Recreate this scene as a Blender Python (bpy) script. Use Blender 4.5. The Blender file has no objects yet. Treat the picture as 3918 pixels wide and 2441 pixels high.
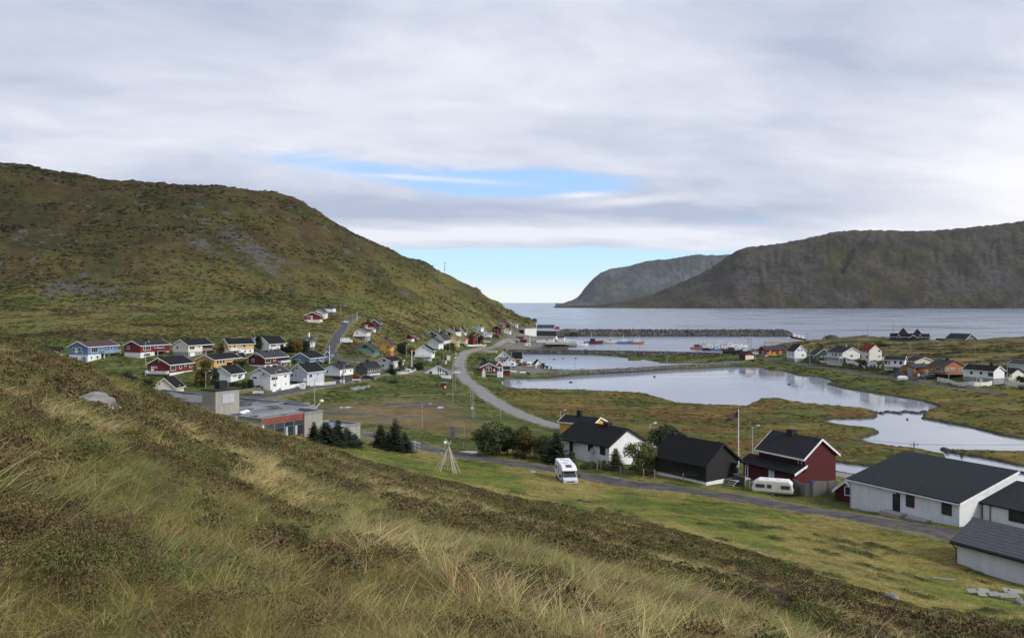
import bpy, bmesh, math, random
import numpy as np
from mathutils import Vector, Matrix
R = math.radians
rnd = random.Random(7)
RNG = np.random.default_rng(11)
SC = bpy.context.scene
COL = SC.collection

# ---------------------------------------------------------------- camera
F, CX, HY, CZ = 3150.0, 1959.0, 1158.0, 33.0      # focal length, principal column, horizon row (photo pixels); eye height in metres
cd = bpy.data.cameras.new('camera'); cam = bpy.data.objects.new('camera', cd); COL.objects.link(cam)
cam.location = (0, 0, CZ); cam.rotation_euler = (R(90), 0, 0)
cd.sensor_width = 36; cd.lens = F / 3918 * 36; cd.shift_y = -(1220.5 - HY) / 3918
cd.clip_start = 0.1; cd.clip_end = 200000
SC.camera = cam
SC.view_settings.view_transform = 'Standard'; SC.view_settings.look = 'None'
SC.view_settings.exposure = 0.38; SC.view_settings.gamma = 1

# ---------------------------------------------------------------- sun and sky
SUN_EL, SUN_AZ = 34, 118           # elevation; azimuth to the right of the view direction
sd = bpy.data.lights.new('sun', 'SUN'); sun = bpy.data.objects.new('sun', sd); COL.objects.link(sun)
sd.energy = 2.3; sd.angle = R(14); sd.color = (1, 0.95, 0.88)
sun.rotation_euler = (R(90 - SUN_EL), 0, R(180 - SUN_AZ) )
def build_world():
    w = bpy.data.worlds.new('World'); SC.world = w; w.use_nodes = True
    nt = w.node_tree; N, L = nt.nodes, nt.links; N.clear()
    def math_(op, a, b=None, c=None, clamp=False):
        n = N.new('ShaderNodeMath'); n.operation = op; n.use_clamp = clamp
        for i, v in enumerate((a, b, c)):
            if v is None: continue
            if isinstance(v, (int, float)): n.inputs[i].default_value = v
            else: L.new(v, n.inputs[i])
        return n.outputs[0]
    def mix(f, a, b):
        n = N.new('ShaderNodeMix'); n.data_type = 'RGBA'
        for s, v in ((n.inputs[0], f), (n.inputs[6], a), (n.inputs[7], b)):
            if isinstance(v, (int, float)): s.default_value = v
            elif isinstance(v, tuple): s.default_value = (*v, 1)
            else: L.new(v, s)
        return n.outputs[2]
    def ramp(v, lo, hi):
        n = N.new('ShaderNodeMapRange'); n.interpolation_type = 'SMOOTHSTEP'
        L.new(v, n.inputs[0]); n.inputs[1].default_value = lo; n.inputs[2].default_value = hi
        return n.outputs[0]
    tc = N.new('ShaderNodeTexCoord'); sp = N.new('ShaderNodeSeparateXYZ'); L.new(tc.outputs['Generated'], sp.inputs[0])
    x, y, z = sp.outputs
    zc = math_('MAXIMUM', z, 0.0)
    ay = math_('MAXIMUM', math_('ABSOLUTE', y), 0.15)
    u = math_('DIVIDE', x, ay); v = math_('DIVIDE', zc, ay)
    # cloud layer seen in perspective: a high sheet of streaks
    zz = math_('ADD', zc, 0.17)
    px = math_('DIVIDE', x, zz); py = math_('DIVIDE', y, zz)
    cb = N.new('ShaderNodeCombineXYZ')
    ca, sa = math.cos(R(-14)), math.sin(R(-14))
    qx = math_('SUBTRACT', math_('MULTIPLY', px, ca), math_('MULTIPLY', py, sa))
    qy = math_('ADD', math_('MULTIPLY', px, sa), math_('MULTIPLY', py, ca))
    L.new(math_('MULTIPLY', qx, 0.62), cb.inputs[0]); L.new(qy, cb.inputs[1])
    def noise(scale, det, rough, off, dist=0.0):
        mp = N.new('ShaderNodeVectorMath'); mp.operation = 'ADD'; L.new(cb.outputs[0], mp.inputs[0]); mp.inputs[1].default_value = off
        n = N.new('ShaderNodeTexNoise'); n.inputs['Scale'].default_value = scale; n.inputs['Detail'].default_value = det
        n.inputs['Roughness'].default_value = rough; n.inputs['Distortion'].default_value = dist
        L.new(mp.outputs[0], n.inputs['Vector']); return n.outputs['Fac']
    nA = noise(1.05, 6, 0.52, (3.1, 1.7, 0), 0.4)
    nB = noise(3.0, 7, 0.55, (7.3, 4.1, 2.0), 0.6)
    nC = noise(8.0, 5, 0.6, (1.3, 9.1, 5.0), 0.3)
    def blob(cu, cv, ru, rv, tilt):          # soft oval window in the cloud sheet
        du = math_('SUBTRACT', u, cu)
        dv = math_('SUBTRACT', math_('SUBTRACT', v, cv), math_('MULTIPLY', du, tilt))
        a = math_('DIVIDE', du, ru); b = math_('DIVIDE', dv, rv)
        e = math_('ADD', math_('MULTIPLY', a, a), math_('MULTIPLY', b, b))
        return math_('EXPONENT', math_('MULTIPLY', e, -1.0))
    g1 = blob(-0.17, 0.160, 0.17, 0.020, -0.14)
    g2 = blob(0.045, 0.147, 0.125, 0.020, 0.0)
    g3 = math_('SUBTRACT', 1.0, ramp(math_('ADD', v, math_('MULTIPLY', math_('SUBTRACT', nA, 0.5), 0.035)), 0.058, 0.073))
    g4 = blob(0.30, 0.100, 0.10, 0.006, 0.0)
    hole = math_('ADD', math_('MULTIPLY', g1, 0.85), math_('MULTIPLY', g2, 1.25))
    hole = math_('ADD', hole, math_('ADD', math_('MULTIPLY', g3, 1.6), math_('MULTIPLY', g4, 0.5)))
    cov = math_('SUBTRACT', math_('ADD', 0.74, math_('MULTIPLY', math_('SUBTRACT', nB, 0.5), 1.6)), hole)
    cov = math_('ADD', cov, math_('MULTIPLY', math_('SUBTRACT', nC, 0.5), 0.5)); cov = ramp(cov, -0.26, 0.44)
    wisp = math_('ADD', blob(0.090, 0.1315, 0.045, 0.0042, 0.04), math_('ADD', blob(0.150, 0.1235, 0.07, 0.0055, 0.07), blob(-0.09, 0.150, 0.10, 0.0035, -0.06)))
    cov = math_('ADD', cov, math_('MULTIPLY', wisp, 0.55), None, True)
    # cloud body: light tops, lavender-grey bellies
    band = blob(0.02, 0.110, 0.42, 0.014, 0.0)         # darker band of cloud above the gap
    white = blob(-0.03, 0.083, 0.45, 0.009, 0.0)       # its bright lower edge
    warm = blob(0.66, 0.120, 0.20, 0.085, 0.0)         # thin bright cloud where the sun stands
    t = math_('ADD', math_('MULTIPLY', nA, 2.3), math_('MULTIPLY', nB, 1.05))
    t = math_('ADD', t, math_('MULTIPLY', nC, 0.30))
    t = math_('SUBTRACT', t, 1.38)
    t = math_('SUBTRACT', t, math_('MULTIPLY', band, 0.55))
    t = math_('ADD', t, math_('MULTIPLY', white, 0.70))
    t = math_('ADD', t, math_('MULTIPLY', warm, 0.62)); t = math_('ADD', t, math_('MULTIPLY', wisp, 0.7))
    t = math_('ADD', t, math_('MULTIPLY', u, 0.12), None, True)
    cloud = mix(t, (3.75, 4.2, 5.4), (7.0, 7.15, 7.8))
    cloud = mix(math_('MULTIPLY', warm, 0.55), cloud, (8.8, 8.6, 8.5))
    sky = N.new('ShaderNodeTexSky'); sky.sky_type = 'NISHITA'; sky.sun_disc = False
    sky.sun_elevation = R(SUN_EL); sky.sun_rotation = R(SUN_AZ); sky.altitude = 30; sky.air_density = 1.0; sky.dust_density = 0.6; sky.ozone_density = 1.4
    clear = mix(0.72, sky.outputs[0], (3.4, 5.6, 9.2))
    hz = math_('SUBTRACT', 1.0, ramp(v, 0.0, 0.075))
    clear = mix(math_('MULTIPLY', hz, 0.92), clear, (7.6, 8.3, 7.9))
    mid = math_('MULTIPLY', ramp(v, 0.012, 0.04), math_('SUBTRACT', 1.0, ramp(v, 0.06, 0.11)))
    clear = mix(math_('MULTIPLY', mid, 0.62), clear, (5.0, 7.9, 9.4))
    col = mix(cov, clear, cloud)
    bg = N.new('ShaderNodeBackground'); bg.inputs[1].default_value = 0.1; L.new(col, bg.inputs[0])
    o = N.new('ShaderNodeOutputWorld'); L.new(bg.outputs[0], o.inputs[0])
build_world()
SC.cycles.use_denoising = True
SC.cycles.max_bounces = 6; SC.cycles.diffuse_bounces = 2; SC.cycles.glossy_bounces = 3; SC.cycles.transparent_max_bounces = 4
SC.cycles.caustics_reflective = False; SC.cycles.caustics_refractive = False

# ---------------------------------------------------------------- object helpers
def tag(o, label=None, cat=None, group=None, kind=None):
    if label: o['label'] = label
    if cat: o['category'] = cat
    if group: o['group'] = group
    if kind: o['kind'] = kind
    return o
def thing(name, label, cat, loc=(0, 0, 0), rz=0.0, group=None):
    o = bpy.data.objects.new(name, None); COL.objects.link(o); o.empty_display_size = .3
    o.location = loc; o.rotation_euler = (0, 0, rz)
    return tag(o, label, cat, group)
def copy_tree(o, parent=None):
    c = o.copy(); COL.objects.link(c); c.parent = parent
    for ch in list(o.children): copy_tree(ch, c)
    return c
class MB:
    def __init__(s): s.v, s.f = [], []
    def add(s, vs, fs):
        n = len(s.v); s.v += [tuple(p) for p in vs]; s.f += [tuple(n + i for i in f) for f in fs]; return s
    def box(s, x0, x1, y0, y1, z0, z1):
        if x0 > x1: x0, x1 = x1, x0
        if y0 > y1: y0, y1 = y1, y0
        if z0 > z1: z0, z1 = z1, z0
        return s.add([(x0,y0,z0),(x1,y0,z0),(x1,y1,z0),(x0,y1,z0),(x0,y0,z1),(x1,y0,z1),(x1,y1,z1),(x0,y1,z1)],
                     [(0,3,2,1),(4,5,6,7),(0,1,5,4),(1,2,6,5),(2,3,7,6),(3,0,4,7)])
    def prism(s, prof, axis, a0, a1):
        """prof: list of 2D points; axis 'x': points are (y,z); 'y': points are (x,z); 'z': points are (x,y)"""
        n = len(prof); vs = []
        for a in (a0, a1):
            for p in prof:
                vs.append({'x': (a, p[0], p[1]), 'y': (p[0], a, p[1]), 'z': (p[0], p[1], a)}[axis])
        fs = [tuple(range(n))[::-1], tuple(range(n, 2*n))] + [(i, (i+1) % n, n+(i+1) % n, n+i) for i in range(n)]
        return s.add(vs, fs)
    def tube(s, p, q, r0, r1=None, n=6):
        r1 = r0 if r1 is None else r1
        p, q = Vector(p), Vector(q); d = (q - p)
        if d.length < 1e-6: return s
        d.normalize(); a = d.orthogonal().normalized(); b = d.cross(a)
        vs = []
        for c, r in ((p, r0), (q, r1)):
            for i in range(n):
                t = 2*math.pi*i/n; vs.append(c + a*(r*math.cos(t)) + b*(r*math.sin(t)))
        return s.add(vs, [(i, (i+1) % n, n+(i+1) % n, n+i) for i in range(n)] + [tuple(range(n))[::-1], tuple(range(n, 2*n))])
    def lathe(s, prof, c=(0, 0, 0), n=10):
        vs = [(c[0]+r*math.cos(2*math.pi*i/n), c[1]+r*math.sin(2*math.pi*i/n), c[2]+z) for r, z in prof for i in range(n)]
        fs = [(k*n+i, k*n+(i+1) % n, (k+1)*n+(i+1) % n, (k+1)*n+i) for k in range(len(prof)-1) for i in range(n)]
        fs += [tuple(range(n))[::-1], tuple(range((len(prof)-1)*n, len(prof)*n))]
        return s.add(vs, fs)
    def loft(s, rings, cap=True):
        n = len(rings[0]); vs = [p for r in rings for p in r]
        fs = [(k*n+i, k*n+(i+1) % n, (k+1)*n+(i+1) % n, (k+1)*n+i) for k in range(len(rings)-1) for i in range(n)]
        if cap: fs += [tuple(range(n))[::-1], tuple(range((len(rings)-1)*n, len(rings)*n))]
        return s.add(vs, fs)
    def mesh(s, name, fix=True, smooth=False):
        me = bpy.data.meshes.new(name); me.from_pydata(s.v, [], s.f); me.update()
        if fix and len(s.f) < 60000:
            bm = bmesh.new(); bm.from_mesh(me); bmesh.ops.recalc_face_normals(bm, faces=bm.faces); bm.to_mesh(me); bm.free()
        if smooth: me.polygons.foreach_set('use_smooth', [True]*len(me.polygons))
        return me
    def build(s, name, mat, parent=None, smooth=False, bevel=0):
        o = bpy.data.objects.new(name, s.mesh(name, True, smooth)); COL.objects.link(o)
        o.data.materials.append(mat); o.parent = parent
        if bevel:
            m = o.modifiers.new('bevel', 'BEVEL'); m.width = bevel; m.segments = 2; m.limit_method = 'ANGLE'
        return o
def np_mesh(name, V, Q, mat, smooth=True, attrs=None, parent=None):
    me = bpy.data.meshes.new(name); k = Q.shape[1]
    me.vertices.add(len(V)); me.vertices.foreach_set('co', np.ascontiguousarray(V, dtype=np.float32).ravel())
    me.loops.add(Q.size); me.loops.foreach_set('vertex_index', np.ascontiguousarray(Q, dtype=np.int32).ravel())
    me.polygons.add(len(Q)); me.polygons.foreach_set('loop_start', np.arange(0, Q.size, k, dtype=np.int32))
    try: me.polygons.foreach_set('loop_total', np.full(len(Q), k, dtype=np.int32))
    except Exception: pass
    me.polygons.foreach_set('use_smooth', np.full(len(Q), smooth))
    me.update(calc_edges=True)
    for an, (typ, arr) in (attrs or {}).items():
        a = me.attributes.new(an, typ, 'POINT')
        a.data.foreach_set('color' if 'COLOR' in typ else 'value', np.ascontiguousarray(arr, dtype=np.float32).ravel())
    if mat: me.materials.append(mat)
    o = bpy.data.objects.new(name, me); COL.objects.link(o); o.parent = parent
    return o
def grid_quads(nr, nc):
    i = np.arange(nr - 1)[:, None] * nc + np.arange(nc - 1)[None, :]
    return np.stack([i, i + 1, i + nc + 1, i + nc], -1).reshape(-1, 4)

# ---------------------------------------------------------------- materials
_mc = {}
def nodes(name):
    m = bpy.data.materials.new(name); m.use_nodes = True; nt = m.node_tree
    return m, nt, nt.nodes, nt.links, nt.nodes['Principled BSDF']
def M(name, col=(.5, .5, .5), rough=.7, nz=.18, scale=2.0, metal=0.0, spec=.3, boards=None, bw=.16, tiles=None, bump=.0, stain=0.0, emit=0):
    """painted / weathered surface; boards 'z' = horizontal cladding, 'x' = upright cladding; tiles = row pitch of roof tiles"""
    if name in _mc: return _mc[name]
    m, nt, N, L, B = nodes(name); _mc[name] = m
    tc = N.new('ShaderNodeTexCoord')
    n1 = N.new('ShaderNodeTexNoise'); n1.inputs['Scale'].default_value = scale; n1.inputs['Detail'].default_value = 6; n1.inputs['Roughness'].default_value = .65
    L.new(tc.outputs['Object'], n1.inputs['Vector'])
    mp = N.new('ShaderNodeMapping'); mp.inputs['Scale'].default_value = (1.6, 1.6, .16); L.new(tc.outputs['Object'], mp.inputs[0])
    n2 = N.new('ShaderNodeTexNoise'); n2.inputs['Scale'].default_value = 1.3; n2.inputs['Detail'].default_value = 5; L.new(mp.outputs[0], n2.inputs['Vector'])
    mr = N.new('ShaderNodeMapRange'); mr.inputs[1].default_value = .25; mr.inputs[2].default_value = .75
    mr.inputs[3].default_value = 1 - nz; mr.inputs[4].default_value = 1 + nz * .5; L.new(n1.outputs['Fac'], mr.inputs[0])
    mr2 = N.new('ShaderNodeMapRange'); mr2.inputs[1].default_value = .35; mr2.inputs[2].default_value = .75
    mr2.inputs[3].default_value = 1; mr2.inputs[4].default_value = 1 - .12 - stain; L.new(n2.outputs['Fac'], mr2.inputs[0])
    mu = N.new('ShaderNodeMath'); mu.operation = 'MULTIPLY'; L.new(mr.outputs[0], mu.inputs[0]); L.new(mr2.outputs[0], mu.inputs[1])
    mx = N.new('ShaderNodeMix'); mx.data_type = 'RGBA'; mx.blend_type = 'MULTIPLY'; mx.inputs[0].default_value = 1
    mx.inputs[6].default_value = (*col, 1); L.new(mu.outputs[0], mx.inputs[7])
    L.new(mx.outputs[2], B.inputs['Base Color'])
    B.inputs['Roughness'].default_value = rough; B.inputs['Metallic'].default_value = metal; B.inputs['Specular IOR Level'].default_value = spec
    hsrc = None
    if boards or tiles:
        sx = N.new('ShaderNodeSeparateXYZ'); L.new(tc.outputs['Object'], sx.inputs[0])
        def saw(sock, pitch):
            a = N.new('ShaderNodeMath'); a.operation = 'DIVIDE'; L.new(sock, a.inputs[0]); a.inputs[1].default_value = pitch
            b = N.new('ShaderNodeMath'); b.operation = 'FRACT'; L.new(a.outputs[0], b.inputs[0]); return b.outputs[0]
        if boards == 'z': hsrc = saw(sx.outputs[2], bw)
        elif boards == 'x':
            ad = N.new('ShaderNodeMath'); ad.operation = 'ADD'; L.new(sx.outputs[0], ad.inputs[0]); L.new(sx.outputs[1], ad.inputs[1])
            s1 = saw(ad.outputs[0], bw)
            g = N.new('ShaderNodeMath'); g.operation = 'GREATER_THAN'; g.inputs[1].default_value = .22; L.new(s1, g.inputs[0]); hsrc = g.outputs[0]
        if tiles:
            s0 = saw(sx.outputs[2], tiles * .45); g0 = N.new('ShaderNodeMapRange'); L.new(s0, g0.inputs[0]); g0.inputs[1].default_value = .0; g0.inputs[2].default_value = .35; g0.inputs[3].default_value = .55; g0.inputs[4].default_value = 1.08
            ad0 = N.new('ShaderNodeMath'); ad0.operation = 'ADD'; L.new(sx.outputs[0], ad0.inputs[0]); L.new(sx.outputs[1], ad0.inputs[1]); s9 = saw(ad0.outputs[0], tiles); g9 = N.new('ShaderNodeMapRange'); L.new(s9, g9.inputs[0]); g9.inputs[2].default_value = .4; g9.inputs[3].default_value = .72
            m9 = N.new('ShaderNodeMath'); m9.operation = 'MULTIPLY'; L.new(g0.outputs[0], m9.inputs[0]); L.new(g9.outputs[0], m9.inputs[1]); m8 = N.new('ShaderNodeMath'); m8.operation = 'MULTIPLY'; L.new(mu.outputs[0], m8.inputs[0]); L.new(m9.outputs[0], m8.inputs[1]); L.new(m8.outputs[0], mx.inputs[7])
            s1 = saw(sx.outputs[2], tiles * .45)
            ad = N.new('ShaderNodeMath'); ad.operation = 'ADD'; L.new(sx.outputs[0], ad.inputs[0]); L.new(sx.outputs[1], ad.inputs[1])
            s2 = saw(ad.outputs[0], tiles)
            sn = N.new('ShaderNodeMath'); sn.operation = 'PINGPONG'; sn.inputs[1].default_value = .5; L.new(s2, sn.inputs[0])
            mm = N.new('ShaderNodeMath'); mm.operation = 'ADD'; L.new(s1, mm.inputs[0]); L.new(sn.outputs[0], mm.inputs[1]); hsrc = mm.outputs[0]
        bp = N.new('ShaderNodeBump'); bp.inputs['Strength'].default_value = .55; bp.inputs['Distance'].default_value = .05 if tiles else .025
        L.new(hsrc, bp.inputs['Height']); L.new(bp.outputs[0], B.inputs['Normal'])
    elif bump:
        bp = N.new('ShaderNodeBump'); bp.inputs['Strength'].default_value = .6; bp.inputs['Distance'].default_value = bump
        L.new(n1.outputs['Fac'], bp.inputs['Height']); L.new(bp.outputs[0], B.inputs['Normal'])
    return m
def glass_mat():
    m = M('window_glass', (.035, .042, .05), .08, .5, .9, spec=.6); return m
GLASS = glass_mat()

# ---------------------------------------------------------------- noise on arrays
def _hash(ix, iy, seed):
    h = (ix.astype(np.int64) * 374761393 + iy.astype(np.int64) * 668265263 + seed * 974634541) & 0xffffffff
    h = ((h ^ (h >> 13)) * 1274126177) & 0xffffffff
    return ((h ^ (h >> 16)) & 0xffff) / 65535.0
def vnoise(x, y, seed=0):
    ix, iy = np.floor(x), np.floor(y); fx, fy = x - ix, y - iy
    fx = fx*fx*(3-2*fx); fy = fy*fy*(3-2*fy)
    a = _hash(ix, iy, seed); b = _hash(ix+1, iy, seed); c = _hash(ix, iy+1, seed); d = _hash(ix+1, iy+1, seed)
    return (a*(1-fx)+b*fx)*(1-fy) + (c*(1-fx)+d*fx)*fy
def fbm(x, y, seed=0, octv=4, gain=.5):
    t, a, s = 0, 1.0, 0
    for o in range(octv):
        t = t + a * vnoise(x*2**o + 17.3*o, y*2**o - 9.1*o, seed + o); s += a; a *= gain
    return t / s
def sstep(a, b, x):
    t = np.clip((x - a) / (b - a), 0, 1); return t*t*(3-2*t)
# ---------------------------------------------------------------- terrain: surveyed points (photo column, row, distance) -> height field
def P3(px, py, d): return ((px-CX)/F*d, d, CZ - (py-HY)/F*d)
def PZ(px, py, z=0.0):
    d = (CZ - z)*F/(py - HY); return P3(px, py, d)
CP = [P3(*c) for c in [
 # hillside under the camera
 (0,2100,6.2),(0,1800,9.5),(0,1600,14),(0,1450,24),(0,1283,46),(100,1336,46),(-700,1262,46),(-1500,1180,46),(323,1550,26),(390,1440,50),(530,1496,54),
 (775,1590,60),(1030,1671,66),(1230,1727,72),(1450,1790,80),(650,1800,16),(650,2100,8.5),(1300,2000,20),(1300,1850,38),(1300,2250,9.5),
 (1959,2441,5.75),(1959,2250,11),(1959,2100,20),(1959,2000,36),(1959,1940,58),(1940,1912,72),(1959,1850,98),(1720,1807,112),(1620,1838,88),
 (2600,2441,10.5),(2600,2250,21),(2600,2140,38),(2600,2060,60),(2600,1985,85),(3050,2441,16),(3050,2300,26),(3050,2235,41),(3050,2180,54),(3050,2085,74),(3050,2000,89),
 (3600,2441,25),(3600,2400,32),(3600,2365,41),(3600,2295,55),(3480,2165,75),(3918,2441,29),(3918,2405,37),(3918,2340,54),(3918,2210,75),
 (4600,2441,33),(4600,2400,42),(4600,2220,76),(4600,2020,100),
 # road in front of the houses, yards beside it
 (1430,1660,158),(1600,1712,143),(1760,1745,136),(2000,1775,128),(2200,1815,123),(2450,1850,117),(2750,1895,109),(3000,1930,102),(3300,1975,94.5),(3600,2035,87),(3800,2080,83),
 (1235,1680,121),(1370,1676,141),(1300,1705,118),(1500,1740,125),(1195,1682,116),(1000,1662,112),(700,1590,135),(900,1640,122),(500,1560,160),
 (2330,1781,133),(2120,1745,138),(2700,1845,116.5),(2510,1820,121),(3195,1866,113.5),(2900,1852,117),(3260,1938,105.5),(3670,2017,90.5),(3918,1985,96),(2900,1872,112),(2960,1900,112.5),(2890,1890,113.5),
 # flat: pitch, marsh, main road
 (1300,1600,203),(1600,1640,186),(1600,1520,248),(1250,1540,235),(1700,1600,203),(1745,1678,166),(1150,1580,215),
 (1755,1415,365),(1790,1450,318),(1850,1500,272),(2000,1590,215),(2130,1627,198),(2450,1690,176),(2850,1765,154),(3210,1815,142),(3600,1900,126),
 (1640,1455,308),(1650,1490,262),(2100,1540,258),(2300,1570,239),(2500,1600,222),(2700,1640,205),(2900,1690,184),(3100,1730,172),(3000,1600,222),
 (3400,1562,247),(3800,1600,222),(3850,1690,187),(3918,1525,272),(4500,1540,262),(4500,1700,185),
 # lower village road and front row
 (1000,1522,225),(1250,1475,262),(1400,1447,290),(1550,1425,325),(1700,1412,360),(900,1540,212),(600,1530,200),
 (883,1462,245),(1036,1495,237),(1175,1470,256),(1300,1455,272),(1405,1433,292),(1500,1420,315),(650,1480,232),
 (335,1383,280),(540,1371,285),(720,1367,290),(950,1355,300),(649,1438,250),(820,1413,262),(1012,1405,270),(1165,1380,290),(150,1362,290),(-400,1330,300),
 (1265,1365,310),(1290,1300,345),(1330,1240,400),(1366,1208,450),(1362,1368,315),(1500,1361,342),(1380,1307,355),(1425,1275,390),(1210,1238,400),
 (1600,1300,430),(1500,1250,460),
 # foot of the mountain, its face, its ridge
 (0,1170,400),(400,1160,420),(800,1160,440),(1200,1170,470),(300,1262,330),(700,1270,330),(100,1240,350),(1000,1232,380),(-700,1170,400),
 (0,900,510),(400,900,530),(800,950,540),(1100,1000,560),(1300,1100,560),(1500,1150,570),(1700,1190,610),(1800,1215,650),(1900,1215,730),(1950,1215,790),(-700,850,510),
 (0,638,620),(100,668,620),(320,716,620),(500,722,630),(650,726,640),(900,734,650),(1060,756,660),(1150,775,665),(1220,815,675),(1300,880,690),(1450,950,730),(1560,995,765),
 (1620,1003,775),(1700,1050,785),(1800,1105,800),(1900,1160,825),(2010,1222,860),(-700,560,620),(-1500,560,620),
 # fish harbour and the road to it
 (1650,1310,480),(1750,1285,545),(1850,1270,610),(1950,1255,700),(2060,1240,790),(1850,1330,560),(2000,1310,640),(1950,1330,570),(2100,1310,640),(2060,1285,720),
 (1700,1340,460),(1640,1360,430),(1790,1325,520),(1600,1345,445),(1560,1375,390),(1720,1350,440),(1545,1355,400),
 (1765,1370,435),(1810,1345,490),(1900,1325,550),(1960,1300,640),(1956,1402,394),(1880,1437,344),(2050,1415,375),(2000,1447,338),(1840,1385,420),(1930,1350,490),
 # right bank, village on the point, the hill behind it
 (3123,1403,375),(3247,1420,355),(3420,1445,325),(3565,1460,310),(3713,1477,295),(3887,1492,282),(2897,1368,455),(2960,1385,418),(2800,1365,455),
 (3040,1383,413),(3110,1385,405),(3225,1388,383),(3325,1380,369),(3395,1400,351),(3490,1438,320),(3680,1447,307),(3690,1465,292),
 (3300,1335,440),(3500,1330,440),(3700,1330,430),(3918,1330,400),(3450,1300,510),(3700,1302,510),(3918,1288,500),(3300,1292,520),(3150,1305,500),(3050,1310,500),(2950,1330,495),(2900,1345,480),
 (4600,1280,480),(4600,1400,330),
]]
CP += [(x, y, 31.35 - .2*x - .12*y) for x, y in ((0,1.),(-.8,.7),(.8,.7),(-1.4,.2),(1.4,.2))]+[(2.2,5,29.95),(3.5,5,29.5),(5.5,9,27.6),(3.2,10,28.6),(7,6,27.4)]
CP += [(-30,-1.,34),(30,-1.,27)]
# the back of the mountain and the sea bed off the point
CP += [(k*d, d, z) for k, d, z in ((-.62,900,150),(-.4,900,130),(-.2,960,95),(-.1,1000,50),(-.62,1500,140),(-.4,1500,110),(-.2,1500,60),(-.08,1300,10),(-.05,1600,-5),(-.9,1300,150),
        (.2,620,-3),(.35,640,-3),(.5,640,-3),(.7,640,-3),(.1,700,-4),(.1,1500,-5),(.5,1500,-5),(.9,1500,-5),(.9,640,-3),(.1,560,-3),(.15,520,-3))]
CP = np.array(CP, float)
def warp(x, y):
    r = np.sqrt(x*x + y*y) + 1e-6
    return np.arctan2(x, y)*1.5, np.log(np.maximum(r, .9))
_cu, _cv = warp(CP[:, 0], CP[:, 1])
_c2 = .012**2
def _phi(du, dv): return np.sqrt(du*du + dv*dv + _c2)
_A = _phi(_cu[:, None]-_cu[None], _cv[:, None]-_cv[None]); n_ = len(CP)
_S = np.zeros((n_+1, n_+1)); _S[:n_, :n_] = _A; _S[:n_, n_] = 1; _S[n_, :n_] = 1
_S[np.arange(n_), np.arange(n_)] -= .006            # a little smoothing
_w = np.linalg.solve(_S, np.append(CP[:, 2], 0))
def base_h(x, y):
    x = np.atleast_1d(np.asarray(x, float)); y = np.atleast_1d(np.asarray(y, float)); out = np.empty(len(x))
    for i in range(0, len(x), 20000):
        u, v = warp(x[i:i+20000], y[i:i+20000])
        out[i:i+20000] = _phi((u[:, None]-_cu[None]).astype(np.float32), (v[:, None]-_cv[None]).astype(np.float32)) @ _w[:n_].astype(np.float32) + _w[n_]
    return out
# ---------------------------------------------------------------- water outlines (photo pixels on the water plane -> plan)
def plan(pts, z=0.0): return np.array([PZ(a, b, z)[:2] for a, b in pts])
LAKE = plan([(1916,1461),(1937,1450),(2010,1449),(2100,1448),(2196,1438),(2263,1433),(2397,1423),(2545,1416),(2700,1410),(2748,1406),(2822,1404),(2909,1406),(2941,1415),(3005,1421),(3020,1427),
 (3061,1437),(3148,1445),(3187,1458),(3170,1470),(3222,1484),(3296,1497),(3370,1510),(3440,1519),(3510,1532),(3570,1546),(3590,1556),(3575,1563),(3555,1568),(3545,1580),
 (3538,1602),(3614,1620),(3700,1634),(3780,1653),(3840,1668),(3918,1681),(4300,1700),(4300,1738),(3918,1731),(3800,1729),(3680,1727),(3600,1722),
 (3660,1738),(3763,1755),(3840,1772),(3918,1785),(4300,1830),(4300,1870),(3918,1846),(3600,1832),(3300,1822),(3200,1810),(2990,1785),(2860,1762),(2855,1748),(2990,1756),(3199,1770),(3316,1785),(3450,1795),(3560,1792),(3640,1782),
 (3624,1754),(3614,1742),(3498,1719),(3422,1711),(3330,1698),(3290,1681),(3356,1655),(3350,1645),(3250,1633),(3153,1612),(3190,1604),(3340,1600),(3370,1585),(3325,1568),
 (3212,1557),(3067,1545),(2986,1528),(2906,1528),(2857,1557),(2712,1553),(2583,1542),(2470,1509),(2292,1498),(2034,1493),(1945,1487),(1925,1474)])
LAGOON = plan([(2001,1354),(2100,1355),(2199,1358),(2273,1359),(2330,1364),(2397,1370),(2409,1380),(2446,1380),(2460,1376),(2505,1384),(2533,1390),(2619,1390),(2664,1391),(2690,1393),(2664,1398),(2545,1402),(2400,1408),(2250,1418),(2140,1420),(2090,1414),(2060,1395),(2001,1390),(1990,1375)])
SEA = np.vstack([plan([(2760,1358),(2600,1352),(2400,1348),(2230,1344),(2190,1341),(2170,1333),(2180,1326),(2160,1318),(2168,1308),(2150,1300),(2150,1290)]),
  np.array([(49,830),(42,900),(14,1000),(-40,1200),(-150,1500),(-300,2500),(-800,5000),(9000,5000),(9000,560),(420,600),(330,618)]),
  plan([(3400,1331),(3200,1333),(3080,1332),(3010,1330),(2930,1329),(2880,1340),(2820,1352)])])
def poly_dist(x, y, poly):
    """signed distance, negative inside"""
    n = len(poly); d2 = np.full(len(x), 1e18); ins = np.zeros(len(x), bool)
    for i in range(n):
        ax, ay = poly[i]; bx, by = poly[(i+1) % n]; ex, ey = bx-ax, by-ay
        t = np.clip(((x-ax)*ex+(y-ay)*ey)/(ex*ex+ey*ey+1e-12), 0, 1)
        d2 = np.minimum(d2, (x-ax-t*ex)**2+(y-ay-t*ey)**2)
        c = (ay > y) != (by > y)
        ins ^= c & (x < ex*(y-ay)/(ey if abs(ey) > 1e-9 else 1e-9)+ax)
    return np.where(ins, -1, 1)*np.sqrt(d2)
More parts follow.
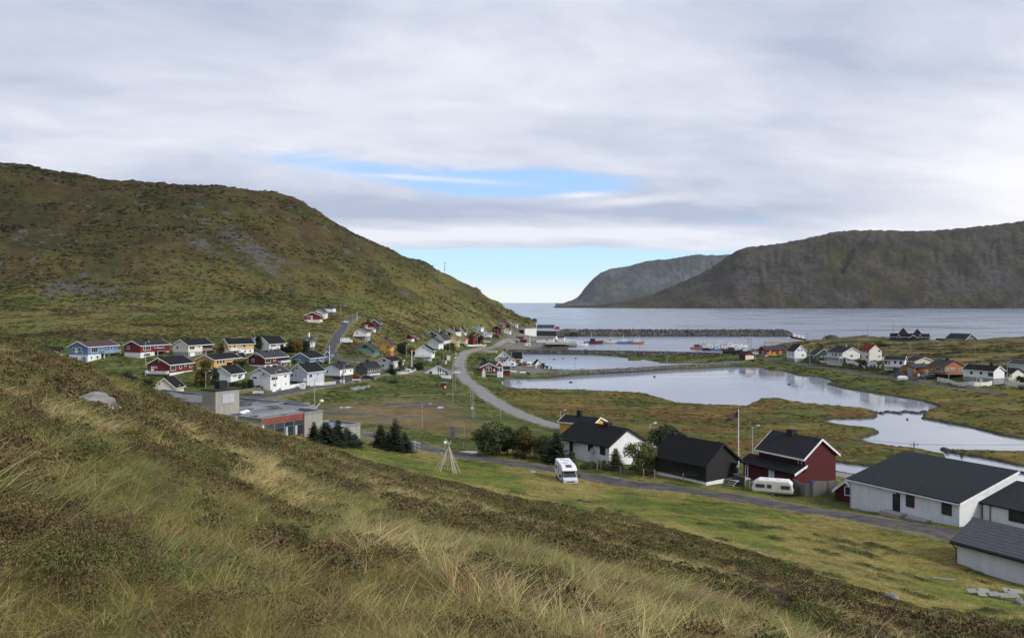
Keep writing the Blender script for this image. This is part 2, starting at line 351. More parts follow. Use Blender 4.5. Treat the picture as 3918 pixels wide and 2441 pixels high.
def water_dist(x, y):
    d = np.full(len(x), 1e3)
    for poly in (LAKE, LAGOON, SEA):
        lo, hi = poly.min(0)-40, poly.max(0)+40
        m = (x > lo[0]) & (x < hi[0]) & (y > lo[1]) & (y < hi[1])
        if m.any(): d[m] = np.minimum(d[m], poly_dist(x[m], y[m], poly))
    return d
# hill boundary: distance at which the heather slope ends, by direction
_bk = (np.array([-900,0,390,775,1230,1450,1640,1940,2420,2750,3300,3600,3918,4600])-CX)/F
_bd = np.array([60,60,58,65,76,82,86,77,70,61,50,44,41,38.])
def near_edge(x, y): return np.interp(x/np.maximum(y, .5), _bk, _bd)
def smooth_roads(x, y, h): return h
def H(x, y):
    x = np.atleast_1d(np.asarray(x, float)); y = np.atleast_1d(np.asarray(y, float))
    h = base_h(x, y)
    mt = sstep(26, 60, h)*sstep(380, 470, y) + .45*sstep(14, 30, h)*sstep(380, 470, y)*(x < 60)
    mt = np.clip(mt, 0, 1)
    rg = 1-np.abs(2*fbm(x/70, y/45, 5, 4)-1)
    mt2 = sstep(520, 600, y)*sstep(-.09, -.02, x/np.maximum(y, 1))*(h > 12)*(x < 30)
    h = h + mt2*(6*(1-np.abs(2*fbm(x/26, h/9, 15, 4)-1)-.72)+3*(fbm(x/8, y/8, 16, 3)-.5))
    h = h + mt*(9*(rg-.72) + 5.0*(fbm(x/22, y/18, 9, 4)-.5) + 2.2*(fbm(x/7, y/6, 13, 3)-.5))
    r = np.sqrt(x*x+y*y); ed = near_edge(x, y)
    nh = 1-sstep(.85, 1.15, r/ed)
    h = h + nh*sstep(1.5, 6, r)*(.55*(fbm(x/5.5, y/5.5, 21, 3)-.5) + .28*(fbm(x/1.5, y/1.5, 25, 2)-.5))
    gr = (1-nh)*sstep(3.8, 6, h)
    h = h + gr*(1-mt)*(.5*(fbm(x/11, y/11, 31, 3)-.5) + .22*(fbm(x/3, y/3, 35, 2)-.5))
    rk = sstep(430, 470, y)*(x > 150)*sstep(4, 9, h)
    h = h + rk*3.0*(fbm(x/16, y/9, 41, 4)-.5)
    wd = water_dist(x, y) + (fbm(x/9, y/9, 45, 3)-.5)*2.4
    bank = .16 + np.clip(wd, 0, 60)*.10 + .22*(fbm(x/4, y/4, 47, 2))
    h = np.where(wd < 0, -np.minimum(1.6, .15-wd*.25), np.where(wd < 25, np.maximum(np.minimum(h, bank+.15), np.minimum(.25, .1+wd*.1)), np.maximum(h, .5)))
    return h
def ground(px, py, dmin=3.0, dmax=1400):
    """distance at which the sight line through a photo pixel meets the ground; world point"""
    d = np.exp(np.linspace(math.log(dmin), math.log(dmax), 900)); k = (px-CX)/F
    z = CZ-(py-HY)/F*d; g = H(k*d, d); m = np.where(z <= g)[0]
    if len(m) == 0: return Vector(P3(px, py, dmax))
    i = m[0]
    if i == 0: dd = d[0]
    else:
        a, b = z[i-1]-g[i-1], z[i]-g[i]; dd = d[i-1]+(d[i]-d[i-1])*a/(a-b)
    return Vector((k*dd, dd, CZ-(py-HY)/F*dd))
def Hs(x, y): return float(H([x], [y])[0])
# ---------------------------------------------------------------- the ground sheet
PITCH = plan([(1210,1560),(1330,1540),(1500,1532),(1700,1530),(1760,1575),(1830,1640),(1700,1660),(1560,1632),(1380,1628),(1260,1620)], 4.5)
GRAVEL = plan([(1370,1640),(1430,1630),(1560,1690),(1700,1725),(1650,1745),(1500,1715),(1380,1715)], 7.6)
HARBOUR = plan([(1900,1325),(1960,1300),(2000,1290),(2120,1285),(2160,1312),(2120,1325),(2030,1334),(1940,1340)], 2.5)
YARD = plan([(1900,1392),(1950,1380),(2050,1385),(2100,1412),(2050,1424),(1960,1424),(1905,1410)], 2.2)
SHORE = plan([(2085,1322),(2150,1326),(2200,1333),(2190,1341),(2110,1341),(2040,1333)], .8)
def soft(x, y, poly, f): return 1-sstep(-f, f, poly_dist(x, y, poly))
def mixc(c, col, w): return c*(1-w[:, None]) + np.array(col)[None]*w[:, None]
def heather_w(x, y):
    """bands along the contours of the near slope"""
    a, b = x*.80+y*.60, -x*.60+y*.80            # a: downhill, b: along the slope
    n = .58*fbm(a/2.9, b/12, 51, 4) + .42*fbm(a/1.1, b/2.6, 55, 3)
    rr = np.sqrt(x*x+y*y)
    kk = x/np.maximum(y, .5)
    return sstep(.47, .58, n + .10*sstep(8, 60, rr) - .05*sstep(16, 7, rr)*sstep(.2, -.1, kk) + .11*sstep(.12, .42, kk)*sstep(45, 15, rr))
def straw_w(x, y):
    a, b = x*.80+y*.60, -x*.60+y*.80
    return sstep(.46, .62, .6*fbm(a/2.4+7, b/8, 61, 3)+.4*fbm(a/.8, b/1.6, 63, 3))
def scree_w(x, y, h):
    n1 = fbm((x+h*1.2)/30, (x*.4-h*.9)/70+y/90, 103, 4); k = x/np.maximum(y, 1)*F+CX; out = sstep(.68, .76, n1)*.25
    for px, py, rx, ry, tl in ((270,1110,230,42,.12),(950,950,130,50,.55),(760,930,90,30,.5),(1240,930,120,28,.45),(60,1060,120,40,.4),(1100,770,70,20,.3),(1000,1010,90,35,.5)):
        row = HY-(h-CZ)/np.maximum(y, 1)*F; u = (k-px)/rx; v = (row-py-(k-px)*tl)/ry; out = np.maximum(out, np.exp(-(u*u+v*v))*sstep(.35, .6, n1+.12))
    return np.clip(out, 0, 1)
def land_colour(x, y, h):
    n = len(x); r = np.sqrt(x*x+y*y); k = x/np.maximum(y, .5)
    f1 = fbm(x/14, y/9, 71, 4); f2 = fbm(x/5, y/4, 73, 4); f3 = fbm(x/40, y/26, 75, 3)
    c = np.tile(np.array([[.074, .098, .026]]), (n, 1))                     # cropped village grass
    c = mixc(c, (.150, .125, .050), .65*sstep(.48, .66, f2))
    c = mixc(c, (.050, .066, .018), .6*sstep(.5, .62, f1))
    # meadow between the slope and the road
    ed = near_edge(x, y); md = sstep(.95, 1.05, r/ed)*(1-sstep(3, 9, r-np.interp(k, (np.array([1400,1600,2000,2450,3000,3600,3918])-CX)/F, [150,143,128,118,108,95,92])))
    m = np.tile(np.array([[.155, .162, .036]]), (n, 1))
    m = mixc(m, (.090, .122, .024), sstep(.45, .60, f2)); m = mixc(m, (.205, .165, .055), .75*sstep(.52, .64, fbm(x/7, y/12, 77, 4)))
    m = mixc(m, (.072, .084, .024), .6*sstep(.60, .70, fbm(x/3, y/2.2, 79, 3)))
    c = c*(1-md[:, None]) + m*md[:, None]
    # marsh by the lake: rust, ochre and green in flat bands
    ms = sstep(3.6, 2.6, h)*sstep(150, 165, y)*sstep(-5, 6, x - np.interp(y, [150,200,280,380], [20,12,-7,-22]))*(y < 300)
    g = np.tile(np.array([[.120, .105, .030]]), (n, 1))
    u1 = fbm(x/26, y/8, 81, 4); g = mixc(g, (.120, .070, .028), sstep(.50, .62, u1)*sstep(300, 215, y)); g = mixc(g, (.20, .135, .048), .8*sstep(.60, .70, fbm(x/18, y/5, 83, 4)))
    g = mixc(g, (.072, .088, .024), .85*sstep(.52, .64, fbm(x/12, y/6, 85, 4)))
    c = c*(1-ms[:, None]) + g*ms[:, None]
    # worn gravel pitch
    w = soft(x, y, PITCH, 9); p = np.tile(np.array([[.170, .118, .062]]), (n, 1))
    p = mixc(p, (.120, .108, .088), sstep(.47, .60, f1)); p = mixc(p, (.150, .140, .048), .6*sstep(.55, .7, f2))
    w = w*np.clip(.45+1.2*f1, 0, 1); c = c*(1-w[:, None]) + p*w[:, None]
    w = np.maximum(soft(x, y, GRAVEL, 2.5), np.maximum(soft(x, y, HARBOUR, 8), soft(x, y, YARD, 3)))
    c = mixc(c, (.165, .158, .150), w*.9)
    # mountain
    mt = sstep(24, 40, h + 10*(f3-.5))*sstep(370, 450, y)*(x < 80)
    q = np.tile(np.array([[.080, .066, .030]]), (n, 1))
    q = mixc(q, (.058, .056, .026), sstep(.45, .6, f3)); q = mixc(q, (.095, .088, .030), .8*sstep(.50, .64, fbm(x/24, y/24, 87, 4)))
    low = sstep(90, 40, h)*sstep(-330, -60, x); q = mixc(q, (.125, .120, .036), .75*low)
    q = mixc(q, (.092, .064, .034), .5*sstep(.53, .68, fbm(x/30, h/9, 89, 4)))
    pp, al = .5*x+.86*h, .86*x-.5*h; q = mixc(q, (.150, .132, .046), .75*low*sstep(.46, .62, fbm(pp/6, al/42, 141, 4))); q = mixc(q, (.055, .058, .024), .7*sstep(.54, .66, fbm(pp/5+9, al/34, 143, 4)))
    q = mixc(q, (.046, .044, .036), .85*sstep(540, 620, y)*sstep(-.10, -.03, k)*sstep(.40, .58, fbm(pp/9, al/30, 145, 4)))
    q = q*(.80-.20*sstep(-40, -320, x)[:, None]*sstep(40, 80, h)[:, None])  # upper left slope darkened: cloud shade put into the ground colour
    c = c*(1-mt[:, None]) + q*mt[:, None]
    te = sstep(300, 335, y)*(1-mt)*(x < 20)*sstep(9, 14, h)                          # terrace under the mountain
    t = np.tile(np.array([[.135, .122, .042]]), (n, 1)); t = mixc(t, (.060, .044, .022), .9*sstep(.50, .60, fbm(x/30, y/14, 91, 4))); t = mixc(t, (.090, .105, .032), .8*sstep(.50, .62, fbm(x/24, y/16, 93, 4)))
    c = c*(1-te[:, None]) + t*te[:, None]
    # the point on the right
    pn = sstep(140, 170, x)*sstep(300, 330, y)*(y < 640); o = np.tile(np.array([[.082, .082, .026]]), (n, 1))
    o = mixc(o, (.165, .125, .052), sstep(.48, .62, fbm(x/18, y/7, 95, 4))); o = mixc(o, (.048, .046, .020), .85*sstep(.54, .66, fbm(x/14, y/10, 97, 4)))
    c = c*(1-pn[:, None]) + o*pn[:, None]
    # near slope
    nh = 1-sstep(.96, 1.04, r/ed + .10*(fbm(x/4, y/4, 99, 3)-.5))
    s = np.tile(np.array([[.128, .115, .038]]), (n, 1)); s = mixc(s, (.22, .18, .065), .8*straw_w(x, y))
    hw = heather_w(x, y); hc = np.tile(np.array([[.040, .031, .017]]), (n, 1)); hc = mixc(hc, (.034, .042, .015), sstep(.45, .6, fbm(x/2.5, y/2.5, 101, 3)))
    s = s*(1-.75*hw[:, None]) + hc*.75*hw[:, None]
    tr = trail_w(x, y); s = mixc(s, (.075, .050, .038), tr)
    c = c*(1-nh[:, None]) + s*nh[:, None]
    c = mixc(c, (.030, .027, .022), .9*soft(x, y, SHORE, 6)*sstep(.35, .5, f2+.15))
    # wet dark rim of stones at the water's edge
    wd = water_dist(x, y) + (fbm(x/9, y/9, 45, 3)-.5)*2.4; rim = sstep(1.6, .2, wd); c = mixc(c, (.045, .042, .034), .8*rim)
    rock = mt*scree_w(x, y, h)*.9 + mt*sstep(.60, .68, fbm(x/9, y/7, 107, 4))*.45
    rock = np.maximum(rock, sstep(430, 470, y)*(x > 120)*(y < 640)*sstep(.55, .62, fbm(x/12, y/6, 105, 3))*.9)
    return np.clip(c, 0, 1), np.clip(rock, 0, 1)
TRAIL = np.array([ground(a, b, 20)[:2] for a, b in ((2735,2150),(2800,2180),(2870,2215),(2950,2260),(3000,2310),(3040,2360),(3065,2400),(3080,2440))])
def trail_w(x, y):
    d = np.full(len(x), 9.)
    for a, b in zip(TRAIL[:-1], TRAIL[1:]):
        e = b-a; t = np.clip(((x-a[0])*e[0]+(y-a[1])*e[1])/(e@e), 0, 1); d = np.minimum(d, np.hypot(x-a[0]-t*e[0], y-a[1]-t*e[1]))
    return sstep(.80, .42, d + .5*(vnoise(x*2, y*2, 3)-.5))
def ground_material():
    m, nt, N, L, B = nodes('ground_cover')
    at = N.new('ShaderNodeAttribute'); at.attribute_name = 'soil'
    rk = N.new('ShaderNodeAttribute'); rk.attribute_name = 'rock'
    gm = N.new('ShaderNodeNewGeometry')
    def noise(s, det, sc=(1, 1, 1), rough=.62):
        mp = N.new('ShaderNodeMapping'); mp.inputs['Scale'].default_value = sc; L.new(gm.outputs['Position'], mp.inputs[0])
        n = N.new('ShaderNodeTexNoise'); n.inputs['Scale'].default_value = s; n.inputs['Detail'].default_value = det; n.inputs['Roughness'].default_value = rough
        L.new(mp.outputs[0], n.inputs['Vector']); return n.outputs['Fac']
    def mr(v, a, b, c, d):
        n = N.new('ShaderNodeMapRange'); L.new(v, n.inputs[0])
        for i, q in enumerate((a, b, c, d)): n.inputs[i+1].default_value = q
        return n.outputs[0]
    def mul(a, b):
        n = N.new('ShaderNodeMath'); n.operation = 'MULTIPLY'
        for i, q in enumerate((a, b)):
            if isinstance(q, (int, float)): n.inputs[i].default_value = q
            else: L.new(q, n.inputs[i])
        return n.outputs[0]
    def mixn(f, a, b, bt='MIX'):
        n = N.new('ShaderNodeMix'); n.data_type = 'RGBA'; n.blend_type = bt
        for s, v in ((n.inputs[0], f), (n.inputs[6], a), (n.inputs[7], b)):
            if isinstance(v, (int, float)): s.default_value = v
            elif isinstance(v, tuple): s.default_value = (*v, 1)
            else: L.new(v, s)
        return n.outputs[2]
    a = noise(3.2, 7); b = noise(.42, 8, (1, 1.6, 1)); c = noise(.09, 8, (1, 1, 2.2))
    f = mul(mul(mr(a, .25, .75, .50, 1.55), mr(b, .28, .72, .60, 1.38)), mr(c, .3, .7, .72, 1.25))
    col = mixn(1.0, at.outputs['Color'], f, 'MULTIPLY')
    hue = noise(.25, 6); col = mixn(mr(hue, .45, .75, 0, .30), col, mixn(1.0, col, (1.25, .97, .78), 'MULTIPLY'))
    rn = noise(.16, 9, (1, 1, 1.8), .7); rs = noise(.6, 8, (1, 1, 1), .7)
    rf = mr(mul(rk.outputs['Fac'], mr(rn, .40, .62, .0, 1.5)), .30, .62, 0, 1)
    rcol = mixn(mr(rs, .3, .7, 0, 1), (.050, .048, .050), (.135, .128, .130))
    rcol = mixn(mr(a, .5, .65, 0, .8), rcol, (.05, .048, .03))
    col = mixn(rf, col, rcol)
    L.new(col, B.inputs['Base Color']); B.inputs['Roughness'].default_value = .95; B.inputs['Specular IOR Level'].default_value = .08
    b1 = N.new('ShaderNodeBump'); b1.inputs['Strength'].default_value = .7; b1.inputs['Distance'].default_value = .22; L.new(a, b1.inputs['Height'])
    b2 = N.new('ShaderNodeBump'); b2.inputs['Strength'].default_value = .7; b2.inputs['Distance'].default_value = 1.3; L.new(b, b2.inputs['Height']); L.new(b1.outputs[0], b2.inputs['Normal'])
    L.new(b2.outputs[0], B.inputs['Normal'])
    return m
GROUND_MAT = ground_material()
def build_ground():
    th = np.concatenate([np.linspace(-85, -38, 40)[:-1], np.linspace(-38, 38, 760), np.linspace(38, 85, 40)[1:]])*math.pi/180
    r = np.exp(np.concatenate([np.linspace(math.log(.9), math.log(60), 330)[:-1], np.linspace(math.log(60), math.log(1700), 640)]))
    TH, RR = np.meshgrid(th, r); x = (RR*np.sin(TH)).ravel(); y = (RR*np.cos(TH)).ravel(); h = H(x, y)
    V = np.stack([x, y, h], 1); c, rock = land_colour(x, y, h)
    o = np_mesh('ground', V, grid_quads(len(r), len(th))[:, ::-1], GROUND_MAT, True,
                {'soil': ('FLOAT_COLOR', np.concatenate([c, np.ones((len(c), 1))], 1)), 'rock': ('FLOAT', rock)})
    tag(o, kind='structure'); return o
build_ground()
# ---------------------------------------------------------------- water
def water_mat(name, col, rough, s1, s2, dist, scl=(1, 2.2, 1)):
    m, nt, N, L, B = nodes(name)
    gm = N.new('ShaderNodeNewGeometry'); mp = N.new('ShaderNodeMapping'); mp.inputs['Scale'].default_value = scl; L.new(gm.outputs['Position'], mp.inputs[0])
    n1 = N.new('ShaderNodeTexNoise'); n1.inputs['Scale'].default_value = s1; n1.inputs['Detail'].default_value = 4; L.new(mp.outputs[0], n1.inputs['Vector'])
    n2 = N.new('ShaderNodeTexNoise'); n2.inputs['Scale'].default_value = s2; n2.inputs['Detail'].default_value = 4; L.new(mp.outputs[0], n2.inputs['Vector'])
    ad = N.new('ShaderNodeMath'); ad.operation = 'MULTIPLY_ADD'; L.new(n1.outputs['Fac'], ad.inputs[0]); ad.inputs[1].default_value = .5; L.new(n2.outputs['Fac'], ad.inputs[2])
    bp = N.new('ShaderNodeBump'); bp.inputs['Strength'].default_value = .5; bp.inputs['Distance'].default_value = dist; L.new(ad.outputs[0], bp.inputs['Height'])
    mr = N.new('ShaderNodeMapRange'); L.new(n2.outputs['Fac'], mr.inputs[0]); mr.inputs[1].default_value = .35; mr.inputs[2].default_value = .7
    mr.inputs[3].default_value = rough*.6; mr.inputs[4].default_value = rough*1.5; L.new(mr.outputs[0], B.inputs['Roughness'])
    B.inputs['Base Color'].default_value = (*col, 1); B.inputs['IOR'].default_value = 1.333; L.new(bp.outputs[0], B.inputs['Normal'])
    return m
SEA_MAT = water_mat('sea_water', (.16, .195, .26), .25, .05, .006, .9)
LAKE_MAT = water_mat('calm_water', (.22, .25, .30), .09, .9, .05, .018)
def flat(name, pts, z, mat, kind='structure'):
    o = bpy.data.objects.new(name, bpy.data.meshes.new(name)); COL.objects.link(o)
    o.data.from_pydata([(a, b, z) for a, b in pts], [], [tuple(range(len(pts)))]); o.data.update(); o.data.materials.append(mat)
    if kind: o['kind'] = kind
    return o
PIER_A, PIER_B = PZ(2040, 1421.5), PZ(2860, 1398)           # line of the causeway
flat('lake', [(-40, 90), (140, 90), (330, 150), (330, 360), (200, 420), PIER_B[:2], PIER_A[:2], (-30, 372)][::1], 0.0, LAKE_MAT)
flat('sea', [(-40, 374), PIER_A[:2], PIER_B[:2], (200, 422), (400, 430), (2000, 300), (100000, 2000), (100000, 110000), (-100000, 110000), (-100000, 3000), (-300, 1000), (-40, 700)], -0.01, SEA_MAT)
# ---------------------------------------------------------------- headlands across the fjord
def headland_mat(name, green, rockc, dark, gs=.6):
    m, nt, N, L, B = nodes(name)
    gm = N.new('ShaderNodeNewGeometry')
    def noise(s, sc, det=9, rough=.62):
        mp = N.new('ShaderNodeMapping'); mp.inputs['Scale'].default_value = sc; L.new(gm.outputs['Position'], mp.inputs[0])
        n = N.new('ShaderNodeTexNoise'); n.inputs['Scale'].default_value = s; n.inputs['Detail'].default_value = det; n.inputs['Roughness'].default_value = rough
        L.new(mp.outputs[0], n.inputs['Vector']); return n.outputs['Fac']
    def mr(v, a, b, c=0, d=1):
        n = N.new('ShaderNodeMapRange'); L.new(v, n.inputs[0])
        for i, q in enumerate((a, b, c, d)): n.inputs[i+1].default_value = q
        return n.outputs[0]
    def mixn(f, a, b):
        n = N.new('ShaderNodeMix'); n.data_type = 'RGBA'
        for s, v in ((n.inputs[0], f), (n.inputs[6], a), (n.inputs[7], b)):
            if isinstance(v, tuple): s.default_value = (*v, 1)
            else: L.new(v, s)
        return n.outputs[2]
    big = noise(.0022, (1, .8, 2.0)); mid = noise(.008, (1, .5, 1.2)); fine = noise(.05, (1, .6, .9)); gul = noise(.010, (1.3, .5, .7), 12, .7)
    c = mixn(mr(big, .40, .62, 0, 1), rockc, green); c = mixn(mr(mid, .44, .60, 0, .9), c, dark)
    c = mixn(mr(gul, .52, .68, 0, .70), c, rockc); c = mixn(mr(fine, .42, .62, 0, .8), c, dark)
    L.new(c, B.inputs['Base Color']); B.inputs['Roughness'].default_value = .95; B.inputs['Specular IOR Level'].default_value = .1
    bp = N.new('ShaderNodeBump'); bp.inputs['Strength'].default_value = .8; bp.inputs['Distance'].default_value = 14; L.new(gul, bp.inputs['Height'])
    b2 = N.new('ShaderNodeBump'); b2.inputs['Strength'].default_value = .6; b2.inputs['Distance'].default_value = 9; L.new(fine, b2.inputs['Height']); L.new(bp.outputs[0], b2.inputs['Normal'])
    L.new(b2.outputs[0], B.inputs['Normal']); return m
def headland(name, sky, d0, d1, mat, seed, pw=1.55, gul=.10, ref_g=0):
    xs = np.array([p[0] for p in sky], float); ys = np.array([p[1] for p in sky], float)
    nth, nv = 420, 90; kx = np.linspace(xs[0], xs[-1], nth); ky = np.interp(kx, xs, ys); k = (kx-CX)/F
    D0, D1 = np.interp(kx, *d0), np.interp(kx, *d1); zr = np.maximum(CZ+D1*(HY-ky)/F, 0)
    zr = zr*(1+.012*(fbm(kx/20, kx*0, seed+9, 3)-.5)) + sstep(0, 60, zr)*14*(fbm(kx/9, kx*0, seed+5, 3)-.5)
    v = np.linspace(0, 1.35, nv); V = []
    for vi in v:
        if vi <= 1:
            pr = .05*sstep(0, .04, vi) + .95*(1-(1-vi)**pw); d = D0+(D1-D0)*vi
            g = 1-np.abs(2*fbm(kx/110+vi*1.5, kx*0+vi*2.2, seed, 5)-1)
            g2 = 1-np.abs(2*fbm(kx/34+vi*1.6, kx*0+vi*5, seed+3, 4)-1)
            am = math.sin(math.pi*min(1, vi*1.05))*zr
            gd = np.exp(-((kx-3330+vi*-10+(1-vi)*190)/26)**2)*sstep(.05, .4, vi)*sstep(1.05, .8, vi)*ref_g
            z = zr*pr + am*gul*((g-.75)*1.5+(g2-.75)*.6) - gd*26
            d = d + (g-.7)*.10*(D1-D0)*math.sin(math.pi*min(1, vi))
        else:
            z = zr*(1-.35*(vi-1)) ; d = D1+(vi-1)*3000
        z = np.where(zr < 1, -2, z) - (2 if vi == 0 else 0)
        V.append(np.stack([k*d, d, z], 1))
    o = np_mesh(name, np.concatenate(V), grid_quads(nv, nth), mat, True); tag(o, kind='structure'); return o
headland('headland', [(2125,1161),(2150,1162),(2185,1150),(2210,1138),(2230,1112),(2260,1075),(2300,1042),(2330,1030),(2400,1020),(2470,1000),(2520,994),(2590,988),(2640,978),(2675,973),(2705,977),(2775,976),(2900,960),(3100,930),(3300,900)],
         ([2100,2400,3300],[7600,7800,8200]), ([2100,2400,3300],[8100,8900,9600]), headland_mat('far_cliff', (.070,.076,.050), (.115,.120,.138), (.046,.050,.056)), 301, 1.55, .10)  # bluish tones: some distance haze is put into the far headland's colours
headland('headland', [(2120,1174),(2200,1171),(2280,1168),(2330,1162),(2400,1150),(2500,1125),(2560,1098),(2620,1075),(2680,1048),(2730,1020),(2775,985),(2800,970),(2838,950),(2980,932),(3060,918),(3110,905),(3215,884),(3270,881),(3440,883),(3570,884),(3650,876),(3730,870),(3918,846),(4300,830),(4800,850)],
         ([2120,2300,2700,4800],[5200,4950,4700,4500]), ([2120,2300,2700,4800],[5300,5200,5450,5400]), headland_mat('near_cliff', (.062,.055,.014), (.080,.070,.068), (.024,.021,.014)), 331, 1.45, .10, 1)
# ---------------------------------------------------------------- houses
FR = {'A': (100,1250,.24722), 'B': (650,1250,.24722), 'C': (1100,1140,.20602), 'E': (1050,1330,.24722), 'G': (1480,1190,.20602), 'H': (1750,1190,.20602),
      'J': (2100,1180,.24722), 'K': (2600,1180,.24722), 'L': (2950,1220,.24722), 'M': (3318,1220,.24722), 'N': (450,1430,.41203), 'O': (1100,1440,.37083),
      'P': (1750,1530,.32962), 'Q': (2450,1550,.32962), 'R': (3118,1600,.33072), 'S': (3318,1950,.26455), 'X': (0,0,1)}
def fx(fr, x): return FR[fr][0]+x*FR[fr][2]
def fy(fr, y): return FR[fr][1]+y*FR[fr][2]
PAINT = {'white': (.80,.81,.82), 'cream': (.72,.69,.60), 'offwhite': (.66,.66,.63), 'red': (.17,.028,.026), 'darkred': (.088,.016,.018), 'maroon': (.11,.022,.025), 'blue': (.13,.22,.38), 'lightblue': (.30,.40,.52),
 'yellow': (.62,.37,.07), 'orange': (.64,.40,.16), 'peach': (.66,.50,.36), 'green': (.13,.22,.18), 'darkgreen': (.055,.085,.07), 'palegreen': (.30,.36,.29), 'sand': (.66,.56,.30), 'black': (.022,.022,.024),
 'charcoal': (.065,.066,.070), 'grey': (.30,.31,.32), 'darkgrey': (.13,.13,.135), 'lilac': (.52,.54,.62), 'brown': (.26,.10,.045), 'timber': (.36,.17,.075), 'brick': (.42,.16,.10), 'wood': (.45,.30,.15), 'concrete': (.36,.35,.33), 'oxide': (.15,.045,.035)}
ROOF = {'black': (.024,.025,.028), 'dark': (.045,.047,.054), 'slate': (.075,.078,.088), 'grey': (.16,.17,.19), 'plum': (.12,.075,.085), 'red': (.30,.06,.05), 'pale': (.36,.38,.41), 'rust': (.22,.08,.06)}
def wallm(c): return M('cladding_'+c, PAINT[c], .75, .07, 1.2, boards='z', bw=.18, stain=.0)
def plainm(c): return M('paint_'+c, PAINT[c], .7, .10, 1.5, stain=.05)
def roofm(c): return M('roofing_'+c, tuple(v*.72 for v in ROOF[c]), .85, .28, 1.6, tiles=.36, spec=.10)
def fndm(c): return M('foundation_'+c, PAINT[c], .9, .15, 1.0, bump=.01, stain=.12)
WHITE = plainm('white')
class House: pass
HOUSES = {}
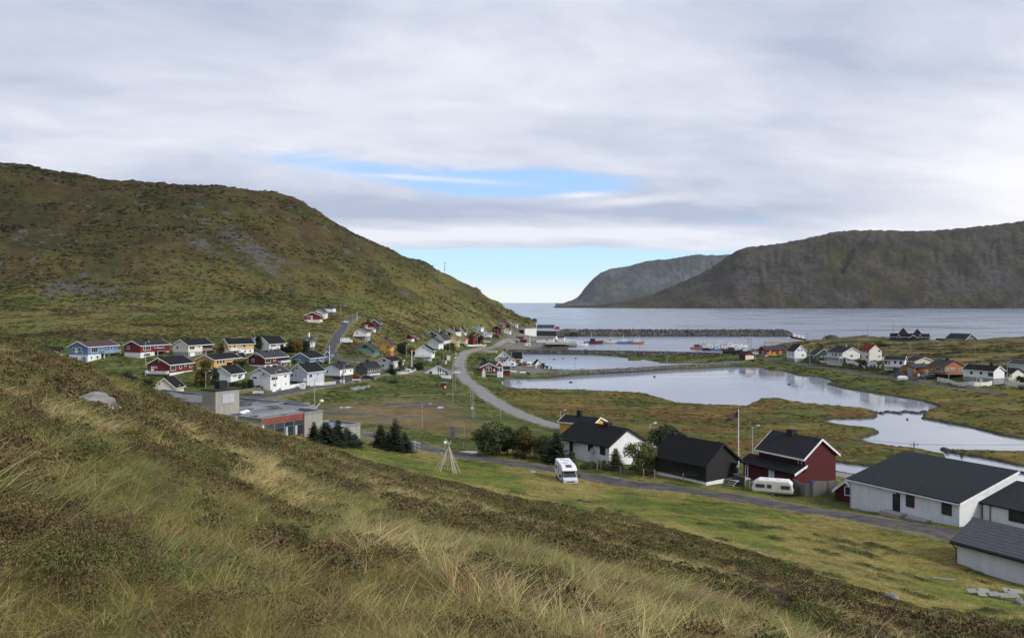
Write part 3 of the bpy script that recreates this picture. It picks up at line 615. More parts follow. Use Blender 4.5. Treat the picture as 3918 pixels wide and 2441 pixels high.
def house(key, fr, name, label, g, xl, xc, xr, yb, ye, ya, wall, roof, ratio=1.4, yf=None, fnd='white', trim='white', wins=(), chim=None, ov=.45, dmin=60, group=None, cat='house', hipped=False, pitch=None, wframe='white', deep=1.6, yaw=None, dd=None, flat_=False, cclr='black', glassrows=True):
    X = lambda v: fx(fr, v); Y = lambda v: fy(fr, v)
    pc = ground(X(xc), Y(yb), dmin) if dd is None else Vector(P3(X(xc), Y(yb), dd))
    d = pc.y; kl, kr = (X(xl)-CX)/F, (X(xr)-CX)/F
    best = None
    for a10 in ([yaw*10] if yaw is not None else range(30, 870, 5)):
        a = R(a10/10); t = (pc.x-kl*d)/(math.cos(a)+kl*math.sin(a)); den = math.sin(a)-kr*math.cos(a)
        if den <= 1e-4: continue
        s = (kr*d-pc.x)/den
        if t <= .3 or s <= .3: continue
        e = abs(math.log((s/t if g == 'L' else t/s)/ratio))
        if best is None or e < best[0]: best = (e, a, t, s)
    if best is None: raise ValueError(key)
    _, a, t, s = best
    m = d/F; hh = (Y(yb)-Y(ye))*m; hb = (Y(yb)-Y(yf))*m if yf is not None else 0
    ex = Vector((math.sin(a), math.cos(a))); ey = Vector((-math.cos(a), math.sin(a)))
    W = t if g == 'L' else s; LN = s if g == 'L' else t
    ap = Vector((pc.x, pc.y)) + (ey if g == 'L' else ex)*W/2
    if pitch is None: rise = CZ-ap.y*(Y(ya)-HY)/F-(pc.z+hh); rise = min(max(rise, W/2*math.tan(R(9))), W/2*math.tan(R(50)))
    else: rise = W/2*math.tan(R(pitch))
    ctr = Vector((pc.x, pc.y))+ex*s/2+ey*t/2
    root = thing(name, label, cat, (ctr.x, ctr.y, pc.z), R(90)-a, group)
    h = House(); HOUSES[key] = h
    h.root, h.t, h.s, h.hh, h.hb, h.rise, h.g, h.a, h.pc, h.fr, h.W, h.LN = root, t, s, hh, hb, rise, g, a, pc, fr, W, LN
    # local frame: x along the right face (0..s), y along the left face (0..t); origin moved to the middle
    def q(p, c, z):   # p along ridge 0..LN, c across 0..W
        return (p-s/2, c-t/2, z) if g == 'L' else (c-s/2, p-t/2, z)
    h.q = q
    ax = 'x' if g == 'L' else 'y'
    oc, op = (t/2, s/2) if g == 'L' else (s/2, t/2)
    if hb > .15:
        MB().box(-s/2+.05, s/2-.05, -t/2+.05, t/2-.05, -deep, hb).build('foundation', fndm(fnd), root)
        z0 = hb
    else: z0 = -deep
    wb = MB()
    if flat_: wb.box(-s/2, s/2, -t/2, t/2, z0, hh)
    elif hipped: wb.box(-s/2, s/2, -t/2, t/2, z0, hh)
    else: wb.prism([(-oc, z0), (oc, z0), (oc, hh), (0, hh+rise), (-oc, hh)], ax, -op, op)
    h.wall = wb.build('wall', wallm(wall) if not flat_ else plainm(wall), root)
    th = .16; sl = rise/(W/2)
    if flat_:
        h.roof = MB().box(-s/2-.15, s/2+.15, -t/2-.15, t/2+.15, hh+.004, hh+.22).build('roof', M('flat_'+roof, ROOF[roof], .6, .3, .5), root); h.roof_rise = 0
    elif hipped:
        i = min(s, t)/2; rl = max(LN-W, .6)
        e = ov
        zz = hh-.02
        base = [(-op-e, -oc-e), (op+e, -oc-e), (op+e, oc+e), (-op-e, oc+e)]
        def pt(p, c, z): return (p, c, z) if g == 'L' else (c, p, z)
        rb = MB().add([pt(*b_, zz) for b_ in base]+[pt(*b_, zz+.12) for b_ in base]+[pt(-rl/2, 0, hh+rise), pt(rl/2, 0, hh+rise)],
            [(0,1,2,3),(0,1,5,4),(1,2,6,5),(2,3,7,6),(3,0,4,7),(4,5,9,8),(5,6,9),(6,7,8,9),(7,4,8)])
        h.roof = rb.build('roof', roofm(roof), root)
    else:
        e = ov; zo = hh-sl*e+.02
        prof = [(-oc-e, zo), (0, hh+rise+.02), (oc+e, zo), (oc+e, zo+th), (0, hh+rise+.02+th*1.05), (-oc-e, zo+th)]
        h.roof = MB().prism(prof, ax, -op-.35, op+.35).build('roof', roofm(roof), root)
        if trim:
            tb = MB()
            for sg in (-1, 1):
                for p0, p1 in ((-op-.41, -op-.352), (op+.352, op+.41)):
                    tb.prism([(sg*(oc+e+.02), zo-.10), (0, hh+rise-.10), (0, hh+rise+.22), (sg*(oc+e+.02), zo+.20)], ax, p0, p1)
                c0 = sg*(oc+e+.004); c1 = sg*(oc+e+.05)
                if g == 'L': tb.box(-op-.352, op+.352, c0, c1, zo-.06, zo+.17)
                else: tb.box(c0, c1, -op-.352, op+.352, zo-.06, zo+.17)
            tb.build('bargeboard', plainm(trim), root)
    def face_pt(side, px, py):
        kx, kz = (px-CX)/F, -(py-HY)/F
        nrm = Vector((-ex.x, -ex.y)) if side == 'L' else Vector((-ey.x, -ey.y))
        dd_ = (pc.x*nrm.x+pc.y*nrm.y)/(kx*nrm.x+nrm.y); p = Vector((kx*dd_, dd_))-Vector((pc.x, pc.y))
        return (p.dot(ey) if side == 'L' else p.dot(ex)), CZ+kz*dd_-pc.z
    h.face_pt = face_pt
    def slab(mb, side, u0, u1, z0_, z1_, o0, o1):   # box on a face, from o0 to o1 outside it
        if side == 'L': mb.box(-s/2-o1, -s/2-o0, u0-t/2, u1-t/2, z0_, z1_)
        else: mb.box(u0-s/2, u1-s/2, -t/2-o1, -t/2-o0, z0_, z1_)
        return mb
    h.slab = slab
    h.pane_frames = wframe
    for w in wins: add_window(h, *w)
    for c in ([chim] if chim and isinstance(chim[0], (int, float)) else (chim or [])):
        if not isinstance(c, (tuple, list)): continue
        px_, pt_ = X(c[0]), Y(c[1]); k = (px_-CX)/F
        ep = ex if g == 'L' else ey; o2 = Vector((pc.x, pc.y)) + (ey if g == 'L' else ex)*W/2
        den = ep.x-k*ep.y; p = (k*o2.y-o2.x)/den if abs(den) > 1e-6 else LN/2
        p = min(max(p, .8), LN-.8); pos = o2+ep*p; top = max(CZ-pos.y*(pt_-HY)/F-pc.z, hh+rise+.5)
        cx_, cy_, _ = q(p, W/2, 0); r_ = c[2] if len(c) > 2 else .45
        mb = MB().box(cx_-r_, cx_+r_, cy_-r_, cy_+r_, hh+rise*.6, top-.12).box(cx_-r_-.08, cx_+r_+.08, cy_-r_-.08, cy_+r_+.08, top-.118, top)
        mb.build('chimney', plainm(cclr), h.roof)
    return h
def add_window(h, x0, y0, x1, y1, kind='w', col=None, side=None):
    fr = h.fr; X0, X1, Y0, Y1 = fx(fr, x0), fx(fr, x1), fy(fr, y0), fy(fr, y1)
    xcp = CX+h.pc.x/h.pc.y*F
    side = side or ('L' if (X0+X1)/2 < xcp else 'R')
    u0, z1 = h.face_pt(side, X0, Y0); u1, z0 = h.face_pt(side, X1, Y1)
    _, z1b = h.face_pt(side, X1, Y0); _, z0b = h.face_pt(side, X0, Y1); z1 = (z1+z1b)/2; z0 = (z0+z0b)/2
    if u0 > u1: u0, u1 = u1, u0
    lim = h.t if side == 'L' else h.s
    u0, u1 = max(u0, .1), min(u1, lim-.1)
    if u1-u0 < .5: m_ = (u0+u1)/2; u0, u1 = m_-.3, m_+.3
    if z1-z0 < .5: z0, z1 = (z0+z1)/2-.3, (z0+z1)/2+.3
    r = h.root
    if kind == 'w':
        fw = min(.13, (u1-u0)*.16); fm = h.slab(MB(), side, u0, u1, z0, z1, .0, .06)
        f = fm.build('window', plainm(col or h.pane_frames), r)
        n = max(1, min(5, round((u1-u0)/1.0))); gap = .07; pw = (u1-u0-2*fw-(n-1)*gap)/n; pb = MB()
        for i in range(n): h.slab(pb, side, u0+fw+i*(pw+gap), u0+fw+i*(pw+gap)+pw, z0+fw, z1-fw, .061, .068)
        pb.build('pane', GLASS, f)
    elif kind == 'd':
        o = h.slab(MB(), side, u0, u1, z0, z1, .0, .07).build('door', plainm(col or 'white'), r)
        if u1-u0 < 1.6:
            pb = h.slab(MB(), side, u0+(u1-u0)*.25, u1-(u1-u0)*.25, z0+(z1-z0)*.55, z1-.2, .071, .078); pb.build('pane', GLASS, o)
    elif kind == 'g': h.slab(MB(), side, u0, u1, z0, z1, .0, .08).build('garage_door', M('door_'+(col or 'white'), PAINT[col or 'white'], .6, .08, 1.5, boards='z', bw=.5), r)
    elif kind == 'o': h.slab(MB(), side, u0, u1, z0, z1, .0, .03).build('opening_shade', M('painted_opening_shade', (.02, .02, .02), .9, .4, 1.0), r)  # flat near-black slab on the wall: shade of an opening put into its colour
    elif kind == 'dish':
        c = (u0+u1)/2; z = (z0+z1)/2; rad = max(.35, (u1-u0)/2); mb = MB()
        p0 = (-h.s/2-.35, c-h.t/2, z) if side == 'L' else (c-h.s/2, -h.t/2-.35, z)
        p1 = (-h.s/2-.42, c-h.t/2, z+.03) if side == 'L' else (c-h.s/2, -h.t/2-.42, z+.03)
        pw_ = (-h.s/2+.02, c-h.t/2, z) if side == 'L' else (c-h.s/2, -h.t/2+.02, z)
        mb.tube(p0, p1, rad*.8, rad, 12).tube(pw_, p0, .05, .05, 5); mb.build('satellite_dish', plainm(col or 'darkgrey'), r)
    elif kind == 'b':      # balcony: floor, posts and boarded railing reaching out from the wall
        out = 1.5; fl = h.slab(MB(), side, u0, u1, z0-.14, z0, .0, out).build('balcony', plainm('grey'), r)
        rb = MB(); c = col or 'white'
        def rail(ua, ub, o0, o1):
            for zz in np.arange(z0+.12, z1-.02, .2): h.slab(rb, side, ua, ub, zz, zz+.13, o0, o1)
            h.slab(rb, side, ua, ub, z1-.06, z1, o0-.01, o1+.01)
        rail(u0, u1, out-.06, out); rail(u0, u0+.06, .05, out-.08); rail(u1-.06, u1, .05, out-.08)
        rb.build('railing', plainm(c), fl)
        for uu in (u0+.08, u1-.20): h.slab(MB(), side, uu, uu+.12, -1.2, z0-.141, out-.16, out-.04).build('post', plainm('white'), fl)
    elif kind == 'p': h.slab(MB(), side, u0, u1, z0, z1, .0, .05).build('panel', plainm(col or 'white'), r)
    elif kind == 'c':      # small porch canopy
        o = h.slab(MB(), side, u0, u1, z0, z1, .0, 1.2).build('porch_roof', roofm('black'), r)
# ---- left village, back row
house('lowdark','A','bungalow','low dark bungalow half hidden by the brow of the heather slope','R',60,535,562,462,342,238,'charcoal','dark',1.7,425,'white',None,[(385,345,440,400),(450,345,500,400,'w')],dmin=150)
house('blue','A','blue_house','blue two storey house with plum roof and long terrace on its left','L',660,955,1420,545,315,232,'blue','plum',1.75,437,'white','white',
  [(715,330,760,385),(765,335,792,408,'d'),(805,325,855,375),(1005,320,1110,400),(1155,310,1182,370),(1305,305,1335,362),(862,465,925,545,'g','blue'),(1000,457,1025,500),(1085,445,1120,495),(1163,430,1192,532,'d','darkred'),(1215,420,1265,480),(1305,410,1340,470),(1157,362,1418,402,'b','lightblue')],(905,195),dmin=150)
house('redback','A','red_house','red house with white basement and white side chimney behind the tall lamp post','L',1520,1770,2215,490,296,225,'red','dark',1.7,402,'white','white',
  [(1560,300,1600,350),(1815,305,1925,365),(1985,290,2035,335),(2040,285,2130,330),(1820,410,1920,460),(1992,388,2125,490,'o'),(1985,335,2170,372,'b','red')],(1860,185),dmin=150)
house('creamback','B','cream_house','cream house with grey basement and recessed red railed balcony','L',45,285,665,470,290,205,'cream','black',1.65,395,'grey','white',
  [(100,300,135,345),(150,226,170,250),(302,297,385,355),(438,290,466,330),(505,278,660,330,'o'),(507,325,660,360,'b','maroon'),(312,402,382,480,'g','white'),(440,390,468,430),(565,370,600,415)],(290,172),dmin=150,cclr='black')
house('orangeback','B','orange_house','pale orange house with bay windows and white basement beside an autumn tree','L',800,905,1300,432,272,192,'orange','black',1.7,358,'white','white',
  [(915,282,950,330),(980,280,1020,325),(1095,275,1112,320),(1120,270,1180,320),(1230,265,1256,300),(1150,360,1176,400),(1230,355,1256,395),(985,372,1022,412,'o'),(905,335,1078,370,'b'),(1065,322,1090,350,'dish')],(900,165),dmin=150)
house('whiteback','B','white_house','white house with black roof behind dark conifers in the back row','L',1320,1535,1795,378,265,160,'white','black',1.5,345,'white','white',
  [(1560,265,1640,312),(1665,255,1692,295),(1735,252,1762,290),(1490,318,1640,350,'b')],(1440,150),dmin=150)
house('boatshed','B','boat_shed','pale blue shed with rounded roof behind the white house','L',1298,1400,1425,260,165,135,'lightblue','pale',.7,None,trim=None,dmin=250,cat='shed',ov=.1)
house('stilts','C','small_cabin','little white cabin on stilts with tall white chimney beside the bushes','L',300,415,510,985,790,722,'offwhite','slate',1.0,915,'darkgrey','grey',[(438,800,452,870)],(395,648,.3),dmin=200,cat='cabin',cclr='white')
# ---- middle row
house('redmid','A','red_house','red house with white balcony, small attic window and dark red basement door','L',1880,2220,2585,765,590,485,'red','black',1.45,716,'white','white',
  [(1935,615,1972,685,'d'),(1980,615,2025,645),(2043,510,2077,542),(2235,603,2315,680),(2370,590,2405,652),(2445,580,2480,615),(2530,570,2567,632),(2375,712,2400,755),(2452,698,2477,778,'d','darkred'),(1890,680,2215,722,'b')],(1975,752),dmin=120)
house('yellow','B','yellow_house','bright yellow bungalow with black roof above the small white house','L',405,685,1090,668,515,440,'yellow','black',1.9,630,'white','white',
  [(465,525,497,572),(720,515,757,580),(765,512,802,577),(810,510,850,572),(890,505,910,545),(975,497,1005,532)],None,dmin=130)
house('yellowannex','B','garage','black roofed annexe joined to the right end of the yellow bungalow','L',1010,1085,1165,555,470,412,'yellow','black',1.3,None,trim='white',dmin=200,cat='annexe')
house('maroon','B','maroon_house','dark maroon house with grey roof and white balcony rail','L',1220,1465,1820,640,485,402,'maroon','slate',1.55,594,'white','white',
  [(1270,500,1307,545),(1320,420,1350,448),(1478,490,1560,560),(1600,485,1637,535),(1668,468,1815,548,'o'),(1668,518,1815,552,'b'),(1490,600,1550,627,'o'),(1720,570,1750,612,'o')],(1490,378),dmin=130)
house('bluemid','E','blue_house','low blue house with black roof and white framed attic window','L',268,545,775,240,165,82,'blue','black',1.3,None,trim='white',
  wins=[(388,95,422,137),(330,180,402,232),(553,175,607,212),(645,165,692,212),(708,160,742,210)],chim=(518,60),dmin=150)
house('bluewing','E','blue_annexe','narrow blue gabled annexe with two tiny windows joined to the low blue house','L',775,872,890,190,108,60,'blue','black',.7,None,trim='white',wins=[(805,128,825,148),(830,128,850,148)],dmin=200,cat='annexe')
# ---- front row along the lower road
house('creamgable','A','cream_house','cream house with dark hip end roof just behind the flat school roof','L',1985,2300,2440,1040,938,800,'cream','black',1.0,None,trim='cream',wins=[(2045,855,2087,897),(1985,890,2020,930,'dish','black'),(2365,905,2380,950)],chim=(1975,745,.55),dmin=140)
house('darkroof','A','dark_house','small dark roofed house with black chimney tucked between two dark trees','L',1592,1700,1765,990,880,815,'charcoal','dark',1.0,None,trim=None,chim=(1700,770),dmin=140)
house('whitesmall','B','white_house','small white house with large black chimney and round dark dish','L',630,940,1160,862,730,615,'white','black',1.05,None,trim='white',wins=[(975,745,1000,787),(1006,740,1032,782),(1095,725,1122,767),(1055,752,1088,788,'dish')],chim=(925,553,.6),dmin=140)
house('whitetall','B','white_house','two storey white house with shuttered windows, porch arch and yellow bush','L',1240,1555,1855,995,740,642,'white','slate',1.25,None,trim='white',
  wins=[(1280,767,1352,810),(1378,665,1412,690),(1438,715,1474,755,'dish'),(1565,772,1670,826),(1768,742,1806,787),(1597,880,1650,922),(1730,850,1785,960,'d'),(1785,860,1800,900)],chim=(1620,590),dmin=140)
house('lilac','E','lilac_house','lilac grey house with attic window and white angled balcony','L',240,505,770,598,380,258,'lilac','black',1.2,555,'cream','white',
  [(333,303,372,342),(256,405,302,452),(323,405,347,457),(283,334,310,360,'dish'),(533,405,587,467),(658,390,687,432),(245,470,500,508,'b','lilac'),(430,520,500,585,'p','cream')],(510,230),dmin=150)
house('whitedark','E','white_house','white house with charcoal basement and glazed porch on its right','L',745,1015,1220,510,325,252,'white','dark',1.1,440,'charcoal','darkgrey',
  [(803,348,837,392),(1053,350,1072,400),(1083,345,1107,392),(1168,335,1192,372),(1034,398,1066,430,'dish','grey'),(1224,305,1300,372,'w')],(1000,212),dmin=150)
house('greyfront','E','grey_house','dark grey house with three white windows and white foundation by parked car','L',1268,1435,1640,448,320,232,'darkgrey','dark',1.35,415,'white','darkgrey',
  [(1453,325,1487,377),(1489,322,1517,372),(1548,315,1582,362),(1610,303,1632,352),(1290,245,1322,285)],(1440,185),dmin=150)
house('beige','E','cream_house','cream gabled house behind the spruce with black roof','L',1570,1808,2000,382,216,155,'offwhite','black',1.2,340,'grey','white',[(1676,173,1722,222),(1658,255,1700,300)],None,dmin=180)
# ---- up the side road
house('green','C','green_house','green house with timber deck below the side road bend','L',1275,1615,1712,1100,975,850,'green','slate',1.0,None,trim='green',wins=[(1318,988,1367,1042),(1388,878,1475,932),(1685,970,1703,1012),(1362,1045,1612,1088,'b','wood')],chim=(1525,800),dmin=200,wframe='darkgreen',deep=3)
house('yellowtall','C','yellow_house','tall yellow house with orange brick lower storey and round window','L',1722,1912,1980,1068,885,765,'yellow','plum',.85,985,'brick','grey',[(1845,900,1878,932,'w','brown'),(1918,895,1932,932),(1953,882,1967,912)],(1832,725),dmin=220,wframe='brown')
house('creamroad','C','cream_house','cream house on grey garage block with wrap around white deck','L',1230,1475,1545,805,625,562,'cream','slate',.95,712,'grey','grey',[(1280,630,1312,672),(1200,738,1240,755,'w'),(1290,738,1328,755),(1378,735,1415,752),(1150,682,1475,712,'b')],(1328,530),dmin=220)
house('redroad','C','red_house','red house with white balcony highest on the right of the side road','L',1372,1612,1640,652,490,440,'red','slate',.8,580,'white','red',[(1425,502,1450,545),(1460,502,1486,562,'d'),(1378,548,1600,576,'b')],(1495,395),dmin=240)
house('darkroad','C','dark_house','dark grey house with white bargeboards behind the red hillside house','L',1522,1700,1752,615,472,402,'charcoal','dark',.9,540,'darkgrey','white',[(1560,480,1620,520)],(1572,378),dmin=250)
house('redupper','C','red_house','red cabin with white gable end deck, leftmost of the hillside trio','L',318,600,655,468,325,268,'red','dark',.8,402,'cream','white',[(358,330,432,367),(440,332,466,397,'d'),(368,405,430,450,'p')],None,dmin=260)
house('creamupper','C','cream_house','cream house with dark roof in the middle of the hillside trio','L',482,690,750,400,265,208,'cream','dark',1.0,None,trim='grey',wins=[(700,275,712,305)],chim=(530,170),dmin=280)
house('whiteupper','C','white_house','white hip roofed house with grey lower storey topmost of the hillside trio','L',668,850,900,322,190,135,'white','slate',1.0,262,'darkgrey',None,[(672,195,692,225),(798,190,838,212)],(628,130),dmin=290,hipped=True)
house('redshed','G','red_shed','little red outhouse with white lower wall at the foot of the mountain','L',365,465,515,572,490,437,'red','rust',1.0,520,'white','red',(),None,dmin=240,cat='shed')
house('redshedb','G','red_shed','narrow red shed with white bargeboards beside the little red outhouse','L',470,548,585,572,500,448,'red','slate',1.4,None,trim='white',dmin=240,cat='shed')
# ---- cluster beside the main road
house('commhall','G','community_house','white community house with tall gridded gable windows and sunken porch','L',722,1178,1196,1258,1145,1015,'white','slate',1.5,None,trim='white',
  wins=[(942,1052,975,1135),(978,1060,1012,1140),(1030,1082,1060,1142),(1072,1105,1135,1150),(940,1152,972,1196),(985,1152,1018,1196),(1030,1152,1060,1196),(1075,1150,1148,1196),(790,1120,838,1165,'w','black'),(725,1212,915,1258,'p','wood')],chim=(930,945),dmin=200,ov=.8)
house('whitedeck','G','white_house','large white house with steep roof and glazed room under its deck','L',525,832,890,938,738,638,'white','black',.85,None,trim='white',wins=[(662,675,682,702),(808,858,965,938,'w'),(845,745,880,800,'w'),(490,822,830,850,'b')],chim=None,dmin=220,ov=.7)
house('whitebrown','G','white_house','white gabled house with brown dormer just above the large white one','L',742,962,1052,712,600,515,'white','slate',.8,None,trim='white',wins=[(985,690,1030,712)],chim=(825,560),dmin=240)
house('creamtwin','G','cream_house','cream gabled house with dark roof and attic window in the roadside cluster','L',872,1058,1190,640,540,430,'cream','slate',1.3,None,trim='white',wins=[(948,500,976,527)],chim=(852,470),dmin=260)
house('darkgreenc','G','green_house','dark green gabled house with white windows at the cluster edge','L',752,922,955,528,432,370,'darkgreen','dark',.8,None,trim='white',wins=[(775,435,818,467),(778,498,818,530)],chim=(826,348),dmin=260)
house('redback2','G','red_house','dark red gable peeping between the dark green and the white house','L',978,1060,1110,470,415,365,'red','slate',1.0,None,trim='grey',wins=(),chim=(1050,360),dmin=280)
house('whitehill','G','white_house','cream white house with dark garage wing under the hillside','L',1078,1275,1382,450,388,330,'cream','black',1.2,None,trim='white',wins=[(1130,375,1150,395)],chim=(1290,355),dmin=280)
house('whitesteep','G','white_house','steep roofed white house with single gable window on the hillside','L',1315,1438,1482,445,388,308,'white','dark',.8,None,trim='white',wins=[(1352,360,1380,384),(1450,400,1465,425)],chim=(1410,312),dmin=290)
house('sandhouse','G','yellow_house','pale yellow gabled house beside the green bushes of the main road','L',1180,1330,1352,672,530,438,'sand','rust',.8,None,trim='sand',wins=[(1238,500,1266,527),(1285,535,1302,558),(1335,590,1348,625)],dmin=260)
house('peachhouse','G','peach_house','peach house with bright red roof and grey basement','L',1342,1465,1505,655,520,450,'peach','red',.9,605,'grey','cream',[(1395,525,1414,552),(1345,580,1460,605,'b','cream')],dmin=270)
house('redbarn','G','red_barn','square red barn with dark pyramid roof beside the peach house','L',1500,1605,1652,632,490,425,'red','dark',1.0,None,trim=None,wins=[(1535,580,1575,630,'o')],chim=(1515,420,.3),dmin=280,hipped=True,cat='barn')
house('palegreenh','G','green_house','pale green gabled house with two stacked gable windows','L',1548,1675,1690,405,340,292,'palegreen','slate',.7,None,trim='white',wins=[(1593,328,1622,356),(1593,378,1622,405)],chim=None,dmin=320)
house('whitewing','G','white_house','white house with slate roof joined behind the pale green one','L',1655,1752,1802,385,300,265,'white','slate',1.0,None,trim='white',wins=[(1768,320,1782,345)],chim=(1782,345),dmin=330)
house('tanhouse','G','brown_house','tan house with white bargeboards half hidden by the dark tree','L',1628,1770,1812,598,448,402,'brick','slate',.8,None,trim='white',dmin=300)
house('whitemodern','G','white_house','white house on charcoal basement beside the parked white car','L',1742,1915,1952,540,410,358,'white','slate',.85,485,'darkgrey','white',[(1818,428,1852,458),(1920,420,1945,455)],dmin=320)
house('redtall','G','red_house','tall dark red house with grey roof beside the brown boathouse','L',1965,2105,2132,448,330,285,'darkred','slate',.8,None,trim='red',wins=[(1990,340,2010,358),(2050,345,2070,362),(1995,395,2015,415),(2050,395,2070,415)],dmin=340)
house('brownshed','G','brown_boathouse','brown red boathouse with low gable below the tall red house','L',1960,2078,2092,522,470,428,'oxide','rust',.7,None,trim=None,dmin=330,cat='shed')
house('whiteredlong','H','white_store','white store with red roof edge on the bank above the road','L',820,980,1000,440,368,322,'white','red',.6,None,trim='white',wins=[(840,360,870,385)],dmin=340,cat='store')
house('orangehill','H','orange_house','orange gabled house on the rocky shoulder behind the red ones','L',655,835,900,310,268,220,'timber','grey',1.0,None,trim=None,wins=[(782,248,800,262)],dmin=420)
house('greyhill','H','grey_cabin','pale cabin with grey roof under the dark rock face','L',862,985,1002,245,222,186,'white','grey',.7,None,trim='white',dmin=450,cat='cabin')
house('whitebox','H','white_house','white box shaped house with dark windows beside the rock','L',1030,1108,1126,312,242,232,'white','dark',.7,None,trim='white',wins=[(1045,255,1065,272),(1042,282,1068,305,'o'),(1112,255,1122,270)],dmin=450,pitch=14)
house('redrock','H','red_cabin','red cabin perched on the outermost rock above the sea','L',1382,1455,1480,192,165,140,'red','slate',.8,None,trim=None,wins=[(1400,170,1412,180)],dmin=560,cat='cabin',deep=4)
house('redrockb','H','red_shed','red shed with one white window below the outermost rock','L',1265,1318,1350,258,228,202,'red','dark',1.0,None,trim=None,wins=[(1285,222,1306,236)],dmin=560,cat='shed',deep=4)
# fish harbour
house('fishhall','H','fish_hall','white fish hall with grey roof and recessed loading bay','L',1105,1255,1470,440,330,290,'offwhite','grey',1.6,None,trim='white',wins=[(1145,350,1235,385,'o'),(1140,385,1230,420,'o')],dmin=480,cat='hall',ov=.2,pitch=10)
house('fishmain','H','fish_factory','long fish factory with dark blue front and pale low roof by the quay','L',1252,1835,1900,530,374,352,'charcoal','pale',.28,470,'white',None,[(1260,478,1400,512,'p'),(1408,488,1475,540,'o')],dmin=480,cat='factory',ov=.2,flat_=True)
house('fishback','H','warehouse','white warehouse with long slate roof standing behind the dark factory','R',1478,1790,1810,340,318,258,'white','slate',2.2,None,trim=None,dmin=600,cat='warehouse',ov=.2)
house('netstore','H','net_store','rust orange store with steep roof next to the warehouse end','L',1800,1890,1902,365,310,290,'brick','rust',.6,None,trim=None,dmin=600,cat='store')
house('quayhouse','H','quay_house','long low white house with grey roof facing the parking place','R',1470,1788,1802,600,515,490,'white','grey',2.6,None,trim='white',wins=[(1497,530,1510,540),(1548,528,1560,540),(1645,522,1690,550)],dmin=450,cat='building')
house('quayhut','H','quay_hut','white hut with slate roof on the timber quay','R',1862,1985,2000,575,488,462,'white','slate',1.4,None,trim=None,dmin=450,cat='hut')
house('redstore','H','red_store','red store with pale awning in front of the dark factory','R',1088,1215,1230,528,492,476,'red','slate',2,None,trim=None,dmin=440,cat='store')
house('redstoreb','H','red_shed','low red shed with flat roof and white plinth beside the flag pole','R',1165,1278,1292,595,538,528,'red','red',1.6,None,trim=None,wins=[(1195,585,1240,600,'p')],dmin=430,cat='shed',pitch=9)
house('kiosk','H','red_kiosk','red kiosk with pale overhanging roof beside the white moored car','R',1055,1110,1125,598,552,536,'red','pale',1.2,None,trim=None,dmin=430,cat='kiosk',pitch=9,ov=.7)
house('carport','H','carport','long low open carport with white flat roof above the ditch','R',425,720,735,778,752,742,'white','pale',3.4,None,trim=None,dmin=380,cat='carport',flat_=True)
# peninsula between road and lagoon
house('whitelag','H','white_house','white gabled house with black roof and dark balcony facing the yard','L',708,1012,1024,1028,882,750,'white','black',.8,None,trim='white',
  wins=[(825,800,852,832),(864,800,890,832),(775,850,945,888,'b','black'),(820,905,850,940),(862,905,895,940),(955,900,985,932)],chim=(875,705),dmin=280,ov=.6)
house('whitelagwing','H','garage_wing','white garage wing with brown door joined to the white gabled house','R',1018,1195,1208,1000,878,770,'white','black',1.0,None,trim='white',wins=[(1085,905,1160,970,'g','brown'),(1015,900,1045,948)],dmin=280,cat='garage')
house('redtrees','H','red_house','red house with two white tree shapes beside a tall arched window','L',432,742,756,1195,1050,972,'red','dark',.55,1155,'grey','white',
  [(536,1002,582,1042),(588,1002,634,1042),(536,1056,582,1122),(588,1056,634,1122)],chim=None,dmin=240,ov=.5)
house('redtreesback','H','red_house','longer red rear house with slate roof behind the one with tree shapes','R',388,690,826,1150,1035,948,'red','dark',1.2,None,trim='white',chim=(515,892),dmin=260)
house('glassporch','H','glazed_porch','white glazed porch with raised deck beside the decorated red house','L',738,838,846,1240,1055,1030,'white','pale',.9,None,trim=None,wins=[(742,1066,772,1118,'w','black'),(790,1066,826,1120,'w','black'),(722,1170,838,1235,'p')],dmin=240,cat='porch',flat_=True)
house('redannex','H','red_annexe','dark roofed shed with red lower wall right of the glazed porch','R',838,970,985,1200,1080,1030,'red','dark',1.4,None,trim='white',dmin=240,cat='annexe')
house('lagshed','H','white_shed','small white shed with black roof beside the tractor','R',1412,1452,1578,1058,985,912,'white','black',1.2,None,trim='white',dmin=300,cat='shed')
house('redhut','O','red_hut','small red hut with flat grey lid and white plank on the marsh edge','L',1578,1640,1648,124,72,60,'red','grey',.8,None,trim=None,wins=[(1620,98,1640,122,'p')],dmin=150,cat='hut',flat_=True)
# ---- right bank
house('boathouse','K','red_garage','red garage with wide white door by the causeway end','R',925,1012,1158,798,728,672,'red','dark',.9,None,trim='red',wins=[(1020,726,1150,796,'g','cream')],dmin=280,cat='garage')
house('redlong','K','red_barn','long red barn with slate roof and grey double door','L',1228,1322,1632,752,640,592,'red','slate',2.4,715,'grey','red',[(1272,650,1312,742,'d','grey'),(1388,648,1418,710,'p','wood'),(1545,648,1574,708,'p','wood')],dmin=300,cat='barn')
house('whitepoint','K','white_house','steep white house with dark roof and grey basement near the pier','R',1658,1780,1965,835,665,572,'white','dark',1.0,775,'grey','white',
  [(1830,628,1857,662),(1873,628,1899,662),(1890,708,1922,740),(1693,703,1712,732),(1745,708,1762,738),(1788,785,1818,838,'d')],(1815,555),dmin=300)
house('darkgreenp','L','dark_green_house','low dark green house with long sloping roof and pale eaves','R',585,690,935,672,560,468,'darkgreen','slate',1.15,None,trim='cream',wins=[(765,572,803,608),(648,575,672,605)],chim=(800,435),dmin=290)
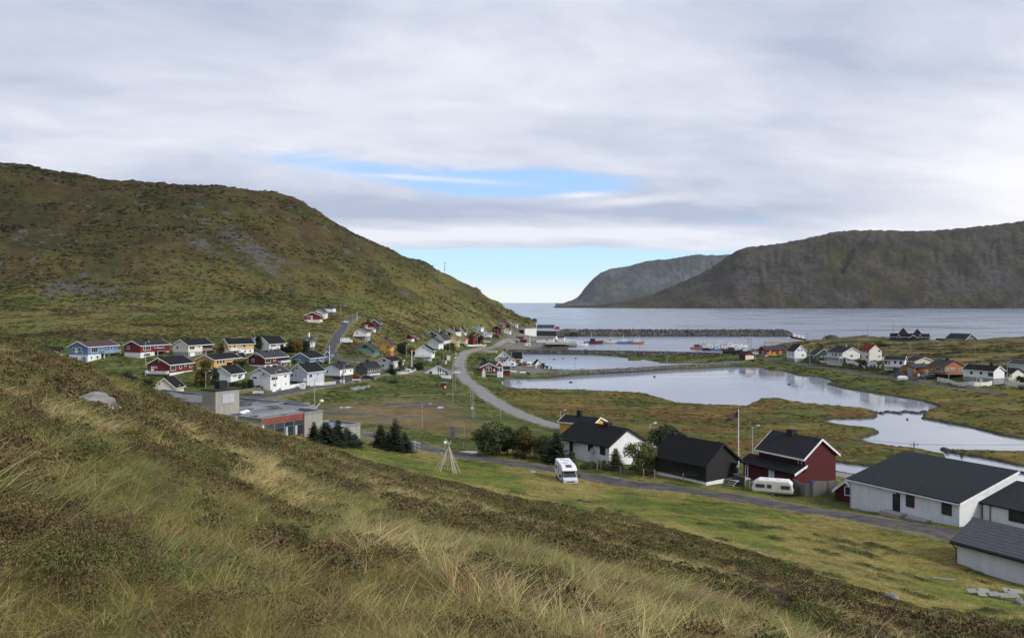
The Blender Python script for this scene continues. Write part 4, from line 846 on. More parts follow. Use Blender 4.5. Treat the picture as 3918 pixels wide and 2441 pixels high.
house('greypoint','L','grey_house','pale grey house with balcony and slate roof behind the white fence','R',862,1105,1392,682,530,445,'offwhite','dark',1.0,None,trim='offwhite',wins=[(1223,553,1267,592),(1210,475,1245,490),(945,530,965,580),(990,532,1022,580),(1058,540,1080,590),(862,572,1100,602,'b','offwhite')],chim=(1065,415),dmin=290)
house('creamred','L','cream_house','tall cream house with red tiled roof and small red porch','R',1378,1522,1715,650,482,395,'cream','red',1.1,None,trim=None,wins=[(1658,483,1692,506),(1658,572,1690,590),(1392,475,1408,512),(1430,478,1452,517),(1478,483,1500,525),(1475,568,1498,612),(1340,555,1400,612,'o')],chim=(1565,375),dmin=280,cclr='brick',wframe='darkgrey')
house('longwhite','L','white_bungalow','low white bungalow with slate roof, maroon windows and curved end','R',1760,2065,2092,748,638,588,'white','dark',2.2,None,trim='white',wins=[(1765,645,1800,700,'w','maroon'),(1818,652,1840,703,'w','maroon'),(1905,645,1940,692,'w','maroon'),(1990,650,2028,708,'d','maroon'),(1762,712,2060,742,'b','white')],dmin=270)
house('longcream','M','cream_house','long cream house with wide gable behind the orange garage','R',570,740,1042,702,660,600,'cream','dark',1.1,None,trim='cream',wins=[(590,640,608,692),(640,655,660,700),(858,662,895,695)],dmin=280)
house('garageor','M','orange_garage','orange timber garage with glazed lift door and slate roof','L',540,718,945,882,757,703,'timber','slate',1.4,None,trim=None,wins=[(628,765,700,886,'g','grey'),(590,805,612,872,'d','maroon'),(556,795,580,835,'w','brown'),(752,765,802,798,'o')],dmin=260,cat='garage')
house('orangebig','M','timber_house','orange timber house on a dark raised base with many white windows','R',950,1205,1515,935,740,650,'timber','slate',1.0,858,'black','brown',
  [(988,725,1012,782),(1063,748,1147,806),(1160,765,1198,806),(1202,765,1238,806),(1255,760,1300,788),(1312,760,1356,788),(1420,765,1475,806),(1215,815,1500,850,'b','timber')],chim=(1242,598),dmin=260,deep=2.5)
house('whiteblack','M','white_house','white house with long black roof and grey basement behind the boarded fence','R',1485,1955,2125,1022,812,735,'white','black',1.9,925,'grey','white',
  [(1588,805,1638,862),(1738,813,1787,866),(1872,828,1952,892,'w','darkgrey'),(1593,918,1632,962),(1690,920,1790,1002,'p','white'),(1705,925,1735,1000,'d','darkgrey'),(1895,945,1940,995)],chim=(1925,668),dmin=240)
house('creamblack','M','cream_house','cream gabled house with black roof and terrace beside the white one','R',1985,2240,2424,985,838,770,'cream','black',1.0,None,trim='black',wins=[(2010,850,2045,890,'w','darkgrey'),(2095,845,2150,892,'w','darkgrey'),(2165,850,2200,892,'w','darkgrey'),(1965,900,2235,940,'b','cream'),(2005,945,2120,1038,'o')],dmin=240)
house('slateright','M','grey_house','slate roofed house at the right edge above the cream gable','R',2190,2560,2700,830,715,662,'offwhite','slate',1.8,None,trim='white',dmin=260)
house('cabinmain','M','black_cabin','wide black holiday cabin with two tall peaks and white trimmed dormers','R',352,955,974,325,285,236,'charcoal','black',3.2,None,trim='white',wins=[(705,292,755,316,'w'),(475,262,505,300,'w'),(808,270,838,310,'w')],dmin=440,deep=3)
house('darkbarnr','M','dark_house','long dark roofed house with white gable window on the ridge','R',1208,1525,1700,340,318,236,'charcoal','dark',1.3,None,trim='white',wins=[(1570,290,1638,318)],dmin=440,deep=3)
house('darkbarns','M','shed','low dark lean to beside the long dark house on the ridge','R',1068,1175,1200,340,325,308,'charcoal','dark',1.6,None,trim=None,dmin=440,cat='shed')
# ---- near the camera
h = house('nearyellow','P','yellow_house','yellow house with black roof and tall chimney behind the white one','R',1188,1575,1715,425,285,210,'yellow','black',1.35,None,trim='white',chim=(1420,118,.5),dmin=125)
h = house('nearwhite','P','white_house','white house with glossy black tiled roof behind the motorhome','R',1208,1762,2165,765,530,338,'white','black',1.35,705,'white','black',
  [(1518,503,1577,600),(1655,533,1718,636),(1990,520,2066,608),(1556,556,1606,620,'dish','grey'),(1304,490,1342,602,'d','black'),(1378,625,1578,690,'b','white')],chim=(1745,258,.55),dmin=120,wframe='black',ov=.5)
h.slab(MB(), 'L', *sorted([h.face_pt('L', fx('P',1425), 0)[0], h.face_pt('L', fx('P',1272), 0)[0]]), 2.55+h.hb*.6, 2.75+h.hb*.6, 0, 1.5).build('porch_roof', roofm('black'), h.root)
h = house('nearblack','Q','black_house','matt black house with white foundation and open side door','R',165,765,1135,935,692,450,'black','black',1.35,893,'white','black',
  [(355,640,695,745,'o'),(1003,648,1045,800,'o')],chim=(512,338,.18),dmin=100,ov=.4)
h = house('nearred','Q','red_house','two storey dark red house with white trim and black lean to porch','R',1372,1908,2268,965,606,400,'darkred','dark',1.35,None,trim='white',
  wins=[(1833,602,1877,735)],chim=(1755,278,.5),dmin=100,ov=.55)
# ---------------------------------------------------------------- the old school
def flat_roof_mat():
    m, nt, N, L, B = nodes('wet_flat_roof'); tc = N.new('ShaderNodeTexCoord')
    mp = N.new('ShaderNodeMapping'); mp.inputs['Scale'].default_value = (1, .55, 1); L.new(tc.outputs['Object'], mp.inputs[0])
    n = N.new('ShaderNodeTexNoise'); n.inputs['Scale'].default_value = .35; n.inputs['Detail'].default_value = 5; n.inputs['Distortion'].default_value = .7; L.new(mp.outputs[0], n.inputs['Vector'])
    a = N.new('ShaderNodeMapRange'); L.new(n.outputs['Fac'], a.inputs[0]); a.inputs[1].default_value = .50; a.inputs[2].default_value = .53
    x = N.new('ShaderNodeMix'); x.data_type = 'RGBA'; L.new(a.outputs[0], x.inputs[0]); x.inputs[6].default_value = (.27, .29, .33, 1); x.inputs[7].default_value = (.035, .033, .030, 1); L.new(x.outputs[2], B.inputs['Base Color'])  # pale patches: standing water, with the sky's reflection put into its colour
    r = N.new('ShaderNodeMapRange'); L.new(a.outputs[0], r.inputs[0]); r.inputs[3].default_value = .04; r.inputs[4].default_value = .8; L.new(r.outputs[0], B.inputs['Roughness']); return m
CONC = M('weathered_concrete', (.34, .325, .29), .9, .2, .8, bump=.01, stain=.08)
CONCD = M('stained_concrete', (.30, .285, .255), .9, .25, .8, bump=.01, stain=.25)
REDP = M('flaking_red_paint', (.25, .07, .055), .75, .35, 1.3, stain=.1)
def school():
    a = R(34.5); root = thing('school_building', 'derelict flat roofed concrete school with square tower and red banded window wall', 'school', (-34.0, 112.0, 13.0), R(90)-a)
    FRM = flat_roof_mat()
    def block(x0, x1, y0, y1, zt, nm='wing_wall', deep=4.5):
        MB().box(x0, x1, y0, y1, -deep, zt-.35).build(nm, CONC, root)
        r = MB().box(x0+.25, x1-.25, y0+.25, y1-.25, zt-.349, zt-.28).build('roof', FRM, root)
        p = MB().box(x0-.06, x1+.06, y0-.06, y0+.25, zt-.34, zt).box(x0-.06, x1+.06, y1-.25, y1+.06, zt-.34, zt).box(x0-.06, x0+.25, y0+.251, y1-.251, zt-.34, zt).box(x1-.25, x1+.06, y0+.251, y1-.251, zt-.34, zt)
        p.build('parapet', M('parapet_metal', (.22, .23, .25), .6, .2, 1), root)
    block(0, 10.9, 0, 5.08, 4.25); block(-.4, 14.2, 5.1, 12.5, 4.25); block(6.1, 14.5, 12.52, 46, 4.25); block(14.22, 18.2, 11, 19, 3.8); block(10.92, 17, -1.6, 5.05, 1.75)
    t = MB().box(-.8, 3.2, 9.1, 12.2, -3, 7.45).build('tower', CONC, root)
    MB().box(-.95, 3.35, 8.95, 12.35, 7.452, 7.62).build('cornice', plainm('black'), t)
    MB().box(.6, 1.9, 10.1, 11.3, 7.63, 8.75).build('chimney', plainm('black'), t)
    MB().box(.3, 2.3, 9.02, 9.095, 5.6, 6.9).build('panel', M('pale_panel', (.42, .44, .47), .6, .1, 1), t)
    for i, (x, y) in enumerate(((1.2, 5.9), (2.4, 6.6))):
        b = MB().box(x, x+1.0, y, y+1.0, 3.95, 4.35).build('skylight', plainm('grey'), root); MB().lathe([(.5, 4.35), (.38, 4.55), (.1, 4.65)], (x+.5, y+.5, 0), 10).build('dome', plainm('white'), b)
    # window wall on the near right face
    x0, x1 = .35, 7.2
    MB().box(0.05, x1, -.07, -.003, 3.35, 4.2).build('red_band', REDP, root)
    MB().box(0.3, x1, -.07, -.003, .15, 1.15).build('red_band', REDP, root)
    MB().box(x1, x1+.14, -.12, -.003, 0, 4.2).build('red_post', plainm('darkred'), root)
    MB().box(.02, x0-.05, -.05, -.003, .15, 3.34).build('corner_strip', plainm('offwhite'), root)
    for i in range(4):
        u0 = x0+i*(x1-x0)/4; u1 = u0+(x1-x0)/4
        f = MB(); f.box(u0, u0+.10, -.06, -.003, 1.16, 3.34).box(u1-.10, u1, -.06, -.003, 1.16, 3.34).box(u0+.101, u1-.101, -.06, -.003, 1.16, 1.27).box(u0+.101, u1-.101, -.06, -.003, 3.24, 3.34).box(u0+.101, u1-.101, -.05, -.003, 2.62, 2.70)
        if i != 2: f.box(u0+.101, u1-.101, -.05, -.003, 2.95, 3.02)
        w = f.build('window', plainm('darkgrey'), root); MB().box(u0+.101, u1-.101, -.03, -.004, 1.27, 3.24).build('pane', GLASS, w)
        if i in (0, 2, 3): MB().box(u0+.25, u0+.62, -.045, -.031, 1.3, 2.6).build('curtain', M('pale_curtain', (.42, .50, .55), .8, .3, 3), w)
    MB().box(6.0, 6.09, 25.5, 46, 3.2, 4.2).build('red_band', M('faded_red_band', (.30, .10, .085), .8, .3, 1), root)
    MB().box(6.02, 6.09, 26.5, 33, 2.2, 3.18).build('window', GLASS, root)
    MB().box(13.6, 14.1, 5.3, 5.9, 3.96, 4.3).build('vent', plainm('grey'), root)
    lp = MB().tube((14.3, 5.6, 3.4), (15.4, 5.3, 4.6), .06).build('lamp_arm', plainm('offwhite'), root); MB().lathe([(.1, 0), (.34, .15), (.34, .35), (.1, .5)], (15.5, 5.25, 4.5), 10).build('lamp_globe', plainm('cream'), lp)
school()
# ---------------------------------------------------------------- white workshop and garage on the near right
CORR = M('ribbed_metal_roof', (.026, .032, .038), .78, .3, 2.2, tiles=.30, spec=.12)
ROUGHW = M('rough_cast_white', (.74, .76, .79), .9, .10, 1.2, bump=.01, stain=.02)
h = house('workshop','R','workshop','large white workshop with wide dark ribbed roof beside the gravel road','R',410,1665,2924,1255,980,617,'white','black',1,None,trim=None,yaw=61,dmin=80,cat='workshop',ov=.35,deep=2.5)
for o in (h.wall,): o.data.materials[0] = ROUGHW
h.roof.data.materials[0] = CORR
MB().box(-h.s/2+.02, h.s/2, -h.t/2-.06, -h.t/2-.003, .1, h.hh-.03).build('boarded_gable', M('upright_boards_white', (.72, .73, .74), .8, .08, 1, boards='x', bw=.2), h.root)
add_window(h, 903, 862, 985, 1072, 'd', 'black', 'L')
for w in ((1055,890,1153,1027),(1467,980,1584,1117)): add_window(h, *w, 'w', 'darkred', 'L')
r_ = h.root; hs, ht = h.s/2, h.t/2
u = h.face_pt('L', fx('R', 945), 0)[0]-ht
MB().box(-hs-1.5, -hs-.01, u-1.4, u+1.2, -.9, .05).build('doorstep', plainm('concrete'), r_)
u2 = h.face_pt('L', fx('R', 1235), 0)[0]-ht
MB().box(-hs-1.3, -hs-.01, u2-1.2, u2+1.2, -.9, .0).build('doorstep', plainm('concrete'), r_)
MB().box(-hs-.12, -hs-.003, u+.1, u+.4, h.hh-.55, h.hh-.38).build('wall_lamp', plainm('white'), r_)
mb = MB().tube((-hs-.32, ht+.1, h.hh-.12), (-hs-.10, ht-.05, h.hh-.7), .05).tube((-hs-.10, ht-.05, h.hh-.7), (-hs-.10, ht-.05, -.8), .05); mb.build('drainpipe', plainm('grey'), r_)
tb = MB(); sl = h.rise/hs
tb.prism([(-hs-.4, h.hh-sl*.4-.12), (0, h.hh+h.rise-.12), (0, h.hh+h.rise+.14), (-hs-.4, h.hh-sl*.4+.14)], 'y', -ht-.42, -ht-.352); tb.box(-hs-.42, -hs-.355, -ht-.35, ht+.35, h.hh-sl*.4-.1, h.hh-sl*.4+.06)
tb.build('bargeboard', plainm('white'), r_)
# lower wing reaching towards the camera
x0 = -hs+3.9; mb = MB(); wy0, wy1 = -ht-16, -ht-.36; rz = h.hh+(x0+hs)*sl
zt = h.hh-.35; c2 = 0.0
mb.prism([(x0, -2.5), (-x0, -2.5), (-x0, zt), (0, zt+(-x0)*sl), (x0, zt)], 'y', wy0, wy1); mb.build('wing_wall', ROUGHW, r_)
MB().prism([(x0-.4, zt-.4*sl+.02), (0, zt-x0*sl+.02), (-x0+.4, zt-.4*sl+.02), (-x0+.4, zt-.4*sl+.18), (0, zt-x0*sl+.18), (x0-.4, zt-.4*sl+.18)], 'y', wy0-.4, wy1+.30).build('wing_roof', CORR, r_)
fw = MB().box(x0-.07, x0-.003, -ht-5.0, -ht-3.2, .95, 2.25).build('window', plainm('darkred'), r_); MB().box(x0-.078, x0-.071, -ht-4.85, -ht-3.35, 1.1, 2.12).build('pane', GLASS, fw)
MB().tube((x0-.1, -ht-1.2, zt-.1), (x0-.1, -ht-1.2, -1.5), .06).build('drainpipe', plainm('darkgrey'), r_)
h = house('neargarage','X','garage','white garage with grey tiled roof in the tall grass, nearest building','R',3659,4151,4299,2296,2195,2109,'white','slate',1,None,trim=None,yaw=61,dd=67.4,cat='garage',ov=.45,deep=3)
h.wall.data.materials[0] = ROUGHW; h.roof.data.materials[0] = M('grey_roof_tiles', (.085, .09, .105), .7, .25, 2.5, tiles=.42, spec=.2)
hs, ht = h.s/2, h.t/2
MB().box(-hs-.52, -hs-.40, -ht-.35, ht+.35, h.hh-.33, h.hh-.20).tube((-hs-.4, ht+.2, h.hh-.3), (-hs-.06, ht-.02, h.hh-.75), .05).tube((-hs-.06, ht-.02, h.hh-.75), (-hs-.06, ht-.02, -.6), .05).build('gutter', plainm('black'), h.root)
for y in (.2, -1.4): MB().box(-hs-.15, -hs-.003, ht-6+y, ht-5.7+y, h.hh-.5, h.hh-.36).build('wall_lamp', plainm('white'), h.root)
MB().prism([(0, h.hh+h.rise+.16), (-.28, h.hh+h.rise+.04), (0, h.hh+h.rise+.34), (.28, h.hh+h.rise+.04)], 'y', -ht-.36, ht+.36).build('ridge_cap', plainm('darkgrey'), h.root)
# ladder leaning on the garage
g_ = h.root.matrix_basis if False else None
lad = thing('ladder', 'white ladder leaning against the grey tiled garage eave', 'ladder', h.root.matrix_basis.to_translation()+Vector((0, 0, 0)), h.root.rotation_euler.z)
c_, s_ = math.cos(lad.rotation_euler.z), math.sin(lad.rotation_euler.z)
yl = ht-8.6; 
for yy in (yl, yl-.5): MB().tube((-hs-1.2, yy, -.4), (-hs-.5, yy, h.hh+1.0), .04, .04, 6).build('rail', plainm('white'), lad)
for i in range(10):
    f = (i+.5)/10; MB().tube((-hs-1.2+.7*f, yl, -.4+(h.hh+1.4)*f), (-hs-1.2+.7*f, yl-.5, -.4+(h.hh+1.4)*f), .025, .025, 5).build('rung', plainm('white'), lad)
# ---------------------------------------------------------------- details of the near houses
h = HOUSES['nearred']; r_ = h.root; hs, ht = h.s/2, h.t/2
ul, ur = h.face_pt('L', fx('Q', 1262), 0)[0]-ht, h.face_pt('L', fx('Q', 1835), 0)[0]-ht
dp = 2.0; zE, zW = 2.25, 3.15
MB().box(-hs-dp, -hs-.004, -ht+.0, ht+1.1, -1, 2.2).build('porch_wall', wallm('darkred'), r_)
MB().prism([(-hs-dp-.5, zE-.1), (-hs-.005, zW), (-hs-.005, zW+.16), (-hs-dp-.5, zE+.06)], 'y', -ht-.45, ht+1.7).build('porch_roof', roofm('black'), r_)
MB().prism([(-hs-dp-.55, zE-.22), (-hs-.0, zW-.1), (-hs-.0, zW+.22), (-hs-dp-.55, zE+.1)], 'y', -ht-.52, -ht-.453).build('bargeboard', plainm('white'), r_)
o = MB().box(-hs-dp-.07, -hs-dp-.003, -.6, .4, .05, 2.05).build('door', plainm('white'), r_)
for z in (.6, 1.0, 1.4, 1.75): MB().box(-hs-dp-.078, -hs-dp-.071, -.2, -.02, z, z+.16).build('pane', GLASS, o)
f = MB().box(-hs-dp-.07, -hs-dp-.003, ht+.1, ht+.7, .2, 2.0).build('window', plainm('white'), r_); MB().box(-hs-dp-.078, -hs-dp-.071, ht+.25, ht+.55, .35, 1.85).build('pane', GLASS, f)
MB().box(-hs-dp-1.6, -hs-dp-.01, -1.5, ht+2.2, -.9, .0).build('decking', plainm('concrete'), r_)
MB().tube((-hs-.5, ht+.3, h.hh-.2), (-hs-.08, ht-.1, h.hh-.7), .05).tube((-hs-.08, ht-.1, h.hh-.7), (-hs-.08, ht-.1, 3.1), .05).build('drainpipe', plainm('white'), r_)
h = HOUSES['nearblack']; r_ = h.root; hs, ht = h.s/2, h.t/2
d0 = h.face_pt('R', fx('Q', 1003), 0)[0]-hs; d1 = h.face_pt('R', fx('Q', 1047), 0)[0]-hs
ex0 = d0
MB().box(d1+.05, d1+.13, -ht-1.15, -ht-.05, .55, 2.65).build('door', plainm('black'), r_)
st = MB().box(d0-.5, d1+1.9, -ht-2.0, -ht-.01, .30, .48).build('landing', plainm('concrete'), r_)
for i in range(5): MB().box(d0-.2-i*.32-.55, d0-.2-i*.32-.12, -ht-1.9, -ht-.6, .05-i*.24, .16-i*.24).build('step', plainm('concrete'), st)
for x_ in (d0+.3, d1+1.75): MB().box(x_, x_+.1, -ht-1.95, -ht-1.85, -1.6, .295).build('post', plainm('grey'), st)
BLACK_DOOR = h.root.matrix_basis.copy() if False else (h, d0, d1)
h = HOUSES['nearwhite']
# twin peaks and dormers of the black cabin on the ridge
h = HOUSES['cabinmain']; r_ = h.root; hs, ht = h.s/2, h.t/2; xx = h.t
def peak(px, py_top, w, base, front, nm, trim=True, rf='black'):
    u = h.face_pt('L', fx('M', px), 0)[0]-ht; z1 = h.face_pt('L', fx('M', px), fy('M', py_top))[1]; x0 = -hs-front
    MB().prism([(u-w/2, base), (u+w/2, base), (u, z1-.1)], 'x', x0+.3, hs*.6).build('gable_wall', wallm('charcoal'), r_)
    MB().prism([(u-w/2-.4, base-.2), (u, z1-.05), (u+w/2+.4, base-.2), (u+w/2+.4, base+.05), (u, z1+.2), (u-w/2-.4, base+.05)], 'x', x0, hs*.7).build('gable_roof', roofm(rf), r_)
    if trim: MB().prism([(u-w/2-.45, base-.3), (u, z1-.25), (u+w/2+.45, base-.3), (u+w/2+.45, base+.1), (u, z1+.25), (u-w/2-.45, base+.1)], 'x', x0-.06, x0-.003).build('bargeboard', plainm('white'), r_)
sc_ = h.pc.y/F*.24722
peak(545, 150, 180*sc_, h.hh-.2, -.9, 'peak', False); peak(765, 165, 165*sc_, h.hh-.2, -.9, 'peak', False)
peak(722, 248, 108*sc_, .9, 1.6, 'dormer'); 
for px in (490, 822): peak(px, 240, 42*sc_, .9, .8, 'dormer')
# ---------------------------------------------------------------- roads
def gpts(fr, pts, dmin=60): return [ground(fx(fr, a), fy(fr, b), dmin) for a, b in pts]
def spline(pts, step):
    P_ = [Vector((p[0], p[1], 0)) for p in pts]; P_ = [P_[0]*2-P_[1]]+P_+[P_[-1]*2-P_[-2]]; out = []
    for i in range(1, len(P_)-2):
        p0, p1, p2, p3 = P_[i-1:i+3]; n = max(2, int((p2-p1).length/step))
        for k in range(n):
            t = k/n; out.append(.5*((2*p1)+(p2-p0)*t+(2*p0-5*p1+4*p2-p3)*t*t+(3*p1-p0-3*p2+p3)*t**3))
    out.append(P_[-2]); return np.array([(p.x, p.y) for p in out])
def ribbon(name, pts, w, mat, off=.12, step=1.5, nl=5, wob=.25, seed=1, kind='structure', lat=0.0):
    c = spline(pts, step); t = np.gradient(c, axis=0); t /= np.linalg.norm(t, axis=1)[:, None]+1e-9; nr = np.stack([t[:, 1], -t[:, 0]], 1)
    s = np.cumsum(np.append(0, np.linalg.norm(np.diff(c, axis=0), axis=1)))
    ww = w if isinstance(w, (int, float)) else np.interp(np.linspace(0, 1, len(c)), np.linspace(0, 1, len(w)), w)
    e0 = ww/2+wob*2*(vnoise(s/3, s*0, seed)-.5); e1 = ww/2+wob*2*(vnoise(s/3, s*0, seed+3)-.5); L_ = []
    hc = H(c[:, 0], c[:, 1]); ker = np.ones(7)/7; hp = np.convolve(np.pad(hc, 3, 'edge'), ker, 'valid')
    for i in range(nl):
        f = i/(nl-1); o = -e0*(1-f)+e1*f+lat; p = c+nr*o[:, None]; hh = H(p[:, 0], p[:, 1]); z = np.maximum(hh, .5*hh+.5*hp)+off+.0003*p[:, 1]
        if i in (0, nl-1): z = np.minimum(z, hh-.06)
        L_.append(np.stack([p[:, 0], p[:, 1], z], 1))
    V = np.stack(L_, 1).reshape(-1, 3)
    o = np_mesh(name, V, grid_quads(len(c), nl), mat, True)
    if kind: o['kind'] = kind
    return o
def road_mat(name, c1, c2, sc=.7):
    m, nt, N, L, B = nodes(name); gm = N.new('ShaderNodeNewGeometry')
    n = N.new('ShaderNodeTexNoise'); n.inputs['Scale'].default_value = sc; n.inputs['Detail'].default_value = 8; n.inputs['Roughness'].default_value = .65; L.new(gm.outputs['Position'], n.inputs['Vector'])
    n2 = N.new('ShaderNodeTexNoise'); n2.inputs['Scale'].default_value = 9; n2.inputs['Detail'].default_value = 4; L.new(gm.outputs['Position'], n2.inputs['Vector'])
    ad = N.new('ShaderNodeMath'); ad.operation = 'MULTIPLY_ADD'; L.new(n2.outputs['Fac'], ad.inputs[0]); ad.inputs[1].default_value = .5; L.new(n.outputs['Fac'], ad.inputs[2])
    r = N.new('ShaderNodeMapRange'); L.new(ad.outputs[0], r.inputs[0]); r.inputs[1].default_value = .58; r.inputs[2].default_value = .92
    x = N.new('ShaderNodeMix'); x.data_type = 'RGBA'; L.new(r.outputs[0], x.inputs[0]); x.inputs[6].default_value = (*c1, 1); x.inputs[7].default_value = (*c2, 1); L.new(x.outputs[2], B.inputs['Base Color'])
    B.inputs['Roughness'].default_value = .9; B.inputs['Specular IOR Level'].default_value = .12
    bp = N.new('ShaderNodeBump'); bp.inputs['Strength'].default_value = .5; bp.inputs['Distance'].default_value = .04; L.new(n2.outputs['Fac'], bp.inputs['Height']); L.new(bp.outputs[0], B.inputs['Normal']); return m
ASPH = road_mat('worn_asphalt', (.165, .165, .168), (.245, .24, .235)); ASPHD = road_mat('dark_asphalt', (.050, .052, .062), (.085, .087, .098)); GRAV = road_mat('gravel', (.038, .035, .037), (.120, .108, .102), .45); SHO = road_mat('gravel_verge', (.075, .075, .035), (.19, .165, .115))
near_c = gpts('X', [(1395,1662),(1500,1688),(1600,1711),(1760,1745),(2000,1780),(2200,1819),(2450,1856),(2750,1899),(3000,1937),(3300,1985),(3550,2030),(3700,2058),(3850,2085)], 70)
ribbon('verge', near_c, 6.9, SHO, .03, 1.5, 9, .8, 5); ribbon('road', near_c, 5.6, GRAV, .07, 1.5, 9, .6, 8)
main_c = gpts('X', [(1960,1300),(1905,1322),(1840,1334),(1790,1347),(1765,1368),(1757,1400),(1770,1440),(1805,1473),(1850,1507),(1910,1546),(1990,1586),(2080,1618),(2190,1645),(2450,1695),(2850,1768),(3210,1818),(3500,1868)], 100)
ribbon('verge', main_c, 7.2, SHO, .03, 2.5, 9, .7, 11); ribbon('road', main_c, 6.0, ASPH, .07, 2.5, 9, .15, 12)
def edge_line(cl, off, a, b):
    c = spline(cl, .8); n = len(c); t = np.gradient(c, axis=0); t /= np.linalg.norm(t, axis=1)[:, None]; nr = np.stack([t[:, 1], -t[:, 0]], 1); s = np.cumsum(np.append(0, np.linalg.norm(np.diff(c, axis=0), axis=1)))
    V, Q = [], []
    for i in range(int(a*n), int(b*n)-3, 9):
        k = [i, i+3]
        p = [c[k[0]]+nr[k[0]]*(off-.08), c[k[0]]+nr[k[0]]*(off+.08), c[k[1]]+nr[k[1]]*(off+.08), c[k[1]]+nr[k[1]]*(off-.08)]
        z = H([q[0] for q in p], [q[1] for q in p])+.24+.0004*p[0][1]; j = len(V); V += [(p[m][0], p[m][1], z[m]) for m in range(4)]; Q.append((j, j+1, j+2, j+3))
    o = np_mesh('road_marking', np.array(V), np.array(Q), M('road_paint', (.62, .62, .60), .7, .3, 3), False); o['kind'] = 'structure'
edge_line(main_c, 3.0, .40, .75); edge_line(main_c, -3.0, .40, .75)
low_c = gpts('X', [(640,1545),(800,1540),(1000,1519),(1100,1501),(1250,1475),(1400,1448),(1550,1425),(1660,1412),(1750,1408)], 150)
ribbon('verge', low_c, 5.8, SHO, .03, 2, 7, .5, 15); ribbon('road', low_c, 4.8, ASPHD, .08, 2, 7, .15, 16)
up_c = gpts('C', [(1700,1190),(1400,1185),(1080,1150),(930,1100),(810,1000),(830,900),(900,780),(960,680),(1040,560),(1120,450),(1210,375),(1290,338)], 200)
ribbon('verge', up_c, 5.6, SHO, .05, 2.5, 7, .4, 18); ribbon('road', up_c, 4.6, ASPHD, .12, 2.5, 7, .1, 19)
pt_c = gpts('L', [(-215,600),(50,640),(300,668),(600,715),(900,765),(1200,812),(1500,862),(1900,915),(2150,960),(2500,1010),(2900,1070),(3600,1180)], 200)
ribbon('verge', pt_c, 5.2, SHO, .03, 2.5, 7, .5, 22); ribbon('road', pt_c, 4.0, ASPHD, .08, 2.5, 7, .2, 23)
ribbon('path', gpts('A', [(900,690),(1100,668),(1300,640),(1500,635),(1700,625),(1880,615)], 150), 2.2, SHO, .05, 2, 5, .3, 25)
ribbon('path', gpts('O', [(1930,165),(1800,180),(1600,190),(1300,195),(1000,200)], 150), 1.8, SHO, .04, 2, 5, .8, 27)
ribbon('path', gpts('M', [(470,890),(430,840),(420,780)], 250), 5, GRAV, .05, 2, 5, .4, 30)
TR3 = [Vector((a[0], a[1], 0)) for a in TRAIL]
# ---------------------------------------------------------------- puddles
PUD = M('puddle_water', (.16, .17, .19), .03, .1, 1, spec=.8)
def puddle(fr, x, y, w, hgt, seed, dmin=70):
    g = ground(fx(fr, x), fy(fr, y), dmin); d = g.y; rx = w*FR[fr][2]*d/F/2; ry = hgt*FR[fr][2]*d*d/(F*(CZ-g.z))/2
    n = 40; v = []
    for i in range(n):
        t = 2*math.pi*i/n; k = .55+.75*float(fbm(np.array([math.cos(t)*1.6+seed*7.1]), np.array([math.sin(t)*1.6]), seed, 3)[0]); v.append((g.x+rx*k*math.cos(t), g.y+ry*k*math.sin(t)))
    zz = H([p[0] for p in v], [p[1] for p in v]); z = float(np.mean(zz))*.6+g.z*.4+(.09 if fr in 'PQ' or (fr == 'O' and y > 600) else .05)
    flat('puddle', v, z, PUD)
for i, a in enumerate([(1100,275,180,28),(1010,300,120,16),(760,275,160,14),(600,322,140,18),(1440,210,90,10),(1230,205,160,10),(1580,322,70,26),(1340,262,110,14),(1470,282,50,14),(1830,790,330,36),(1570,795,80,14),(1850,846,40,8),(1330,725,150,26),(1320,690,120,14),(960,205,170,8)]): puddle('O', *a, i+3)
for i, a in enumerate([(860,838,110,30),(2135,935,80,18),(660,705,60,24),(640,780,60,14),(590,740,50,16),(700,705,50,22),(940,745,70,10),(110,678,50,10),(10,872,70,14)]): puddle('P' if i < 8 else 'Q', *a, i+33)
